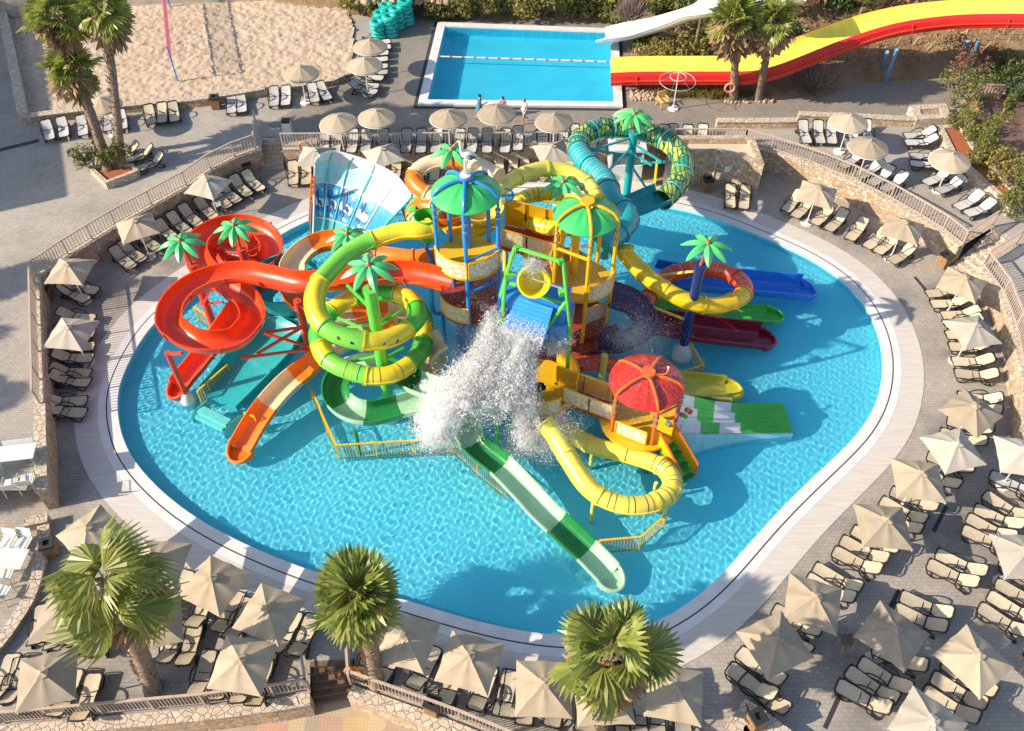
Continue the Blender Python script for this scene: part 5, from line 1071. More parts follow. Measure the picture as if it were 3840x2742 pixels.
def deco_palm(label,poletop,crown,polem=None,pr=.18,trunkm=BARKB,conem=WHITE,cone=True,n=8,ll=1.05,name='palm_pole',struts=None,zb=-.6,rot=0):
    pt=Vector(poletop); cr_=Vector(crown); root=thing(name,label,'palm pole' if polem else 'plastic palm',(pt.x,pt.y,zb if polem else pt.z))
    if polem:
        MB().tube([(pt.x,pt.y,zb),pt],pr,16).build('pole',polem,root,True)
        MB().tube([pt-Vector((0,0,.12)),pt+Vector((0,0,.02))],pr+.04,16).build('pole_cap',polem,root,True)
        if cone: MB().lathe((pt.x,pt.y,-.6),[(.52,0),(.52,.55),(.46,.85),(.3,1.2),(pr+.02,1.35),(pr,1.36)],20).build('base_cone',conem,root,True)
    mid=(pt+cr_)/2+Vector(((cr_.x-pt.x)*.0,0,.0))
    MB().tube(cr([pt,mid,cr_],.15),.075,8).build('palm_trunk',trunkm,root,True)
    for k in range(n):
        a=2*math.pi*(k+rot)/n+random.uniform(-.06,.06); L_=ll*random.uniform(.94,1.04); V=[];f=[]; m=10
        for i in range(m+1):
            q=i/m; wd=.225*math.sin(math.pi*min(1,q*.93+.07))**.6*(1-.25*q); x=.08+L_*q; z=.12+.22*q-.62*q*q*L_
            for s,dz in ((-1,-.09),(0,.05),(1,-.09)): V.append((x,s*wd,z+dz*(wd/.225)))
            for s,dz in ((1,-.15),(0,-.02),(-1,-.15)): V.append((x,s*wd*.97,z+dz*(wd/.225)))
        for i in range(m):
            for j in range(6): f.append((6*i+j,6*i+(j+1)%6,6*i+6+(j+1)%6,6*i+6+j))
        f+=[(5,4,3,2,1,0),tuple(6*m+j for j in range(6))]
        V=[(cr_.x+x*math.cos(a)-y*math.sin(a),cr_.y+x*math.sin(a)+y*math.cos(a),cr_.z+z) for x,y,z in V]
        lf=MB().add(V,f).build('leaf',LEAFG,root,True)
        MB().beam(cr_+Vector((.05*math.cos(a),.05*math.sin(a),.17)),cr_+Vector((.42*math.cos(a),.42*math.sin(a),.22)),.055,.04).build('leaf_stem',BARKB,lf).matrix_parent_inverse=root_inv(root)
    mb=MB(); mb.lathe((cr_.x,cr_.y,cr_.z-.05),[(0,0),(.14,.04),(.15,.16),(.08,.3),(0,.34)],10); mb.build('crown_knot',BARKB,root,True)
    for a,b_,m in struts or []: MB().beam(a,b_,.1).build('strut',m,root)
    return root
# ============================================================ RED FIGURE-EIGHT SLIDE
RW=.52; redp=[Z3(2200,690,5.7),Z3(1850,600,5.6),Z3(1500,560,5.5),Z3(1000,620,5.4),Z3(400,690,5.3),Z1(1754,985,5.2),Z1(1480,925,5.0),Z1(1150,870,4.9),Z1(800,920,4.8),Z1(500,1060,4.7),Z1(320,1260,4.6),Z1(280,1470,4.5),Z2(350,260,4.4),Z2(540,390,4.3),Z2(800,425,4.2),Z2(1080,370,4.1),Z2(1250,200,4.0),Z1(1290,1400,3.95),Z1(1230,1220,3.9),Z1(1080,1090,3.8),Z1(900,990,3.7),Z1(740,870,3.6),Z1(630,720,3.5),Z1(600,560,3.4),Z1(690,410,3.3),Z1(900,300,3.2),Z1(1150,280,3.1),Z1(1380,360,3.0),Z1(1500,500,2.9),Z1(1490,660,2.8),Z1(1350,770,2.7),Z1(1100,800,2.6),Z1(850,740,2.5),Z1(740,640,2.4),Z1(820,540,2.3),Z1(1050,500,2.2),Z1(1300,560,2.1),Z1(1430,720,2.0),Z1(1390,900,1.9),Z1(1280,1060,1.8),Z1(1150,1250,1.6),Z1(1000,1450,1.4),Z2(880,330,1.1),Z2(740,500,.8),Z2(600,680,.5),Z2(480,820,.25),Z2(410,910,.1)]
rs,rpath=open_slide('water_slide','red open figure eight slide with two big loops on the left of the playground',redp,U(RW,.62,.05,12,.07,.1),alt(16,RED))
mb=MB()
for i in range(8,len(rpath)-6,9): mb.sweep([rpath[i],rpath[i]+(rpath[i+1]-rpath[i]).normalized()*.05],[(s*1.02,u-.0) for s,u in U(RW+.06,.64,.06,12,.1,.1)])
mb.build('joint_flanges',RED2,rs,True)
deco_palm('red pole with light green plastic palm left of the front red loop',Z1(515,690,4.9),Z1(385,425,6.1),RED2,.2,struts=[(Z1(545,720,4.6),Z1(700,900,4.3),RED2),(Z1(600,1170,1.9),Z1(900,1150,3.2),RED2),(Z1(640,1180,2.6),Z1(760,1000,3.8),RED2)],rot=.2)
deco_palm('red pole with a light green plastic palm inside the rear red loop',Z1(1115,500,4.3),Z1(1040,240,5.5),RED2,.19,struts=[(Z1(1110,560,3.9),Z1(780,520,3.3),RED2),(Z1(1140,660,3.0),Z1(850,560,3.0),RED2),(Z1(1150,560,3.9),Z1(1380,470,3.1),RED2),(Z1(1180,680,2.8),Z1(1400,500,2.9),RED2),(Z1(1190,690,2.6),Z1(1380,720,2.2),RED2)],rot=.1)
def post(label,top,m,r=.11,cone=True,zb=-.6,arms=()):
    top=Vector(top); rt=thing('support_pole',label,'pole',(top.x,top.y,zb)); MB().tube([(top.x,top.y,zb),top],r,12).build('pole',m,rt,True)
    if cone: MB().lathe((top.x,top.y,-.6),[(.36,0),(.36,.5),(.32,.7),(.22,.95),(r,1.05)],16).build('base_cone',WHITE,rt,True)
    for a,b_ in arms: MB().beam(a,b_,.11).build('arm',m,rt)
    return rt
post('slim red support pole with white foot at the left front of the red loops',Z2(218,460,3.3),RED2,.13,arms=[(Z2(230,480,3.2),Z2(400,470,3.9))])
post('red support pole with a white foot between the teal lane and the green pole',Z1(1800,1130,4.4),RED2,.19,arms=[(Z2(1920,140,3.4),Z2(1420,220,3.6)),(Z2(1900,130,3.5),Z2(1310,480,3.5)),(Z2(1960,400,2.6),Z2(1400,225,3.4)),(Z2(1950,420,2.5),Z2(1120,530,3.3)),(Z1(1800,1130,4.4),Z1(1900,1240,4.0))])
# ============================================================ YELLOW-GREEN TUBE WITH GREEN PALM POLE
ygp=[Z5(430,1190,7.1),E2(1740,965,7.15),E2(1560,970,7.1),E2(1350,1030,7.0),E2(1150,1110,6.9),E2(960,1230,6.8),Z3(440,520,6.7),Z3(330,690,6.65),Z3(300,890,6.55),Z3(350,1090,6.4),Z3(490,1260,6.2),Z3(750,1380,6.0),Z3(1050,1440,5.8),Z3(1350,1400,5.6),Z3(1600,1270,5.4),Z3(1750,1100,5.2),Z3(1730,930,5.0),Z3(1600,800,4.9),Z3(1370,750,4.8),Z3(1100,760,4.7),Z3(820,830,4.6),Z3(610,950,4.5),Z3(450,1120,4.3),Z3(360,1300,4.1),Z3(380,1480,3.95),Z4(450,130,3.85),Z4(600,260,3.8),Z4(850,360,3.7),Z4(1120,420,3.6),Z4(1400,390,3.5),Z4(1620,270,3.4),Z4(1770,110,3.25),Z3(1840,1450,3.1),Z3(1850,1250,3.0),Z3(1820,1050,2.9)]
secs=[(.09,YEL),(.2,LIMEG:=plastic('lime_gelcoat',(.2,.62,.07))),(.28,YEL),(.345,LIMEG),(.42,YEL),(.475,GRN),(.535,YEL),(.6,GRN),(.64,YEL),(.7,GRN),(.735,YEL),(.8,LIMEG),(.87,YEL),(.93,GRN),(.965,YEL),(1,GRN)]
rt,ygpath=tube_slide('water_slide','yellow and green closed tube slide spiralling round the green palm pole',ygp,.41,secs,(.765,.935,[DRKR,ORS,DRKB,DRKG],.42))
for fx,fy,z,m in [(640,1390,6.0,DRKR),(830,1457,5.95,DRKB),(1280,1467,5.75,DRKB),(1465,1430,5.6,DRKR)]:
    c=Z3(fx,fy,z); n=(Vector((0,0,H))-c).normalized(); pc=min(ygpath,key=lambda q:(q-c).length); c=pc+((c-pc)-(n*(c-pc).dot(n)))
    off=math.sqrt(max(.01,.42**2-min(.16,(c-pc).length**2))); MB().tube([c+n*(off-.03),c+n*(off+.012)],.075,14).build('dot',m,rt)
gtop=Z3(1085,700,7.9)
gst=[(Vector((gtop.x,gtop.y,z0)),P_,LIME) for z0,P_ in [(6.6,Z3(760,640,6.6)),(5.2,Z3(620,1100,4.4)),(5.9,Z3(760,1240,4.0)),(5.5,Z3(1560,960,4.9)),(5.9,Z3(1420,1040,4.9)),(5.2,Z3(1360,1310,4.4)),(4.6,Z3(1000,1340,5.5)),(3.9,Z4(800,220,3.4)),(3.6,Z4(1560,20,3.2)),(3.6,Z4(1380,260,3.2))]]
deco_palm('tall lime green pole with a plastic palm inside the yellow green spiral',gtop,Z3(1075,385,9.0),LIME,.27,struts=gst,ll=1.1,rot=.35)
# ============================================================ GREEN / PALE GREEN OPEN SLIDE
S=lambda x,y,z:P(x,y,z)
gp=[Z4(2080,700,3.0),Z4(1780,590,2.75),Z4(1480,450,2.55),Z4(1200,340,2.45),Z4(950,330,2.35),Z4(720,440,2.25),Z4(610,630,2.15),Z4(660,830,2.05),Z4(850,970,1.95),Z4(1100,1010,1.85),Z4(1350,960,1.8),Z4(1600,890,1.75),Z4(1850,830,1.7),Y1(330,960,1.65),Y1(500,1010,1.6),Y1(640,1120,1.5),S(1770,1670,1.3),S(1872,1760,1.1),S(1966,1856,.9),S(2033,1930,.7),S(2130,2020,.42),S(2219,2104,.18),S(2277,2165,.06)]
rt,gpath=open_slide('water_slide','green and pale green open slide looping under the spiral and ending at the pool front',gp,U(.55,.48,.05,14,.07,.6),[(.07,PGRN),(.16,GRN2),(.22,PGRN),(.3,GRN2),(.36,PGRN),(.43,GRN2),(.51,PGRN),(.57,GRN2),(.645,PGRN),(.72,GRN2),(.80,PGRN),(.87,PGRN),(.945,GRN2),(1,PGRN)])
post('dark green support leg under the green looping trough, front',Z4(870,1180,1.4),GRN2,.09,False); post('dark green support leg under the pale trough behind the green pole',Z4(1620,640,2.1),GRN2,.09,False)
end_lip(rt,gpath,.55,.42,PGRN); end_lip(rs,rpath,.52,.5,RED)
# ============================================================ ORANGE / CREAM SLIDE
op=[Z3(2250,250,5.05),Z3(1950,240,5.0),Z3(1700,260,4.95),Z3(1450,235,4.9),Z3(1200,205,4.8)]
rt,_=tube_slide('water_slide','orange tube and cream trough slide running left and ending beside the teal lane',op,.42,[(.5,ORG),(1,ORG)])
op2=[Z3(1200,220,4.7),E2(1050,1120,4.6),E2(880,1120,4.5),E2(700,1150,4.4),E2(540,1240,4.3),E2(430,1380,4.15),E2(430,1500,4.0),Z1(1740,960,3.8),Z1(1800,1130,3.5),Z3(150,960,3.3),Z3(420,1080,3.05),Z3(800,1120,2.85),Z3(1250,1020,2.7),Z3(1540,1060,2.6),Z3(1620,1210,2.45),Z3(1450,1350,2.3),Z3(1100,1420,2.15),Z3(780,1480,2.0),Z4(500,140,1.7),Z4(370,250,1.5),Z2(1960,690,1.28),Z2(1700,900,1.05),Z2(1480,1140,.75),Z2(1310,1380,.42),Z2(1190,1590,.12),Z2(1150,1660,.02)]
open_slide('x','x',op2,U(.56,.52,.05,12,.05,.4),[(.07,BEI),(.16,ORG),(.24,BEI),(.33,ORG),(.42,BEI),(.5,ORG),(.58,BEI),(.66,ORG),(.74,BEI),(.825,ORG),(.9,BEI),(1,ORG)],root=rt); end_lip(rt,cr(op2,.22),.6,.45,ORG)
# ============================================================ TEAL LANE AND WAVE WALL
tlp=cr([Z1(1640,1200,2.2),Z2(1660,60,1.5),Z2(1600,230,1.05),Z2(1440,470,.75),Z2(1200,740,.5),Z2(1000,950,.33),Z2(875,1085,.24)],.22)
rt=thing('water_slide','wide teal run out lane with step end between the red and orange lanes','water slide',tlp[-1]); nn_=len(tlp)
for k in range(3):
    i0,i1=k*(nn_-1)//3,(k+1)*(nn_-1)//3; sg=tlp[i0:i1+1]; sc_=[1.42-.42*(i/(nn_-1)) for i in range(i0,i1+1)]
    MB().sweep(sg,U(1.12,.62,.07,14,.06,.8),sc_).build('trough_section',TEAL,rt,True)
MB().lathe(tlp[0]+Vector((.1,.9,-.4)),[(.9,0),(1.5,.3),(1.75,1.0),(1.8,1.5),(1.72,1.5),(1.65,1.0),(1.4,.38),(.85,.1)],26).build('funnel_mouth',TEAL,rt,True)
e_=Z2(890,1130,.2); 
a,b_=Z2(620,1160,.45),Z2(970,1330,.45); MB().beam(a,b_,.4,.22).build('step_bar',TEAL2,rt); a2,b2=Z2(590,1230,.1),Z2(920,1390,.1); MB().beam(a2,b2,.35,.2).build('lower_step',TEAL2,rt)
for p0,p1,p2 in [(Z2(680,1050,.75),Z2(560,1150,.6),Z2(510,1250,.1)),(Z2(1090,1230,.75),Z2(960,1330,.6),Z2(905,1450,.1))]:
    for k,(u,v_) in enumerate([(p0,p1),(p1,p2)]): MB().add([u,v_,Vector((v_.x,v_.y,-.5)),Vector((u.x,u.y,-.5))]+[q+Vector((.1,.05,0)) for q in (u,v_,Vector((v_.x,v_.y,-.5)),Vector((u.x,u.y,-.5)))],[(0,1,2,3),(7,6,5,4),(0,4,5,1),(1,5,6,2),(2,6,7,3),(3,7,4,0)]).build('end_cheek',TEAL2,rt)
wv=thing('wave_wall','tall curved wave wall slide in pale blue and deep blue with fish and foam artwork','water slide',E2(800,1100,0))
rows_=[([(620,1150),(700,1140),(790,1110),(900,1100),(1050,1150),(1180,1190)],1.0),([(632,830),(745,838),(850,862),(1000,920),(1150,985),(1270,1040)],1.9),([(640,466),(770,464),(940,505),(1140,585),(1330,690),(1490,800)],3.1),([(650,240),(800,240),(1000,285),(1240,380),(1465,490),(1640,640)],4.4),([(690,180),(840,135),(1050,185),(1280,268),(1500,392),(1665,600)],5.0)]
def wavept(a,b_):   # a across 0..5, b_ up 0..4
    i=min(4,int(a)); fa=a-i; j=min(3,int(b_)); fb=b_-j
    def rowp(j_):
        pts,z=rows_[j_]; q=[Vector((x,y,0)) for x,y in pts]; q=[q[0]*2-q[1]]+q+[q[-1]*2-q[-2]]; p0,p1,p2,p3=q[i:i+4]; t=fa
        c=.5*((2*p1)+(p2-p0)*t+(2*p0-5*p1+4*p2-p3)*t*t+(3*p1-p0-3*p2+p3)*t**3)
        zz=z*(1-.03*a)-.25*math.sin(math.pi*a/5)*(j_>0)
        return E2(c.x,c.y,zz)
    p=[rowp(max(0,min(4,k))) for k in (j-1,j,j+1,j+2)]
    if j==0: p[0]=p[1]*2-p[2]
    if j==3: p[3]=p[2]*2-p[1]
    t=fb; return .5*((2*p[1])+(p[2]-p[0])*t+(2*p[0]-5*p[1]+4*p[2]-p[3])*t*t+(3*p[1]-p[0]-3*p[2]+p[3])*t**3)
def wnorm(a,b_):
    e=.05; n=(wavept(min(4.99,a+e),b_)-wavept(max(0,a-e),b_)).cross(wavept(a,min(3.99,b_+e))-wavept(a,max(0,b_-e))).normalized()
    return n if n.dot(Vector((0,0,H))-wavept(a,b_))>0 else -n
for j,m in enumerate([TEAL2,plastic('azure_gelcoat',(.03,.32,.66)),LBLUE,WHITE]):
    for i in range(5):
        n=8; V=[wavept(i+.0+x/n,j+y/n) for y in range(n+1) for x in range(n+1)]; Bk=[wavept(i+x/n,j+y/n)-wnorm(i+x/n,j+y/n)*.09 for y in range(n+1) for x in range(n+1)]
        f=[(y*(n+1)+x,y*(n+1)+x+1,(y+1)*(n+1)+x+1,(y+1)*(n+1)+x) for y in range(n) for x in range(n)]; o=(n+1)**2; f+=[tuple(o+k for k in q[::-1]) for q in f]
        MB().add(V+Bk,f).build('wall_panel',m,wv,True)
for i in range(6): MB().tube([wavept(min(i,4.999),k/12*3.98)+wnorm(min(i,4.99),k/12*3.98)*.01 for k in range(13)],.05,6).build('rib',WHITE if i in (0,4) else TEAL2,wv,True)
for j in (1,2,3): MB().tube([wavept(k/20*4.99,j)+wnorm(k/20*4.99,j)*.01 for k in range(21)],.035,6).build('rib',WHITE,wv,True)
MB().tube([wavept(k/24*4.99,3.99) for k in range(25)],.07,8).build('rim',WHITE,wv,True)
DKW=simple('decal_dark_blue',(.01,.09,.25),.35); PALEF=simple('decal_seafoam',(.4,.7,.6),.4)
def decal(nm,outline,m,h=.012):
    V=[wavept(a,b_)+wnorm(a,b_)*h for a,b_ in outline]; c=sum(V,Vector())/len(V); MB().add(V+[c],[(i,(i+1)%len(V),len(V)) for i in range(len(V))]).build(nm,m,wv)
def ell(a,b_,ra,rb,n=14,rot=0): return [(a+ra*math.cos(t)*math.cos(rot)-rb*math.sin(t)*math.sin(rot),b_+ra*math.cos(t)*math.sin(rot)+rb*math.sin(t)*math.cos(rot)) for t in np.linspace(0,2*math.pi,n,False)]
for i,(a0,sc_) in enumerate([(.12,.78),(1.1,.85),(2.12,.8),(3.15,.75)]):
    dk=[(a0+x*sc_,1.44+y*1.15) for x,y in [(0,.1),(.1,.3),(.17,.1),(.28,.4),(.42,.1),(.6,.14),(.95,.0),(.95,-.16),(.66,-.14),(.5,-.06),(.4,-.36),(.32,-.07),(.16,-.22),(.08,-.06)]]
    decal('wave_artwork',dk,DKW,.012)
    for dx,rx in ((.1,.13),(.26,.14),(.45,.14),(.64,.15),(.82,.13)): decal('foam_artwork',ell(a0+dx*sc_,1.48-.08*dx,rx*sc_,.12),WHITE,.02+dx*.004)
    fx=a0+.22*sc_; decal('fish_artwork',ell(fx,1.87,.11,.06),simple('decal_fish',(.75,.6,.62),.4),.014)
    for s in (-.05,0,.05): decal('fish_stripe',ell(fx+s,1.87,.015,.05),DRKR,.02)
    decal('fish_artwork',[(fx-.1,1.87),(fx-.18,1.92),(fx-.18,1.82)],DRKR,.015)
    sx=a0+.72*sc_; decal('squid_artwork',[(sx+q*math.cos(t),1.78+q*.8*math.sin(t)) for k,t in enumerate(np.linspace(0,2*math.pi,16,False)) for q in [(.17 if k%2 else .06)]],PALEF,.014)
    tx=a0+.6*sc_; decal('fish_artwork',ell(tx,1.13,.13,.06,12,-.3),PALEF,.014); decal('fish_artwork',[(tx+.12,1.12),(tx+.22,1.2),(tx+.22,1.03)],PALEF,.015)
# back frame of the wave wall
fr_=[]
for a in (1.6,2.6,3.8): 
    t_=wavept(a,3.6)-wnorm(a,3.6)*.12; b_=Vector((t_.x+.3,t_.y+1.2,-.3)); MB().tube([t_,b_],.08,8).build('back_post',ORG,wv)
lad=[(E2(612,392,4.0),E2(585,880,.4)),(E2(640,400,4.0),E2(612,885,.4))]
mb=MB()
for a,b_ in lad: mb.tube([a,b_],.05,6)
for k in range(9): mb.tube([lad[0][0].lerp(lad[0][1],(k+.5)/9),lad[1][0].lerp(lad[1][1],(k+.5)/9)],.035,5)
mb.build('side_ladder',ORG,wv); MB().tube([E2(622,520,2.8),E2(600,1045,.1)],.06,8).build('water_pipe',simple('grey_pipe',(.12,.15,.2),.5),wv)
deco_palm('plastic palm on an orange post before the wave wall',E2(1010,1075,4.2),E2(988,1025,5.2),ORG,.13,cone=False,rot=.1)
# ============================================================ TOWERS
def flower_mat():
    m,nt,b=newmat('flower_panel'); v=coords(nt); vo=nd(nt,'TexVoronoi',feature='DISTANCE_TO_EDGE'); 
    nz=nd(nt,'TexNoise'); nt.links.new(v,nz.inputs['Vector']); nz.inputs['Scale'].default_value=4; mx=nd(nt,'Mix',data_type='RGBA'); mx.inputs[0].default_value=.12; nt.links.new(v,mx.inputs[6]); nt.links.new(nz.outputs['Color'],mx.inputs[7])
    nt.links.new(mx.outputs[2],vo.inputs['Vector']); vo.inputs['Scale'].default_value=4.2
    c=ramp(nt,vo.outputs['Distance'],[(.06,(.85,.5,.03)),(.09,(.74,.74,.7))]); nt.links.new(c,b.inputs['Base Color']); b.inputs['Roughness'].default_value=.35; return m
FLP=flower_mat()
def leaf_film():
    m,nt,b=newmat('leaf_pattern_tube'); v=coords(nt); vo=nd(nt,'TexVoronoi'); nt.links.new(v,vo.inputs['Vector']); vo.inputs['Scale'].default_value=1.5
    wv_=nd(nt,'TexWave',wave_type='BANDS',bands_direction='DIAGONAL'); nt.links.new(vo.outputs['Position'] if 'Position' in vo.outputs else v,wv_.inputs['Vector'])
    sb=nd(nt,'VectorMath',operation='SUBTRACT'); nt.links.new(v,sb.inputs[0]); nt.links.new(vo.outputs['Position'],sb.inputs[1])
    w3=nd(nt,'TexWave',wave_type='BANDS'); nt.links.new(sb.outputs[0],w3.inputs['Vector']); w3.inputs['Scale'].default_value=1.4; w3.inputs['Distortion'].default_value=1.5; w3.inputs['Phase Offset'].default_value=1
    sep=nd(nt,'SeparateColor'); nt.links.new(vo.outputs['Color'],sep.inputs[0])
    leafc=ramp(nt,sep.outputs[0],[(.0,(.02,.22,.1)),(.3,(.3,.45,.05)),(.6,(.5,.55,.08)),(.85,(.05,.3,.16))])
    ve=nd(nt,'TexVoronoi',feature='DISTANCE_TO_EDGE'); nt.links.new(v,ve.inputs['Vector']); ve.inputs['Scale'].default_value=1.5
    line=ramp(nt,w3.outputs['Fac'],[(.12,(0,0,0)),(.25,(1,1,1))]); e=ramp(nt,ve.outputs['Distance'],[(.03,(0,0,0)),(.05,(1,1,1))])
    c=mixc(nt,line,(.01,.12,.07),leafc); c=mixc(nt,e,(.005,.1,.09),c); nt.links.new(c,b.inputs['Base Color']); b.inputs['Roughness'].default_value=.18; b.inputs['Coat Weight'].default_value=.6; return m
LEAFF=leaf_film()
def arcpts(c,r,a0,a1,z,n=10): return [Vector((c.x+r*math.cos(R(a0+(a1-a0)*k/n)),c.y+r*math.sin(R(a0+(a1-a0)*k/n)),z)) for k in range(n+1)]
def panel(root,pts,z0,h,m=FLP,fm=YEL2,name='panel'):
    """guard panel along plan points, base height list or number"""
    zs=[z0]*len(pts) if isinstance(z0,(int,float)) else z0; V=[];n=len(pts)
    for p,z in zip(pts,zs): V+=[(p.x,p.y,z+.1),(p.x,p.y,z+h)]
    off=offset([Vector((p.x,p.y)) for p in pts],.04)
    for p,z in zip(off,zs): V+=[(p.x,p.y,z+.1),(p.x,p.y,z+h)]
    f=[];o=2*n
    for i in range(n-1): f+=[(2*i,2*i+2,2*i+3,2*i+1),(o+2*i,o+2*i+1,o+2*i+3,o+2*i+2),(2*i+1,2*i+3,o+2*i+3,o+2*i+1),(2*i,o+2*i,o+2*i+2,2*i+2)]
    f+=[(0,1,o+1,o),(2*n-2,o+2*n-2,o+2*n-1,2*n-1)]
    pn=MB().add(V,f).build(name,m,root)
    mb=MB(); a=[Vector((p.x,p.y,z+.08)) for p,z in zip(pts,zs)]; b_=[Vector((p.x,p.y,z+h+.02)) for p,z in zip(pts,zs)]
    mb.tube(a,.04,6); mb.tube(b_,.05,6); mb.tube([a[0],b_[0]],.045,6); mb.tube([a[-1],b_[-1]],.045,6)
    if n>2 and n%2==0: pass
    mb.build(name+'_frame',fm,root)
def floor(root,c,r,z,m,n=24,th=.15,name='platform'): MB().lathe((c.x,c.y,z),[(0,0),(r,0),(r,-th),(0,-th)],n).build(name,m,root)
def mush_roof(root,c,z,r,m,tube_m,post_r,angs,zpost,knob=True,hole=.28,drop=.6,ztube=.1):
    n=72; Rg=9; V=[]
    for i in range(Rg+1):
        q=hole/r+(1-hole/r)*i/Rg
        for k in range(n):
            a=2*math.pi*k/n; dm=.045*max(0,math.sin(14*a))**2*math.sin(math.pi*min(1,max(0,(q-.25)/.68))); V.append((c.x+r*q*math.cos(a),c.y+r*q*math.sin(a),z-drop*q**2.0+dm))
    f=[(i*n+k,i*n+(k+1)%n,(i+1)*n+(k+1)%n,(i+1)*n+k) for i in range(Rg) for k in range(n)]; o=len(V); V+=[(x,y,zz-.04) for x,y,zz in V]; f+=[tuple(o+k for k in q[::-1]) for q in f]; f+=[(Rg*n+k,Rg*n+(k+1)%n,o+Rg*n+(k+1)%n,o+Rg*n+k) for k in range(n)]
    MB().add(V,f).build('roof',m,root,True)
    MB().lathe((c.x,c.y,z-.1),[(0,.34),(.3,.34),(.32,.26),(.17,.22),(.17,-.05),(0,-.05)],16).build('roof_hub',tube_m,root,True)
    for a in angs:
        d=Vector((math.cos(R(a)),math.sin(R(a)),0)); pr=post_r
        MB().tube(cr([c+d*.12+Vector((0,0,z+.05)),c+d*(.5*pr)+Vector((0,0,z-drop*.2+.12)),c+d*(.88*pr)+Vector((0,0,z-drop*.68+.12)),c+d*pr+Vector((0,0,z-drop*1.05)),c+d*pr+Vector((0,0,z-drop-.6))],.15),.075,8).build('roof_tube',tube_m,root,True)
        MB().tube([c+d*pr+Vector((0,0,zpost)),c+d*pr+Vector((0,0,z-drop-.55))],.095,10).build('post',tube_m,root,True)
        mb=MB(); 
        for zz in (z-drop-.55,z-drop-.95): mb.tube([c+d*pr+Vector((0,0,zz-.04)),c+d*pr+Vector((0,0,zz+.04))],.13,10)
        mb.build('clamp',METAL,root)
DAMB=plastic('amber_floor',(.72,.42,.01)); MARO=plastic('maroon_deck',(.35,.05,.03))
# ---- tower with blue posts and green mushroom roof
c1=Z5(928,505,10.35); c1=Vector((c1.x,c1.y,0))
t1=thing('play_tower','tower on blue posts with a green mushroom roof, flower panels and amber floors','play tower',(c1.x,c1.y,-.6))
mush_roof(t1,c1,10.3,1.5,MUSH,BLUEP,1.42,[-92,-20,52,128,196],-.6)
MB().tube([c1+Vector((-.12,.75,-.6)),c1+Vector((-.12,.75,9.6))],.22,14).build('central_post',BLUEP,t1,True)
floor(t1,c1,1.5,6.1,DAMB,th=.1); floor(t1,c1,1.5,3.25,MARO,th=.1)
panel(t1,arcpts(c1,1.5,192,268,0),6.05,.95); panel(t1,arcpts(c1,1.5,-88,-24,0,2),6.05,.95); panel(t1,arcpts(c1,1.5,192,268,0),3.25,.95)
for z0 in (7.05,5.15): MB().tube([arcpts(c1,1.42,-92,-20,z0,1)[0],arcpts(c1,1.42,-92,-20,z0,1)[1]],.06,8).build('cross_tube',BLUEP,t1,True)
MB().tube(cr([Z6(165,50,6.3),Z6(150,130,6.0),Z6(205,230,5.4),Z6(215,600,4.2),Z6(225,900,3.3),Z6(260,1020,2.9),Z6(300,1040,2.8),Z6(560,1070,2.7)],.2),.1,8).build('water_pipe',BLUEP,t1,True)
for x in (570,610,660): MB().tube([Z6(x,1000,3.0),Vector((Z6(x,1000,3.0).x,Z6(x,1000,3.0).y,-.6))],.085,8).build('lower_pipe',BLUEP,t1,True)
MB().tube(cr([Z5(1430,730,8.4),Z5(1590,725,8.4)],.2),.05,8).build('spray_arm',BLUEP,t1,True); MB().tube(cr([Z5(1480,632,8.6),Z5(1570,660,8.5),Z5(1605,725,8.4),Z5(1580,800,8.2),Z5(1500,828,8.1)],.1),.045,8).build('spray_hook',BLUEP,t1,True)
# floor extension behind with slide mouths
q=[Z5(500,1120,6.1),Z5(880,1400,6.1),Z5(1350,1180,6.1),Z5(1330,1040,6.1),Z5(900,900,6.1),Z5(480,960,6.1)]
MB().add([(p.x,p.y,6.12) for p in q]+[(p.x,p.y,5.95) for p in q],[tuple(range(6)),tuple(range(11,5,-1))]+[(i,(i+1)%6,6+(i+1)%6,6+i) for i in range(6)]).build('platform_extension',DAMB,t1)
MB().sweep(cr([Z5(230,1060,6.5),Z5(260,900,6.6),Z5(420,850,6.7)],.2),circ(.5)[5:16]+[(a*.93,b_*.93) for a,b_ in circ(.5)[5:16][::-1]]).build('green_mouth',GRN,t1,True)
MB().lathe(Z5(395,1330,6.3),[(.4,0),(.52,.35),(.56,1.3),(.52,1.3),(.48,.35),(.35,.05)],24).build('green_bowl',GRN,t1,True)
MB().lathe(Z5(680,1010,6.0),[(0,.02),(.75,.1),(1.0,.4),(1.06,.62),(1.1,.62),(1.05,.3),(.8,-.05),(0,-.08)],26).build('orange_bowl',ORG,t1,True)
MB().lathe(Z5(1150,1020,6.0),[(0,.02),(.75,.1),(1.0,.4),(1.06,.6),(1.1,.6),(1.05,.3),(.8,-.05),(0,-.08)],26).build('yellow_bowl',YPALE,t1,True)
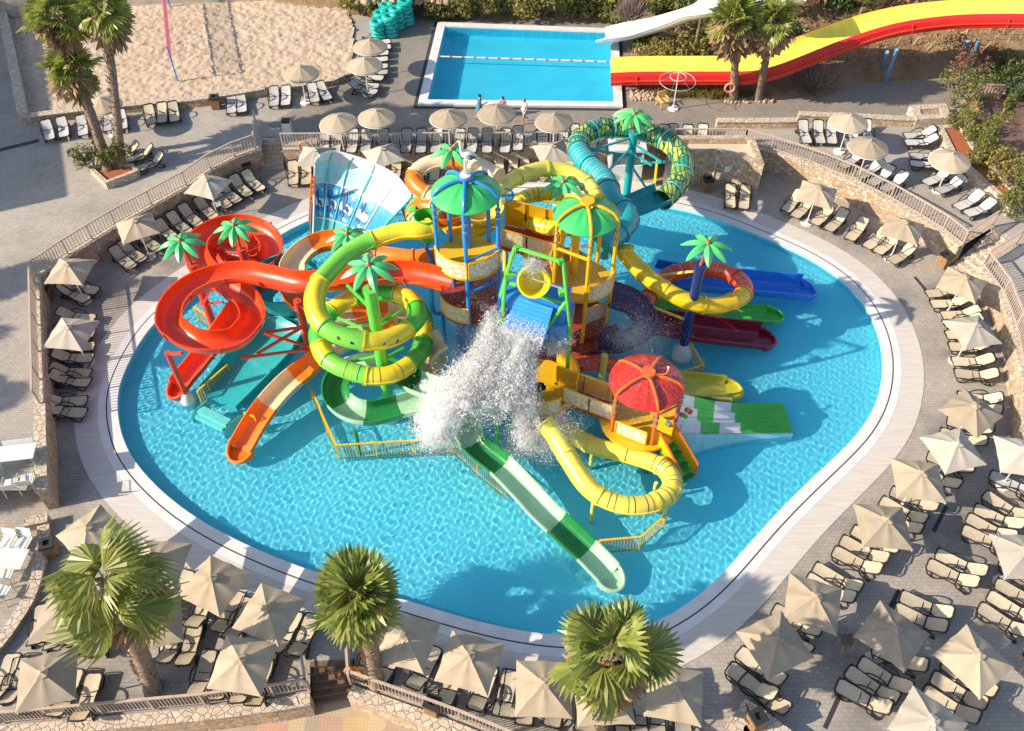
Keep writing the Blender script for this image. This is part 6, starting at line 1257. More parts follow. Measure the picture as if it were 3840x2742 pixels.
# ---- stork on the roof
sk=thing('stork_figure','white stork figure with grey wings standing on the green mushroom roof','figure',c1+Vector((0,0,10.56)))
b0=c1+Vector((0,0,10.56)); mb=MB(); mb.lathe(b0,[(0,0),(.24,0),(.24,.04),(.12,.07),(0,.07)],14); mb.build('stand',CONC,sk)
mb=MB(); 
for s in (-1,1): mb.tube([b0+Vector((.04*s,0,.05)),b0+Vector((.03*s+.02,.02,.4)),b0+Vector((.04*s+.06,0,.78))],[.04,.035,.07],8)
mb.build('legs',WHITE,sk,True)
MB().tube(cr([b0+Vector((.52,.05,.92)),b0+Vector((.38,.04,.98)),b0+Vector((.12,.02,1.0)),b0+Vector((-.08,0,1.12)),b0+Vector((-.14,-.02,1.38)),b0+Vector((-.13,-.03,1.6)),b0+Vector((-.2,-.04,1.68)),b0+Vector((-.26,-.05,1.66))],.06),[.03,.06,.1,.14,.17,.19,.19,.18,.15,.11,.085,.07,.06,.055,.06,.08,.08,.06,.04]+[.035]*30,10).build('body',WHITE,sk,True)
MB().tube([b0+Vector((-.26,-.05,1.66)),b0+Vector((-.48,-.12,1.45))],[.03,.008],6).build('beak',ORG,sk)
for s in (-1,1): MB().add([b0+Vector(v) for v in ((.02,s*.16,1.05),(.2,s*.19,1.1),(.5,s*.08,.95),(.25,s*.17,.85))]+[b0+Vector(v)+Vector((0,-s*.03,0)) for v in ((.02,s*.16,1.05),(.2,s*.19,1.1),(.5,s*.08,.95),(.25,s*.17,.85))],[(0,1,2,3),(7,6,5,4),(0,4,5,1),(1,5,6,2),(2,6,7,3),(3,7,4,0)]).build('wing',simple('grey_wing',(.1,.1,.11),.5),sk)
# ---- orange / cream small helix
hp=[Z5(1400,470,8.1),Z5(1180,340,8.1),Z5(920,250,8.0),Z5(650,235,7.95),Z5(420,275,7.85),Z5(255,370,7.7),Z5(190,500,7.5),Z5(290,640,7.35),Z5(450,740,7.2),Z5(560,830,7.05),Z5(520,900,6.95),Z5(330,870,6.85),Z5(210,920,6.7),Z5(205,1020,6.55),Z5(300,1080,6.45),Z5(480,1060,6.35),Z5(600,1020,6.3)]
tube_slide('water_slide','orange and cream closed tube curling behind the green mushroom roof',hp,.37,[(.17,BEI),(.3,ORG),(.46,BEI),(.58,ORG),(.72,BEI),(.86,ORG),(.93,BEI),(1,ORG)])
deco_palm('plastic palm behind the mushroom roof, dark green leaves on a yellow stem',Z5(775,400,8.0),Z5(735,115,9.3),YEL,.1,cone=False,ll=1.0,n=6,rot=.1)
# ---- yellow looping tube
yl=[G(340,480,7.1),G(430,400,7.05),G(520,340,7.0),G(640,285,6.9),G(780,255,6.75),G(920,265,6.6),G(1050,320,6.45),G(1150,400,6.3),G(1205,500,6.15),G(1190,620,5.95),G(1090,720,5.75),G(930,760,5.6),G(760,745,5.45),G(620,690,5.3),G(545,610,5.2),G(560,535,5.1),G(660,480,5.0),G(800,475,4.9),G(950,520,4.75),G(1060,600,4.6),G(1080,700,4.4),G(980,780,4.2)]
rt,_=tube_slide('water_slide','yellow closed tube making two loops around a plastic palm behind the towers',yl,.38,[(.1,YPALE),(.2,YPALE),(.32,YPALE),(.42,YPALE),(.52,YEL),(.62,YEL),(.72,YEL),(.82,YEL),(.9,YEL),(1,YEL)],(.36,.86,[DRKB],.45))
deco_palm('plastic palm with dark leaves in the middle of the yellow loops',G(935,520,5.6),G(930,385,6.7),YEL2,.16,cone=False,ll=1.1,rot=.3,struts=[(G(945,520,5.2),G(1090,690,4.5),YEL2),(G(940,560,4.8),G(660,500,5.0),YEL2)])
# ---- teal ring tube
tr=[Z7(960,880,5.0),Z7(1080,760,5.0),Z7(1250,600,5.05),Z7(1330,470,5.05),Z7(1260,330,5.0),Z7(1100,180,4.95),C(830,1530,4.9),C(700,1400,4.85),C(615,1290,4.8),C(620,1190,4.75),C(710,1120,4.7),C(850,1085,4.6),C(1000,1085,4.5),C(1150,1110,4.4),C(1300,1160,4.25),C(1420,1250,4.1),C(1490,1370,3.95),C(1480,1490,3.8),G(1850,440,3.65),G(1770,520,3.55)]
rt,tp=tube_slide('water_slide','wide teal raft tube with a leaf patterned ring at the back right',tr,.58,[(.07,TEAL),(.16,TEAL),(.26,TEAL),(.36,TEAL),(.44,TEAL),(.5,LEAFF),(.58,LEAFF),(.66,LEAFF),(.74,LEAFF),(.82,LEAFF),(.9,LEAFF),(1,LEAFF)],(.24,.44,[GREYS],.3))
for i in range(int(len(tp)*.46),len(tp)-1,max(1,len(tp)//14)): d=(tp[i+1]-tp[i]).normalized(); MB().sweep([tp[i],tp[i]+d*.1],circ(.63),None,False).build('flange_ring',TEAL2,rt,True)
open_slide('x','x',[G(1770,520,3.45),G(1680,560,3.35),G(1560,610,3.2),G(1450,650,3.0),G(1300,690,2.7),G(1050,680,2.2),G(800,640,1.7)],U(.75,.62,.06,12,.06),alt(3,TEAL),root=rt)
tpole=Vector((P(2345,765,0).x,P(2345,765,0).y,0))
def ax(z): return Vector((tpole.x,tpole.y,z))
deco_palm('thick teal pole with a plastic palm in the middle of the leaf patterned ring',ax(4.9),C(1080,985,6.0),TEAL,.24,cone=False,ll=1.1,rot=.2,zb=-.1,struts=[(ax(4.6),C(720,1270,4.6),TEAL),(ax(3.4),C(720,1270,4.6),TEAL),(ax(4.0),C(830,1480,4.6),TEAL),(ax(4.6),C(1280,1180,4.1),TEAL),(ax(2.8),C(1340,1370,3.9),TEAL),(ax(2.8),C(1200,1620,2.2),TEAL),(ax(4.2),C(1310,1370,3.9),TEAL),(ax(3.6),C(1230,1400,3.9),TEAL)])
# ---- tower with yellow posts
c2=Z7(765,255,9.0); c2=Vector((c2.x,c2.y,0))
t2=thing('play_tower','tower on yellow posts with a smaller green roof behind the tipping bucket','play tower',(c2.x,c2.y,-.6))
mush_roof(t2,c2,9.0,1.45,MUSH,YEL2,1.42,[-85,-155,-18,55,130],-.6,drop=.55)
floor(t2,c2,1.46,4.6,DAMB,th=.1); floor(t2,c2,1.46,2.2,MARO,th=.1)
panel(t2,arcpts(c2,1.5,-82,-14,0),4.6,1.0); MB().tube([arcpts(c2,1.42,-155,-85,7.1,1)[0],arcpts(c2,1.42,-155,-85,7.1,1)[1]],.08,8).build('cross_tube',YEL2,t2,True)
MB().tube([c2+Vector((-.35,.5,-.6)),c2+Vector((-.35,.5,7.8))],.2,14).build('central_post',YEL2,t2,True)
panel(t2,arcpts(c2,1.5,125,205,0,4),4.6,1.3,YEL2)
for x,y,z in [(1300,1030,3.9),]: pass
MB().box(Z7(740,845,6.9),(.42,.03,.2),.15).build('notice_sign',WHITEP,t2)
# upper walkway between the towers
wk=thing('walkway','amber walkway with flower panels between the blue and yellow towers','walkway',(c1.x+1.5,c1.y,-.6))
A0=Z5(1400,1300,5.9); A1=Z7(290,960,4.9); B0=A0+Vector((.3,1.5,0)); B1=A1+Vector((.6,1.6,0))
a_,b_=[Vector((A0.x,A0.y)),Vector((A1.x,A1.y))],[Vector((B0.x,B0.y)),Vector((B1.x,B1.y))]
MB().add([(A0.x,A0.y,5.3),(A1.x,A1.y,4.5),(B1.x,B1.y,4.5),(B0.x,B0.y,5.3),(A0.x,A0.y,5.1),(A1.x,A1.y,4.3),(B1.x,B1.y,4.3),(B0.x,B0.y,5.1)],[(0,1,2,3),(7,6,5,4),(0,4,5,1),(1,5,6,2),(2,6,7,3),(3,7,4,0)]).build('deck',CORAL,wk)
for k in range(2):
    p0=A0.lerp(A1,k/2);p1=A0.lerp(A1,(k+1)/2); panel(wk,[p0,p1],[5.3-.4*k,4.9-.4*k],1.0)
for k in range(3):
    p0=B0.lerp(B1,k/3);p1=B0.lerp(B1,(k+1)/3); panel(wk,[p0,p1],[5.3-.27*k,5.03-.27*k],1.55,YEL2)
for p in (A0.lerp(A1,.5),B0.lerp(B1,.5),A0,B0): MB().tube([(p.x,p.y,-.6),(p.x,p.y,5.2)],.14,10).build('support_post',YPALE,wk,True)
# ---- lower decks under the towers
ld=thing('lower_deck','maroon and coral lower decks with yellow panels between the towers','platform',(c1.x+2.6,c1.y-1,-.6))
for cc,rr,zz,mm in [(Z6(950,760,2.6),1.9,2.6,MARO),(Z7(420,1150,2.9),1.6,2.9,CORAL),(Z6(2000,1450,1.9),2.0,1.9,MARO)]:
    MB().lathe((cc.x,cc.y,zz),[(0,0),(rr,0),(rr,-.2),(0,-.2)],20).build('deck',mm,ld); MB().tube([(cc.x,cc.y,-.6),(cc.x,cc.y,zz)],.25,12).build('deck_post',YPALE,ld,True)
p0,p1=Z6(725,820,3.3),Z6(1020,1110,2.0); panel(ld,[p0,p1],[3.0,1.6],.95)
MB().add([Z7(330,1240,3.4),Z7(610,1340,3.4),Z7(520,1600,2.7),Z7(260,1500,2.7)]+[v-Vector((0,0,.15)) for v in (Z7(330,1240,3.4),Z7(610,1340,3.4),Z7(520,1600,2.7),Z7(260,1500,2.7))],[(0,1,2,3),(7,6,5,4),(0,4,5,1),(1,5,6,2),(2,6,7,3),(3,7,4,0)]).build('ramp',DAMB,ld)
panel(ld,[Z7(710,1150,3.4),Z7(560,1520,2.4)],[3.3,2.4],1.0); panel(ld,[Z7(1330-200,1330,2.6),Z7(780,1560,2.3)],[2.3,2.0],.9)
panel(ld,[Y2(405,280,2.0),Y2(600,200,2.0)],2.0,1.2)
MB().sweep(cr([Y1(330,560,1.6),Y1(180,420,2.2),Y1(250,250,2.8),Y1(420,150,3.0)],.2),U(.55,.45,.05,10,.06,.3)).build('cream_trough',BEI,ld,True)
MB().sweep(cr([Y2(300,560,1.8),Y2(420,570,1.7),Y2(560,560,1.6),Y2(700,600,1.4)],.2),circ(.4)).build('coral_tube',CORAL,ld,True)
MB().sweep(cr([Y2(600,60,3.6),Y2(760,120,3.2),Y2(830,220,2.6),Y2(820,330,2.0),Y2(700,420,1.6),Y2(450,440,1.4)],.2),U(.75,.6,.06,12,.08)).build('purple_trough',simple('dusk_purple',(.07,.035,.11),.4),ld,True)
# ---- tipping bucket
tb=thing('tipping_bucket','big yellow tipping bucket on a green frame over a blue ribbed roof','tipping bucket',Z6(1700,1300,4.0))
bc=Z6(1665,590,7.7); ad=Vector((.02,-.74,.67)).normalized(); s1=ad.cross(Vector((0,0,1))).normalized(); s2=s1.cross(ad)
def cup(prof,n=28): return [bc+ad*z+s1*(r*math.cos(2*math.pi*k/n))+s2*(r*math.sin(2*math.pi*k/n)) for r,z in prof for k in range(n)]
pf_=[(0,-.95),(.42,-.95),(.5,-.7),(.66,-.02),(.7,0),(.7,.05),(.62,.05),(.6,0),(.46,-.68),(.4,-.88),(0,-.88)]; n=28
MB().add(cup(pf_),[(i*n+k,i*n+(k+1)%n,(i+1)*n+(k+1)%n,(i+1)*n+k) for i in range(len(pf_)-1) for k in range(n)]).build('bucket',plastic('bucket_yellow',(.82,.72,.02)),tb,True)
MB().tube([Z6(1370,455,7.6),Z6(2080,690,7.6)],.045,8).build('axle',METAL,tb,True)
fl_=[(Z6(1400,105,9.1),Z6(1285,490,7.6)),(Z6(1285,490,7.6),Z6(1170,930,5.9)),(Z6(1265,560,7.4),Z6(1215,1260,5.2)),(Z6(2090,320,9.1),Z6(2130,740,7.6)),(Z6(2130,740,7.6),Z6(2185,1280,5.4)),(Z6(2120,880,7.0),Z6(1720,1440,5.0)),(Z6(1400,105,9.1),Z6(2090,320,9.1)),(Z6(1290,600,7.2),Z6(1420,640,7.2)),(Z6(1160,940,5.8),Z6(1320,990,5.7)),(Z6(1700,790,6.6),Z6(2080,900,6.5))]
for a,b_ in fl_: MB().tube([a,b_],.085,8).build('frame_tube',LIME,tb,True)
for q in (Z6(1440,118,9.1),Z6(2050,310,9.1)): MB().box(q,(.22,.22,.22),.3).build('joint_block',GRN,tb)
for q in (Z6(1310,490,7.6),Z6(2080,740,7.5)): MB().box(q,(.34,.3,.22),.2).build('bearing_bracket',LIME,tb); 
L0,L1=Z6(1460,815,6.75),Z6(1940,970,6.75); D0,D1=Z6(1090,1400,4.9),Z6(1770,1590,4.9)
V=[];f=[];m=44
for i in range(m+1):
    q=i/m; nrm=Vector((0,-.5,.85)); wob=.09*(1 if (i//2)%2 else 0)
    V+=[L0.lerp(D0,q)+nrm*wob,L1.lerp(D1,q)+nrm*wob,L0.lerp(D0,q)-nrm*.1,L1.lerp(D1,q)-nrm*.1]
f=sum([[(4*i,4*i+4,4*i+5,4*i+1),(4*i+2,4*i+3,4*i+7,4*i+6),(4*i,4*i+2,4*i+6,4*i+4),(4*i+1,4*i+5,4*i+7,4*i+3)] for i in range(m)],[])
MB().add(V,f).build('ribbed_roof',SKYP,tb)
g0,g1=L0+Vector((-.75,1.05,-.95)),L1+Vector((.75,1.05,-1.0)); MB().tube([g0,g1],.95,28).build('barrel_roof',plastic('roof_blue',(.02,.22,.68)),tb,True)
MB().tube([g0+Vector((.4,-.1,-1.0)),g1+Vector((.1,-.1,-1.0))],1.1,24).build('lower_barrel',SKYP,tb,True)
for p in (Z6(1250,1100,5.4),Z6(2180,1280,5.4)): MB().tube([p,Vector((p.x,p.y,-.6))],.1,8).build('leg_post',LIME,tb,True)
for x,y in [(1140,1080),(2070,640)]: 
    p=Y1(x,y,2.4); MB().tube([p+Vector((0,0,.6)),Vector((p.x,p.y,-.6))],.08,8).build('leg_post',LIME,tb,True)
# ---- front tower with the red roof
c3=Y3(868,12,4.55); c3=Vector((c3.x,c3.y,0))
t3=thing('play_tower','low front tower with a red roof, orange posts and green stairs','play tower',(c3.x,c3.y,-.6))
OP=plastic('orange_red_paint',(.72,.14,.02)); REDR=plastic('roof_red',(.55,.03,.02))
mush_roof(t3,c3,4.55,1.6,REDR,OP,1.55,[-78,-150,-14,60,135],-.6,drop=.45)
floor(t3,c3,1.85,1.7,DAMB)
panel(t3,[Y3(640,400,1.9),Y3(850,480,1.9)],1.7,.85); panel(t3,[Y3(920,330,2.2),Y3(1040,400,2.2)],1.7,.9,YEL2)
s0=Y3(935,470,1.7); s1_=Y3(1030,450,1.7); e0=Y3(1080,790,-.1); e1=Y3(1190,720,-.1)
s0,s1_=Y3(930,500,1.6),Y3(1030,445,1.6)
for k in range(7):
    q0,q1=k/7,(k+1)/7; z=1.6-(k+1)*.25; p=[s0.lerp(e0,q0),s1_.lerp(e1,q0),s1_.lerp(e1,q1),s0.lerp(e0,q1)]
    MB().add([(v.x,v.y,z+.25) for v in p]+[(v.x,v.y,z-.02) for v in p],[(0,1,2,3),(7,6,5,4),(0,4,5,1),(1,5,6,2),(2,6,7,3),(3,7,4,0)]).build('step',GRN if k%2 else GRN2,t3)
for a,b_ in ((s0,e0),(s1_,e1)):
    V=[(a.x,a.y,1.7),(b_.x,b_.y,0),(b_.x,b_.y,.95),(a.x,a.y,2.6)]; nn=Vector((-(b_-a).y,(b_-a).x,0)).normalized()*.05
    MB().add(V+[tuple(Vector(v)+nn) for v in V],[(0,1,2,3),(7,6,5,4),(0,4,5,1),(1,5,6,2),(2,6,7,3),(3,7,4,0)]).build('stair_panel',YEL2,t3)
    MB().tube([V[3],V[2],V[1]],.055,8).build('handrail',OP,t3,True)
for x,y,cols in [(1000,345,[GRN,BLUE,ORG]),(1105,290,[BLUE,RED,GRN]),(1140,255,[ORG,YEL,RED])]:
    for k,m_ in enumerate(cols): MB().lathe(Y3(x+k*10,y+k*6,2.6-.0*k),[(0,.12),(.13,.04),(.13,-.04),(0,-.12)],8).build('spinning_toy',m_,t3)
for a,b_ in [(Y3(915,270,3.1),Y3(1110,190,3.1)),(Y3(940,290,3.0),Y3(1095,215,3.0))]: MB().tube([a,b_],.05,8).build('top_bar',OP,t3,True)
MB().tube(cr([Y2(935,660,4.7),Y2(1070,650,4.7),Y2(1090,590,4.9)],.2),.05,8).build('spray_arm',OP,t3,True)
# lower walkway to the red roofed tower
w3_=thing('walkway','maroon walkway with yellow and flower panels leading to the red roofed tower','walkway',Y3(430,250,1.7))
A0,A1=Y3(280,190,2.3),Y3(630,330,1.75); B0,B1=Y3(235,60,2.3),Y3(600,190,1.75)
A0.z=B0.z=2.2;A1.z=B1.z=1.7
MB().add([A0,A1,B1,B0]+[v-Vector((0,0,.18)) for v in (A0,A1,B1,B0)],[(0,1,2,3),(7,6,5,4),(0,4,5,1),(1,5,6,2),(2,6,7,3),(3,7,4,0)]).build('deck',MARO,w3_)
for k in range(2):
    panel(w3_,[A0.lerp(A1,k/2),A0.lerp(A1,(k+1)/2)],[2.2-.25*k,1.95-.25*k],.95); panel(w3_,[B0.lerp(B1,k/2),B0.lerp(B1,(k+1)/2)],[2.2-.25*k,1.95-.25*k],1.15,YEL2)
for p in (A0,A1,B0,B1): MB().tube([p,(p.x,p.y,-.6)],.1,8).build('support_post',OP,w3_,True)
p=Y2(575,500,2.6); post('pale yellow slanting support pole behind the lower walkway',p,YPALE,.17,False)
fl2=Y1(1750,800,2.0); dk2=thing('front_deck','amber platform with flower panels behind the splash','platform',(fl2.x,fl2.y,-.6))
MB().lathe((fl2.x,fl2.y,2.2),[(0,0),(1.7,0),(1.7,-.2),(0,-.2)],20).build('deck',DAMB,dk2); panel(dk2,arcpts(Vector((fl2.x,fl2.y,0)),1.7,-160,-60,0,6),2.2,.95); panel(dk2,arcpts(Vector((fl2.x,fl2.y,0)),1.7,-20,60,0,6),2.2,1.1,YEL2); MB().tube([(fl2.x,fl2.y,-.6),(fl2.x,fl2.y,2.2)],.3,12).build('deck_post',LIME,dk2,True)
# ============================================================ SLIDES ON THE RIGHT
rp=[Z7(1290,860,4.9),Z8(160,180,4.6),Z8(320,360,4.3),Z8(560,560,3.95),Z8(800,700,3.7),Z8(1030,780,3.5),Z8(1250,800,3.35),Z8(1430,760,3.25),Z8(1560,690,3.15),Z8(1600,590,3.05),Z8(1540,490,2.95),Z8(1400,410,2.8),Z8(1220,360,2.65),Z8(1020,345,2.5),Z8(820,380,2.35),Z8(640,450,2.2),Z8(510,570,2.05),Z8(420,720,1.9),Z8(360,870,1.7),Z8(360,1010,1.5),Z8(460,1110,1.3)]
tube_slide('water_slide','golden yellow tube turning into a coral red ring around the navy pole on the right',rp,.41,[(.09,YEL2Y:=plastic('amber_gelcoat',(.85,.55,.01))),(.18,YEL2Y),(.3,YEL2Y),(.38,YEL2Y),(.46,YEL2Y),(.54,CORAL),(.64,CORAL),(.74,CORAL),(.86,CORAL),(1,CORAL)],(.48,.95,[GREYS],.5))
nt_=Z8(1065,310,5.9)
deco_palm('navy pole with a dark plastic palm in the middle of the coral ring',nt_,Z8(1150,65,7.0),NAVY,.24,ll=1.1,n=7,rot=.1,struts=[(nt_-Vector((0,0,.3)),Z8(560,430,3.0),YPALE),(nt_-Vector((0,0,2.2)),Z8(640,510,3.7),YPALE),(nt_-Vector((0,0,2.6)),Z8(1300,720,3.2),YPALE),(nt_-Vector((0,0,3.6)),Z8(470,810,2.2),YPALE)])
def lane(label,pts,secs,w_=.5,h=.4,lh=None):
    r_,p_=open_slide('water_slide',label,pts,U(w_,h,.06,14,.09,.75,left_h=lh),secs); end_lip(r_,p_,w_,h,secs[-1][1])
LB=plastic('light_blue_gelcoat',(.1,.33,.85))
lane('blue straight slide end farthest out in the water on the right',[Z8(500,470,1.6),Z8(800,520,1.3),Z8(1200,560,1.0),Z8(1700,600,.6),Z8(2000,625,.3),Z8(2290,650,.08)],[(.35,BLUE),(.7,BLUE),(1,BLUE)],.62,.5,.75)
lane('green and olive straight slide end under the yellow tube',[Z8(330,800,1.5),Z8(560,820,1.2),Z8(800,840,.95),Z8(1120,900,.6),Z8(1500,930,.35),Z8(1750,940,.18),Z8(1890,950,.06)],[(.3,GRN),(.42,GRN),(.66,OLIVE),(.85,GRN),(1,GRN)],.52,.36)
lane('dark maroon straight slide end on the right',[Z8(420,1060,1.5),Z8(700,1100,1.1),Z8(1000,1150,.75),Z8(1300,1190,.45),Z8(1600,1220,.2),Z8(1790,1240,.05)],alt(3,MAROON),.62,.42,.75)
lane('small olive yellow slide end by the red roofed tower',[Y4(80,170,1.2),Y4(250,190,.8),Y4(420,205,.4),Y4(600,225,.06)],alt(2,OLIVE),.62,.3,.45)
# wide three lane racer
wd=thing('water_slide','wide white and green chequered three lane slide beside the red roofed tower','water slide',Y4(1000,400,0))
e0=[Y4(250,235,1.9),Y4(400,265,1.35),Y4(520,290,.95),Y4(690,305,.5),Y4(850,305,.25),Y4(1000,310,.1)]; e1_=[Y4(230,515,1.9),Y4(400,515,1.35),Y4(520,515,.95),Y4(720,512,.5),Y4(900,510,.25),Y4(1065,508,.1)]
ea,eb=cr(e0,.25),cr(e1_,.25); N_=60; M_=36
def samp(c_,q): i=min(len(c_)-2,int(q*(len(c_)-1))); return c_[i].lerp(c_[i+1],q*(len(c_)-1)-i)
Gd=[[samp(ea,i/N_).lerp(samp(eb,i/N_),j/M_)+Vector((0,0,.12*abs(math.cos(3*math.pi*j/M_))**4 - .06)) for j in range(M_+1)] for i in range(N_+1)]
cuts=[(0,.17,.35,.52),(0,.2,.36,.56),(0,.24,.42,.6)]
for j in range(3):
    cc=list(cuts[j])+[1.0]
    for k in range(4):
        i0,i1=int(cc[k]*N_),int(cc[k+1]*N_); j0,j1=j*12,j*12+12
        V=[Gd[i][q] for i in range(i0,i1+1) for q in range(j0,j1+1)]; w_=j1-j0+1; f=[((i)*w_+q,(i)*w_+q+1,(i+1)*w_+q+1,(i+1)*w_+q) for i in range(i1-i0) for q in range(w_-1)]
        o=len(V); V+=[v-Vector((0,0,.07)) for v in V]; f+=[tuple(o+z for z in q[::-1]) for q in f]
        bd=[i*w_ for i in range(i1-i0+1)]+[(i1-i0)*w_+q for q in range(1,w_)]+[i*w_+w_-1 for i in range(i1-i0-1,-1,-1)]+[q for q in range(w_-2,0,-1)]
        f+=[(bd[z],bd[(z+1)%len(bd)],o+bd[(z+1)%len(bd)],o+bd[z]) for z in range(len(bd))]
        MB().add(V,f).build('lane_section',GRN if k%2 else WHITE,wd,True)
V=[v for g_ in Gd for v in (g_[M_],Vector((g_[M_].x,g_[M_].y,-.6)))]; MB().add(V,[(2*i,2*i+1,2*i+3,2*i+2) for i in range(N_)]).build('side_skirt',LBLUE,wd)
# lower yellow loop
yp2=[Y3(150,340,2.6),Y3(230,440,2.35),Y3(320,590,2.1),Y3(440,770,1.85),Y3(560,865,1.7),Y3(720,915,1.6),Y3(880,905,1.5),Y3(1010,840,1.42),Y3(1040,750,1.35),Y3(980,660,1.28),Y3(850,600,1.2),Y3(680,550,1.15),Y3(500,505,1.1),Y3(390,450,1.05),Y3(320,390,1.0)]
tube_slide('water_slide','bright yellow closed tube looping low over the water at the front right',yp2,.4,[(.13,YPALE),(.3,YPALE),(.47,YPALE),(.56,YPALE),(.66,YPALE),(.78,YPALE),(.9,YPALE),(1,YPALE)],(.3,.68,[DRKB,DRKB,DRKR,DRKG],.36))
for x,y,z,lb in [(492,880,1.35,'front left'),(925,760,1.0,'inner right'),(1000,905,1.1,'front right'),(480,560,.7,'rear left')]: post(f'short yellow support leg of the low yellow loop, {lb}',Y3(x,y,z),YPALE,.085,False)
# ============================================================ YELLOW POOL FENCES
def pfence(label,pts,h=1.15,bay=2.4): fence('pool_fence',label,[Vector((p.x,p.y,0)) for p in pts],WZ-.15,h,YEL2,bay,.13,.024,.07,'yellow pool fences','fence')
pfence('long yellow pool fence under the green spiral, bending twice in front',[Z4(222,520,1.0),Z4(432,1010,1.0),Z4(600,1375,1.0),Z4(1150,1340,1.0),Z4(1700,1308,1.0),Z4(2240,1285,1.0),K(1890,830,1.0),K(2132,1022,1.0)])
pfence('short yellow pool fence below the low yellow loop at the front right',[Q(790,1492,1.0),Q(1140,1462,1.0),Q(1352,1272,1.0)]); pfence('yellow pool fence seen through the front red loop',[Z1(540,1200,.9),Z1(680,1290,.9),Z2(852,128,.9)]); pfence('yellow pool fence between the red exit and the teal lane',[Z2(575,915,1.0),Z2(690,810,1.0),Z2(940,590,1.0)])
pfence('tiny yellow pool fence piece between the teal and orange lanes',[Z2(1145,1172,1.0),Z2(1272,1228,1.0)]); pfence('yellow pool fence corner around the navy pole foot',[Z8(925,1200,1.0),Z8(1108,1500,1.0),Y4(235,92,1.0)]); pfence('greenish yellow pool fence behind the rear red loop',[Z1(1650,512,.9),Z1(1830,522,.9)])
# ============================================================ SPLASHING WATER
SPW,nt,b=newmat('white_water'); b.inputs['Base Color'].default_value=(.97,.98,.99,1)
tl_=nd(nt,'BsdfTranslucent'); tl_.inputs[0].default_value=(.98,.99,1,1); mx_=nd(nt,'MixShader'); mx_.inputs[0].default_value=.06; nt.links.new(b.outputs[0],mx_.inputs[1]); nt.links.new(tl_.outputs[0],mx_.inputs[2]); nt.links.new(mx_.outputs[0],nt.nodes['Material Output'].inputs[0]); b.inputs['Roughness'].default_value=.25; b.inputs['Subsurface Weight'].default_value=0
b.inputs['Specular IOR Level'].default_value=.3
rng=np.random.default_rng(21); BASE=np.array([(1,0,-.7),(-1,0,-.7),(0,1,.7),(0,-1,.7)],float); TF=np.array([(0,2,3),(1,3,2),(0,1,2),(1,0,3)])
PS=[];SZ=[];DR=[]
def spray(path,n,sp0,sp1,s0,s1,streak=1.6,pw=1.0):
    n=int(n*2.4); s0*=.55; s1*=.58
    pts=[np.array(p) for p in path]; seg=len(pts)-1; t_=rng.random(n)**pw*seg; i=np.minimum(t_.astype(int),seg-1); fr=(t_-i)[:,None]; pa=np.array(pts)
    c=pa[i]*(1-fr)+pa[i+1]*fr; q=(t_/seg)[:,None]; sp=sp0+(sp1-sp0)*q
    # clumpy spread: a few ropes of water plus a fine halo
    k=rng.integers(0,60,n); rope=rng.normal(0,1,(60,3)); off=np.where(rng.random(n)[:,None]<.6,rope[k]*.75+rng.normal(0,.22,(n,3)),rng.normal(0,.95,(n,3)))
    p=c+off*sp; p[:,2]=np.maximum(p[:,2],-.1); PS.append(p); SZ.append(rng.uniform(s0,s1,n)*np.where(rng.random(n)<.1,1.8,1)); d=(pa[i+1]-pa[i]); d/=np.linalg.norm(d,axis=1)[:,None]; DR.append((d+rng.normal(0,.3,(n,3)))*streak*1.6)
roofp=lambda u,v,dz=.12:L0.lerp(D0,v).lerp(L1.lerp(D1,v),u)+Vector((0,-.06,dz))
for u in np.linspace(.04,.96,12): spray([roofp(u,.3,.06),roofp(u*.98,.6,.08),roofp(u*.95,.85,.14),roofp(u*.92,1.05,.16)],420,.03,.16,.012,.03,2.0,.4)
spray([Z6(1230,1000,5.8),Z6(1090,1180,5.2),Y1(960,300,5.1),Y1(800,560,5.1),Y1(600,800,4.7),Y1(420,980,4.0),Y1(300,1250,2.6),Y1(230,1420,1.2)],26000,.22,.62,.012,.034,1.7,.8)
spray([Y1(1150,250,5.1),Y1(980,560,5.0),Y1(760,800,4.4),Y1(560,1000,3.4)],11000,.3,.6,.012,.036,1.7)
spray([Y1(1450,250,5.1),Y1(1350,600,4.9),Y1(1150,850,4.2),Y1(1000,950,3.6)],12000,.35,.6,.012,.034,1.7)
spray([Y1(1600,200,5.1),Y1(1550,600,4.8),Y1(1530,1000,3.8),Y1(1560,1350,2.4),Y1(1600,1600,1.0)],11000,.2,.5,.01,.03,2.2)
spray([Y1(1900,180,4.6),Y1(2100,80,4.9)],1400,.3,.35,.01,.03); spray([Y1(1750,1450,.9),Y1(1500,1550,.1),K(1780+320,760,.1)],3000,.5,.5,.01,.028)
spray([Y1(230,1300,1.6),Y1(380,1400,.6)],4500,.5,.6,.012,.034); spray([Y1(1200,1100,1.2),Y1(900,1150,.8)],2500,.7,.7,.009,.02)
spray([Y2(700,300,3.2),Y2(800,330,2.8),Y2(950,380,2.4)],6000,.75,1.0,.009,.022,1.3); spray([Y2(780,310,2.8),Y2(860,400,2.2)],2200,.4,.5,.01,.026,1.3)
spray([Z6(850,600,4.4),Z6(1000,900,3.6)],2200,.8,.9,.008,.017,1.4); spray([Z6(750,1250,2.6),Z6(900,1350,2.3)],3000,.6,.7,.008,.02); spray([Z6(400,1300,1.8),Y1(500,400,1.6)],3000,.8,.8,.008,.018)
spray([Y3(350,150,3.0),Y3(800,120,4.6),Y3(950,150,4.3)],3200,.8,.9,.006,.012); spray([Z7(400,1000,5.4),Z7(700,1200,4.6),Z7(1000,1350,3.8)],3000,.9,1.0,.007,.016)
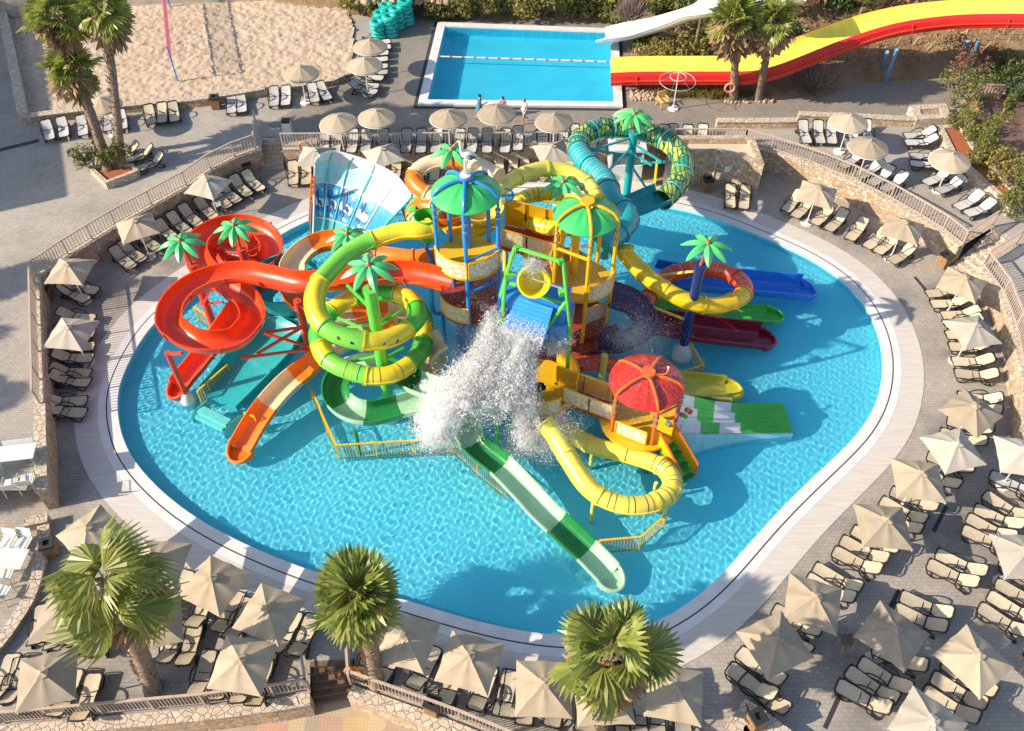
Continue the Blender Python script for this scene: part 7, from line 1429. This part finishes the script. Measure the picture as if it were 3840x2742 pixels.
spray([Z6(1600,360,8.5),Z6(1750,340,8.5)],900,.2,.25,.012,.03); spray([Y3(300,320,2.9),Y3(150,500,1.0)],3500,.5,.6,.01,.026)
# foam lumps in the heart of the fall, and fine mist as a real volume
import itertools
def ico():
    bm=bmesh.new(); bmesh.ops.create_icosphere(bm,subdivisions=1,radius=1); v=np.array([q.co[:] for q in bm.verts]); f=np.array([[w_.index for w_ in q.verts] for q in bm.faces]); bm.free(); return v,f
iv,if_=ico(); FV=[];FF=[]; o=0
def foam(path,n,sp0,sp1,s0,s1):
    global o
    pa=np.array([np.array(p) for p in path]); seg=len(pa)-1
    for k in range(n):
        t_=rng.random()*seg; i=min(int(t_),seg-1); c=pa[i]*(1-(t_-i))+pa[i+1]*(t_-i); sp=sp0+(sp1-sp0)*t_/seg; c=c+rng.normal(0,sp,3)*np.array([1,.8,.7]); c[2]=max(c[2],-.12); d=(pa[i+1]-pa[i]); d/=np.linalg.norm(d)
        s_=rng.uniform(s0,s1); v=iv*(1+rng.normal(0,.12,(len(iv),1)))*s_; v=v+(v@d)[:,None]*d[None]*1.1+c; FV.append(v); FF.append(if_+o); o+=len(v)
foam([Z6(1150,1120,5.3),Y1(960,330,5.1),Y1(760,600,5.0),Y1(560,850,4.5),Y1(400,1050,3.6),Y1(290,1280,2.3),Y1(230,1420,1.2)],2600,.1,.36,.012,.04)
foam([Y1(1200,330,5.1),Y1(1000,600,4.9),Y1(760,830,4.4)],1100,.22,.4,.012,.035); foam([Y1(1480,330,5.1),Y1(1380,620,4.9),Y1(1180,870,4.2)],1000,.22,.4,.012,.035); foam([Y1(1620,300,5.0),Y1(1560,700,4.6),Y1(1540,1100,3.4),Y1(1580,1500,1.5)],1000,.1,.32,.012,.035); foam([Y1(300,1300,.1),Y1(480,1380,0)],400,.35,.5,.012,.04); foam([Y1(1600,1500,.1),Y1(1750,1580,0)],300,.35,.45,.012,.04)
for u in np.linspace(.05,.95,9): foam([roofp(u,.7,.06),roofp(u*.96,1.05,.12)],60,.03,.1,.015,.035)
tag(nparr('water_foam',np.concatenate(FV),np.concatenate(FF),SPW,None,True),'dense white foam in the middle of the falling water','water spray',kind='stuff')
mm=bpy.data.materials.new('spray_mist'); mm.use_nodes=True; nt=mm.node_tree; nt.nodes.remove(nt.nodes['Principled BSDF']); pv=nt.nodes.new('ShaderNodeVolumePrincipled'); pv.inputs['Color'].default_value=(.995,.997,1,1); pv.inputs['Anisotropy'].default_value=.1; nt.links.new(pv.outputs[0],nt.nodes['Material Output'].inputs['Volume'])
v=coords(nt); nz=noise(nt,v,4.5,6,.7); mr=nd(nt,'MapRange'); nt.links.new(nz,mr.inputs[0]); mr.inputs[1].default_value=.4; mr.inputs[2].default_value=.64; mr.inputs[3].default_value=0; mr.inputs[4].default_value=6.5; nt.links.new(mr.outputs[0],pv.inputs['Density'])
bm=bmesh.new()
mist=[]
def mchain(path,n,r0,r1):
    for k in range(n):
        t_=k/(n-1)*(len(path)-1); i=min(int(t_),len(path)-2); c=Vector(path[i]).lerp(Vector(path[i+1]),t_-i); rr_=r0+(r1-r0)*k/(n-1)
        for _ in range(7): mist.append((c+Vector(rng.normal(0,.62,3))*rr_,rr_*rng.uniform(.22,.62)))
mchain([Z6(1160,1090,5.4),Y1(960,330,5.1),Y1(760,600,5.0),Y1(560,850,4.5),Y1(400,1050,3.6),Y1(290,1280,2.3)],16,.22,.7)
mchain([roofp(.2,.75,.1),Y1(1200,330,5.1),Y1(1000,620,4.9),Y1(800,850,4.4)],10,.15,.58); mchain([roofp(.6,.8,.1),Y1(1480,330,5.1),Y1(1380,620,4.9),Y1(1180,870,4.2)],8,.3,.5); mchain([Y1(1620,350,5.0),Y1(1560,700,4.6),Y1(1540,1100,3.4),Y1(1580,1500,1.5)],11,.2,.48); mchain([Y1(1950,170,4.7),Y1(2080,110,4.8)],3,.25,.3)
for c,r_ in mist:
    m_=Matrix.Translation(c)@Matrix.Diagonal((r_*rng.uniform(.9,1.2),r_*rng.uniform(.8,1),r_*rng.uniform(.9,1.2),1)); bmesh.ops.create_icosphere(bm,subdivisions=2,radius=1,matrix=m_)
me=bpy.data.meshes.new('water_mist'); bm.to_mesh(me); bm.free(); me.materials.append(mm); mo=bpy.data.objects.new('water_mist',me); COL.objects.link(mo); tag(mo,'thick white mist in the heart of the falling water','water spray',kind='stuff')
Pp=np.concatenate(PS);Ss=np.concatenate(SZ);Dd=np.concatenate(DR); n=len(Pp)
v=BASE[None]*Ss[:,None,None]*rng.uniform(.45,1.1,(n,1,3)); lon=(v@np.array([0,0,1.0]))[:,:,None]*Dd[:,None,:]*.9; v=v+lon+Pp[:,None,:]
Fs=(TF[None]+4*np.arange(n)[:,None,None]).reshape(-1,3)
tag(nparr('water_splash',v.reshape(-1,3),Fs,SPW),'white splashing water and spray pouring from the tipping bucket','water spray',kind='stuff')
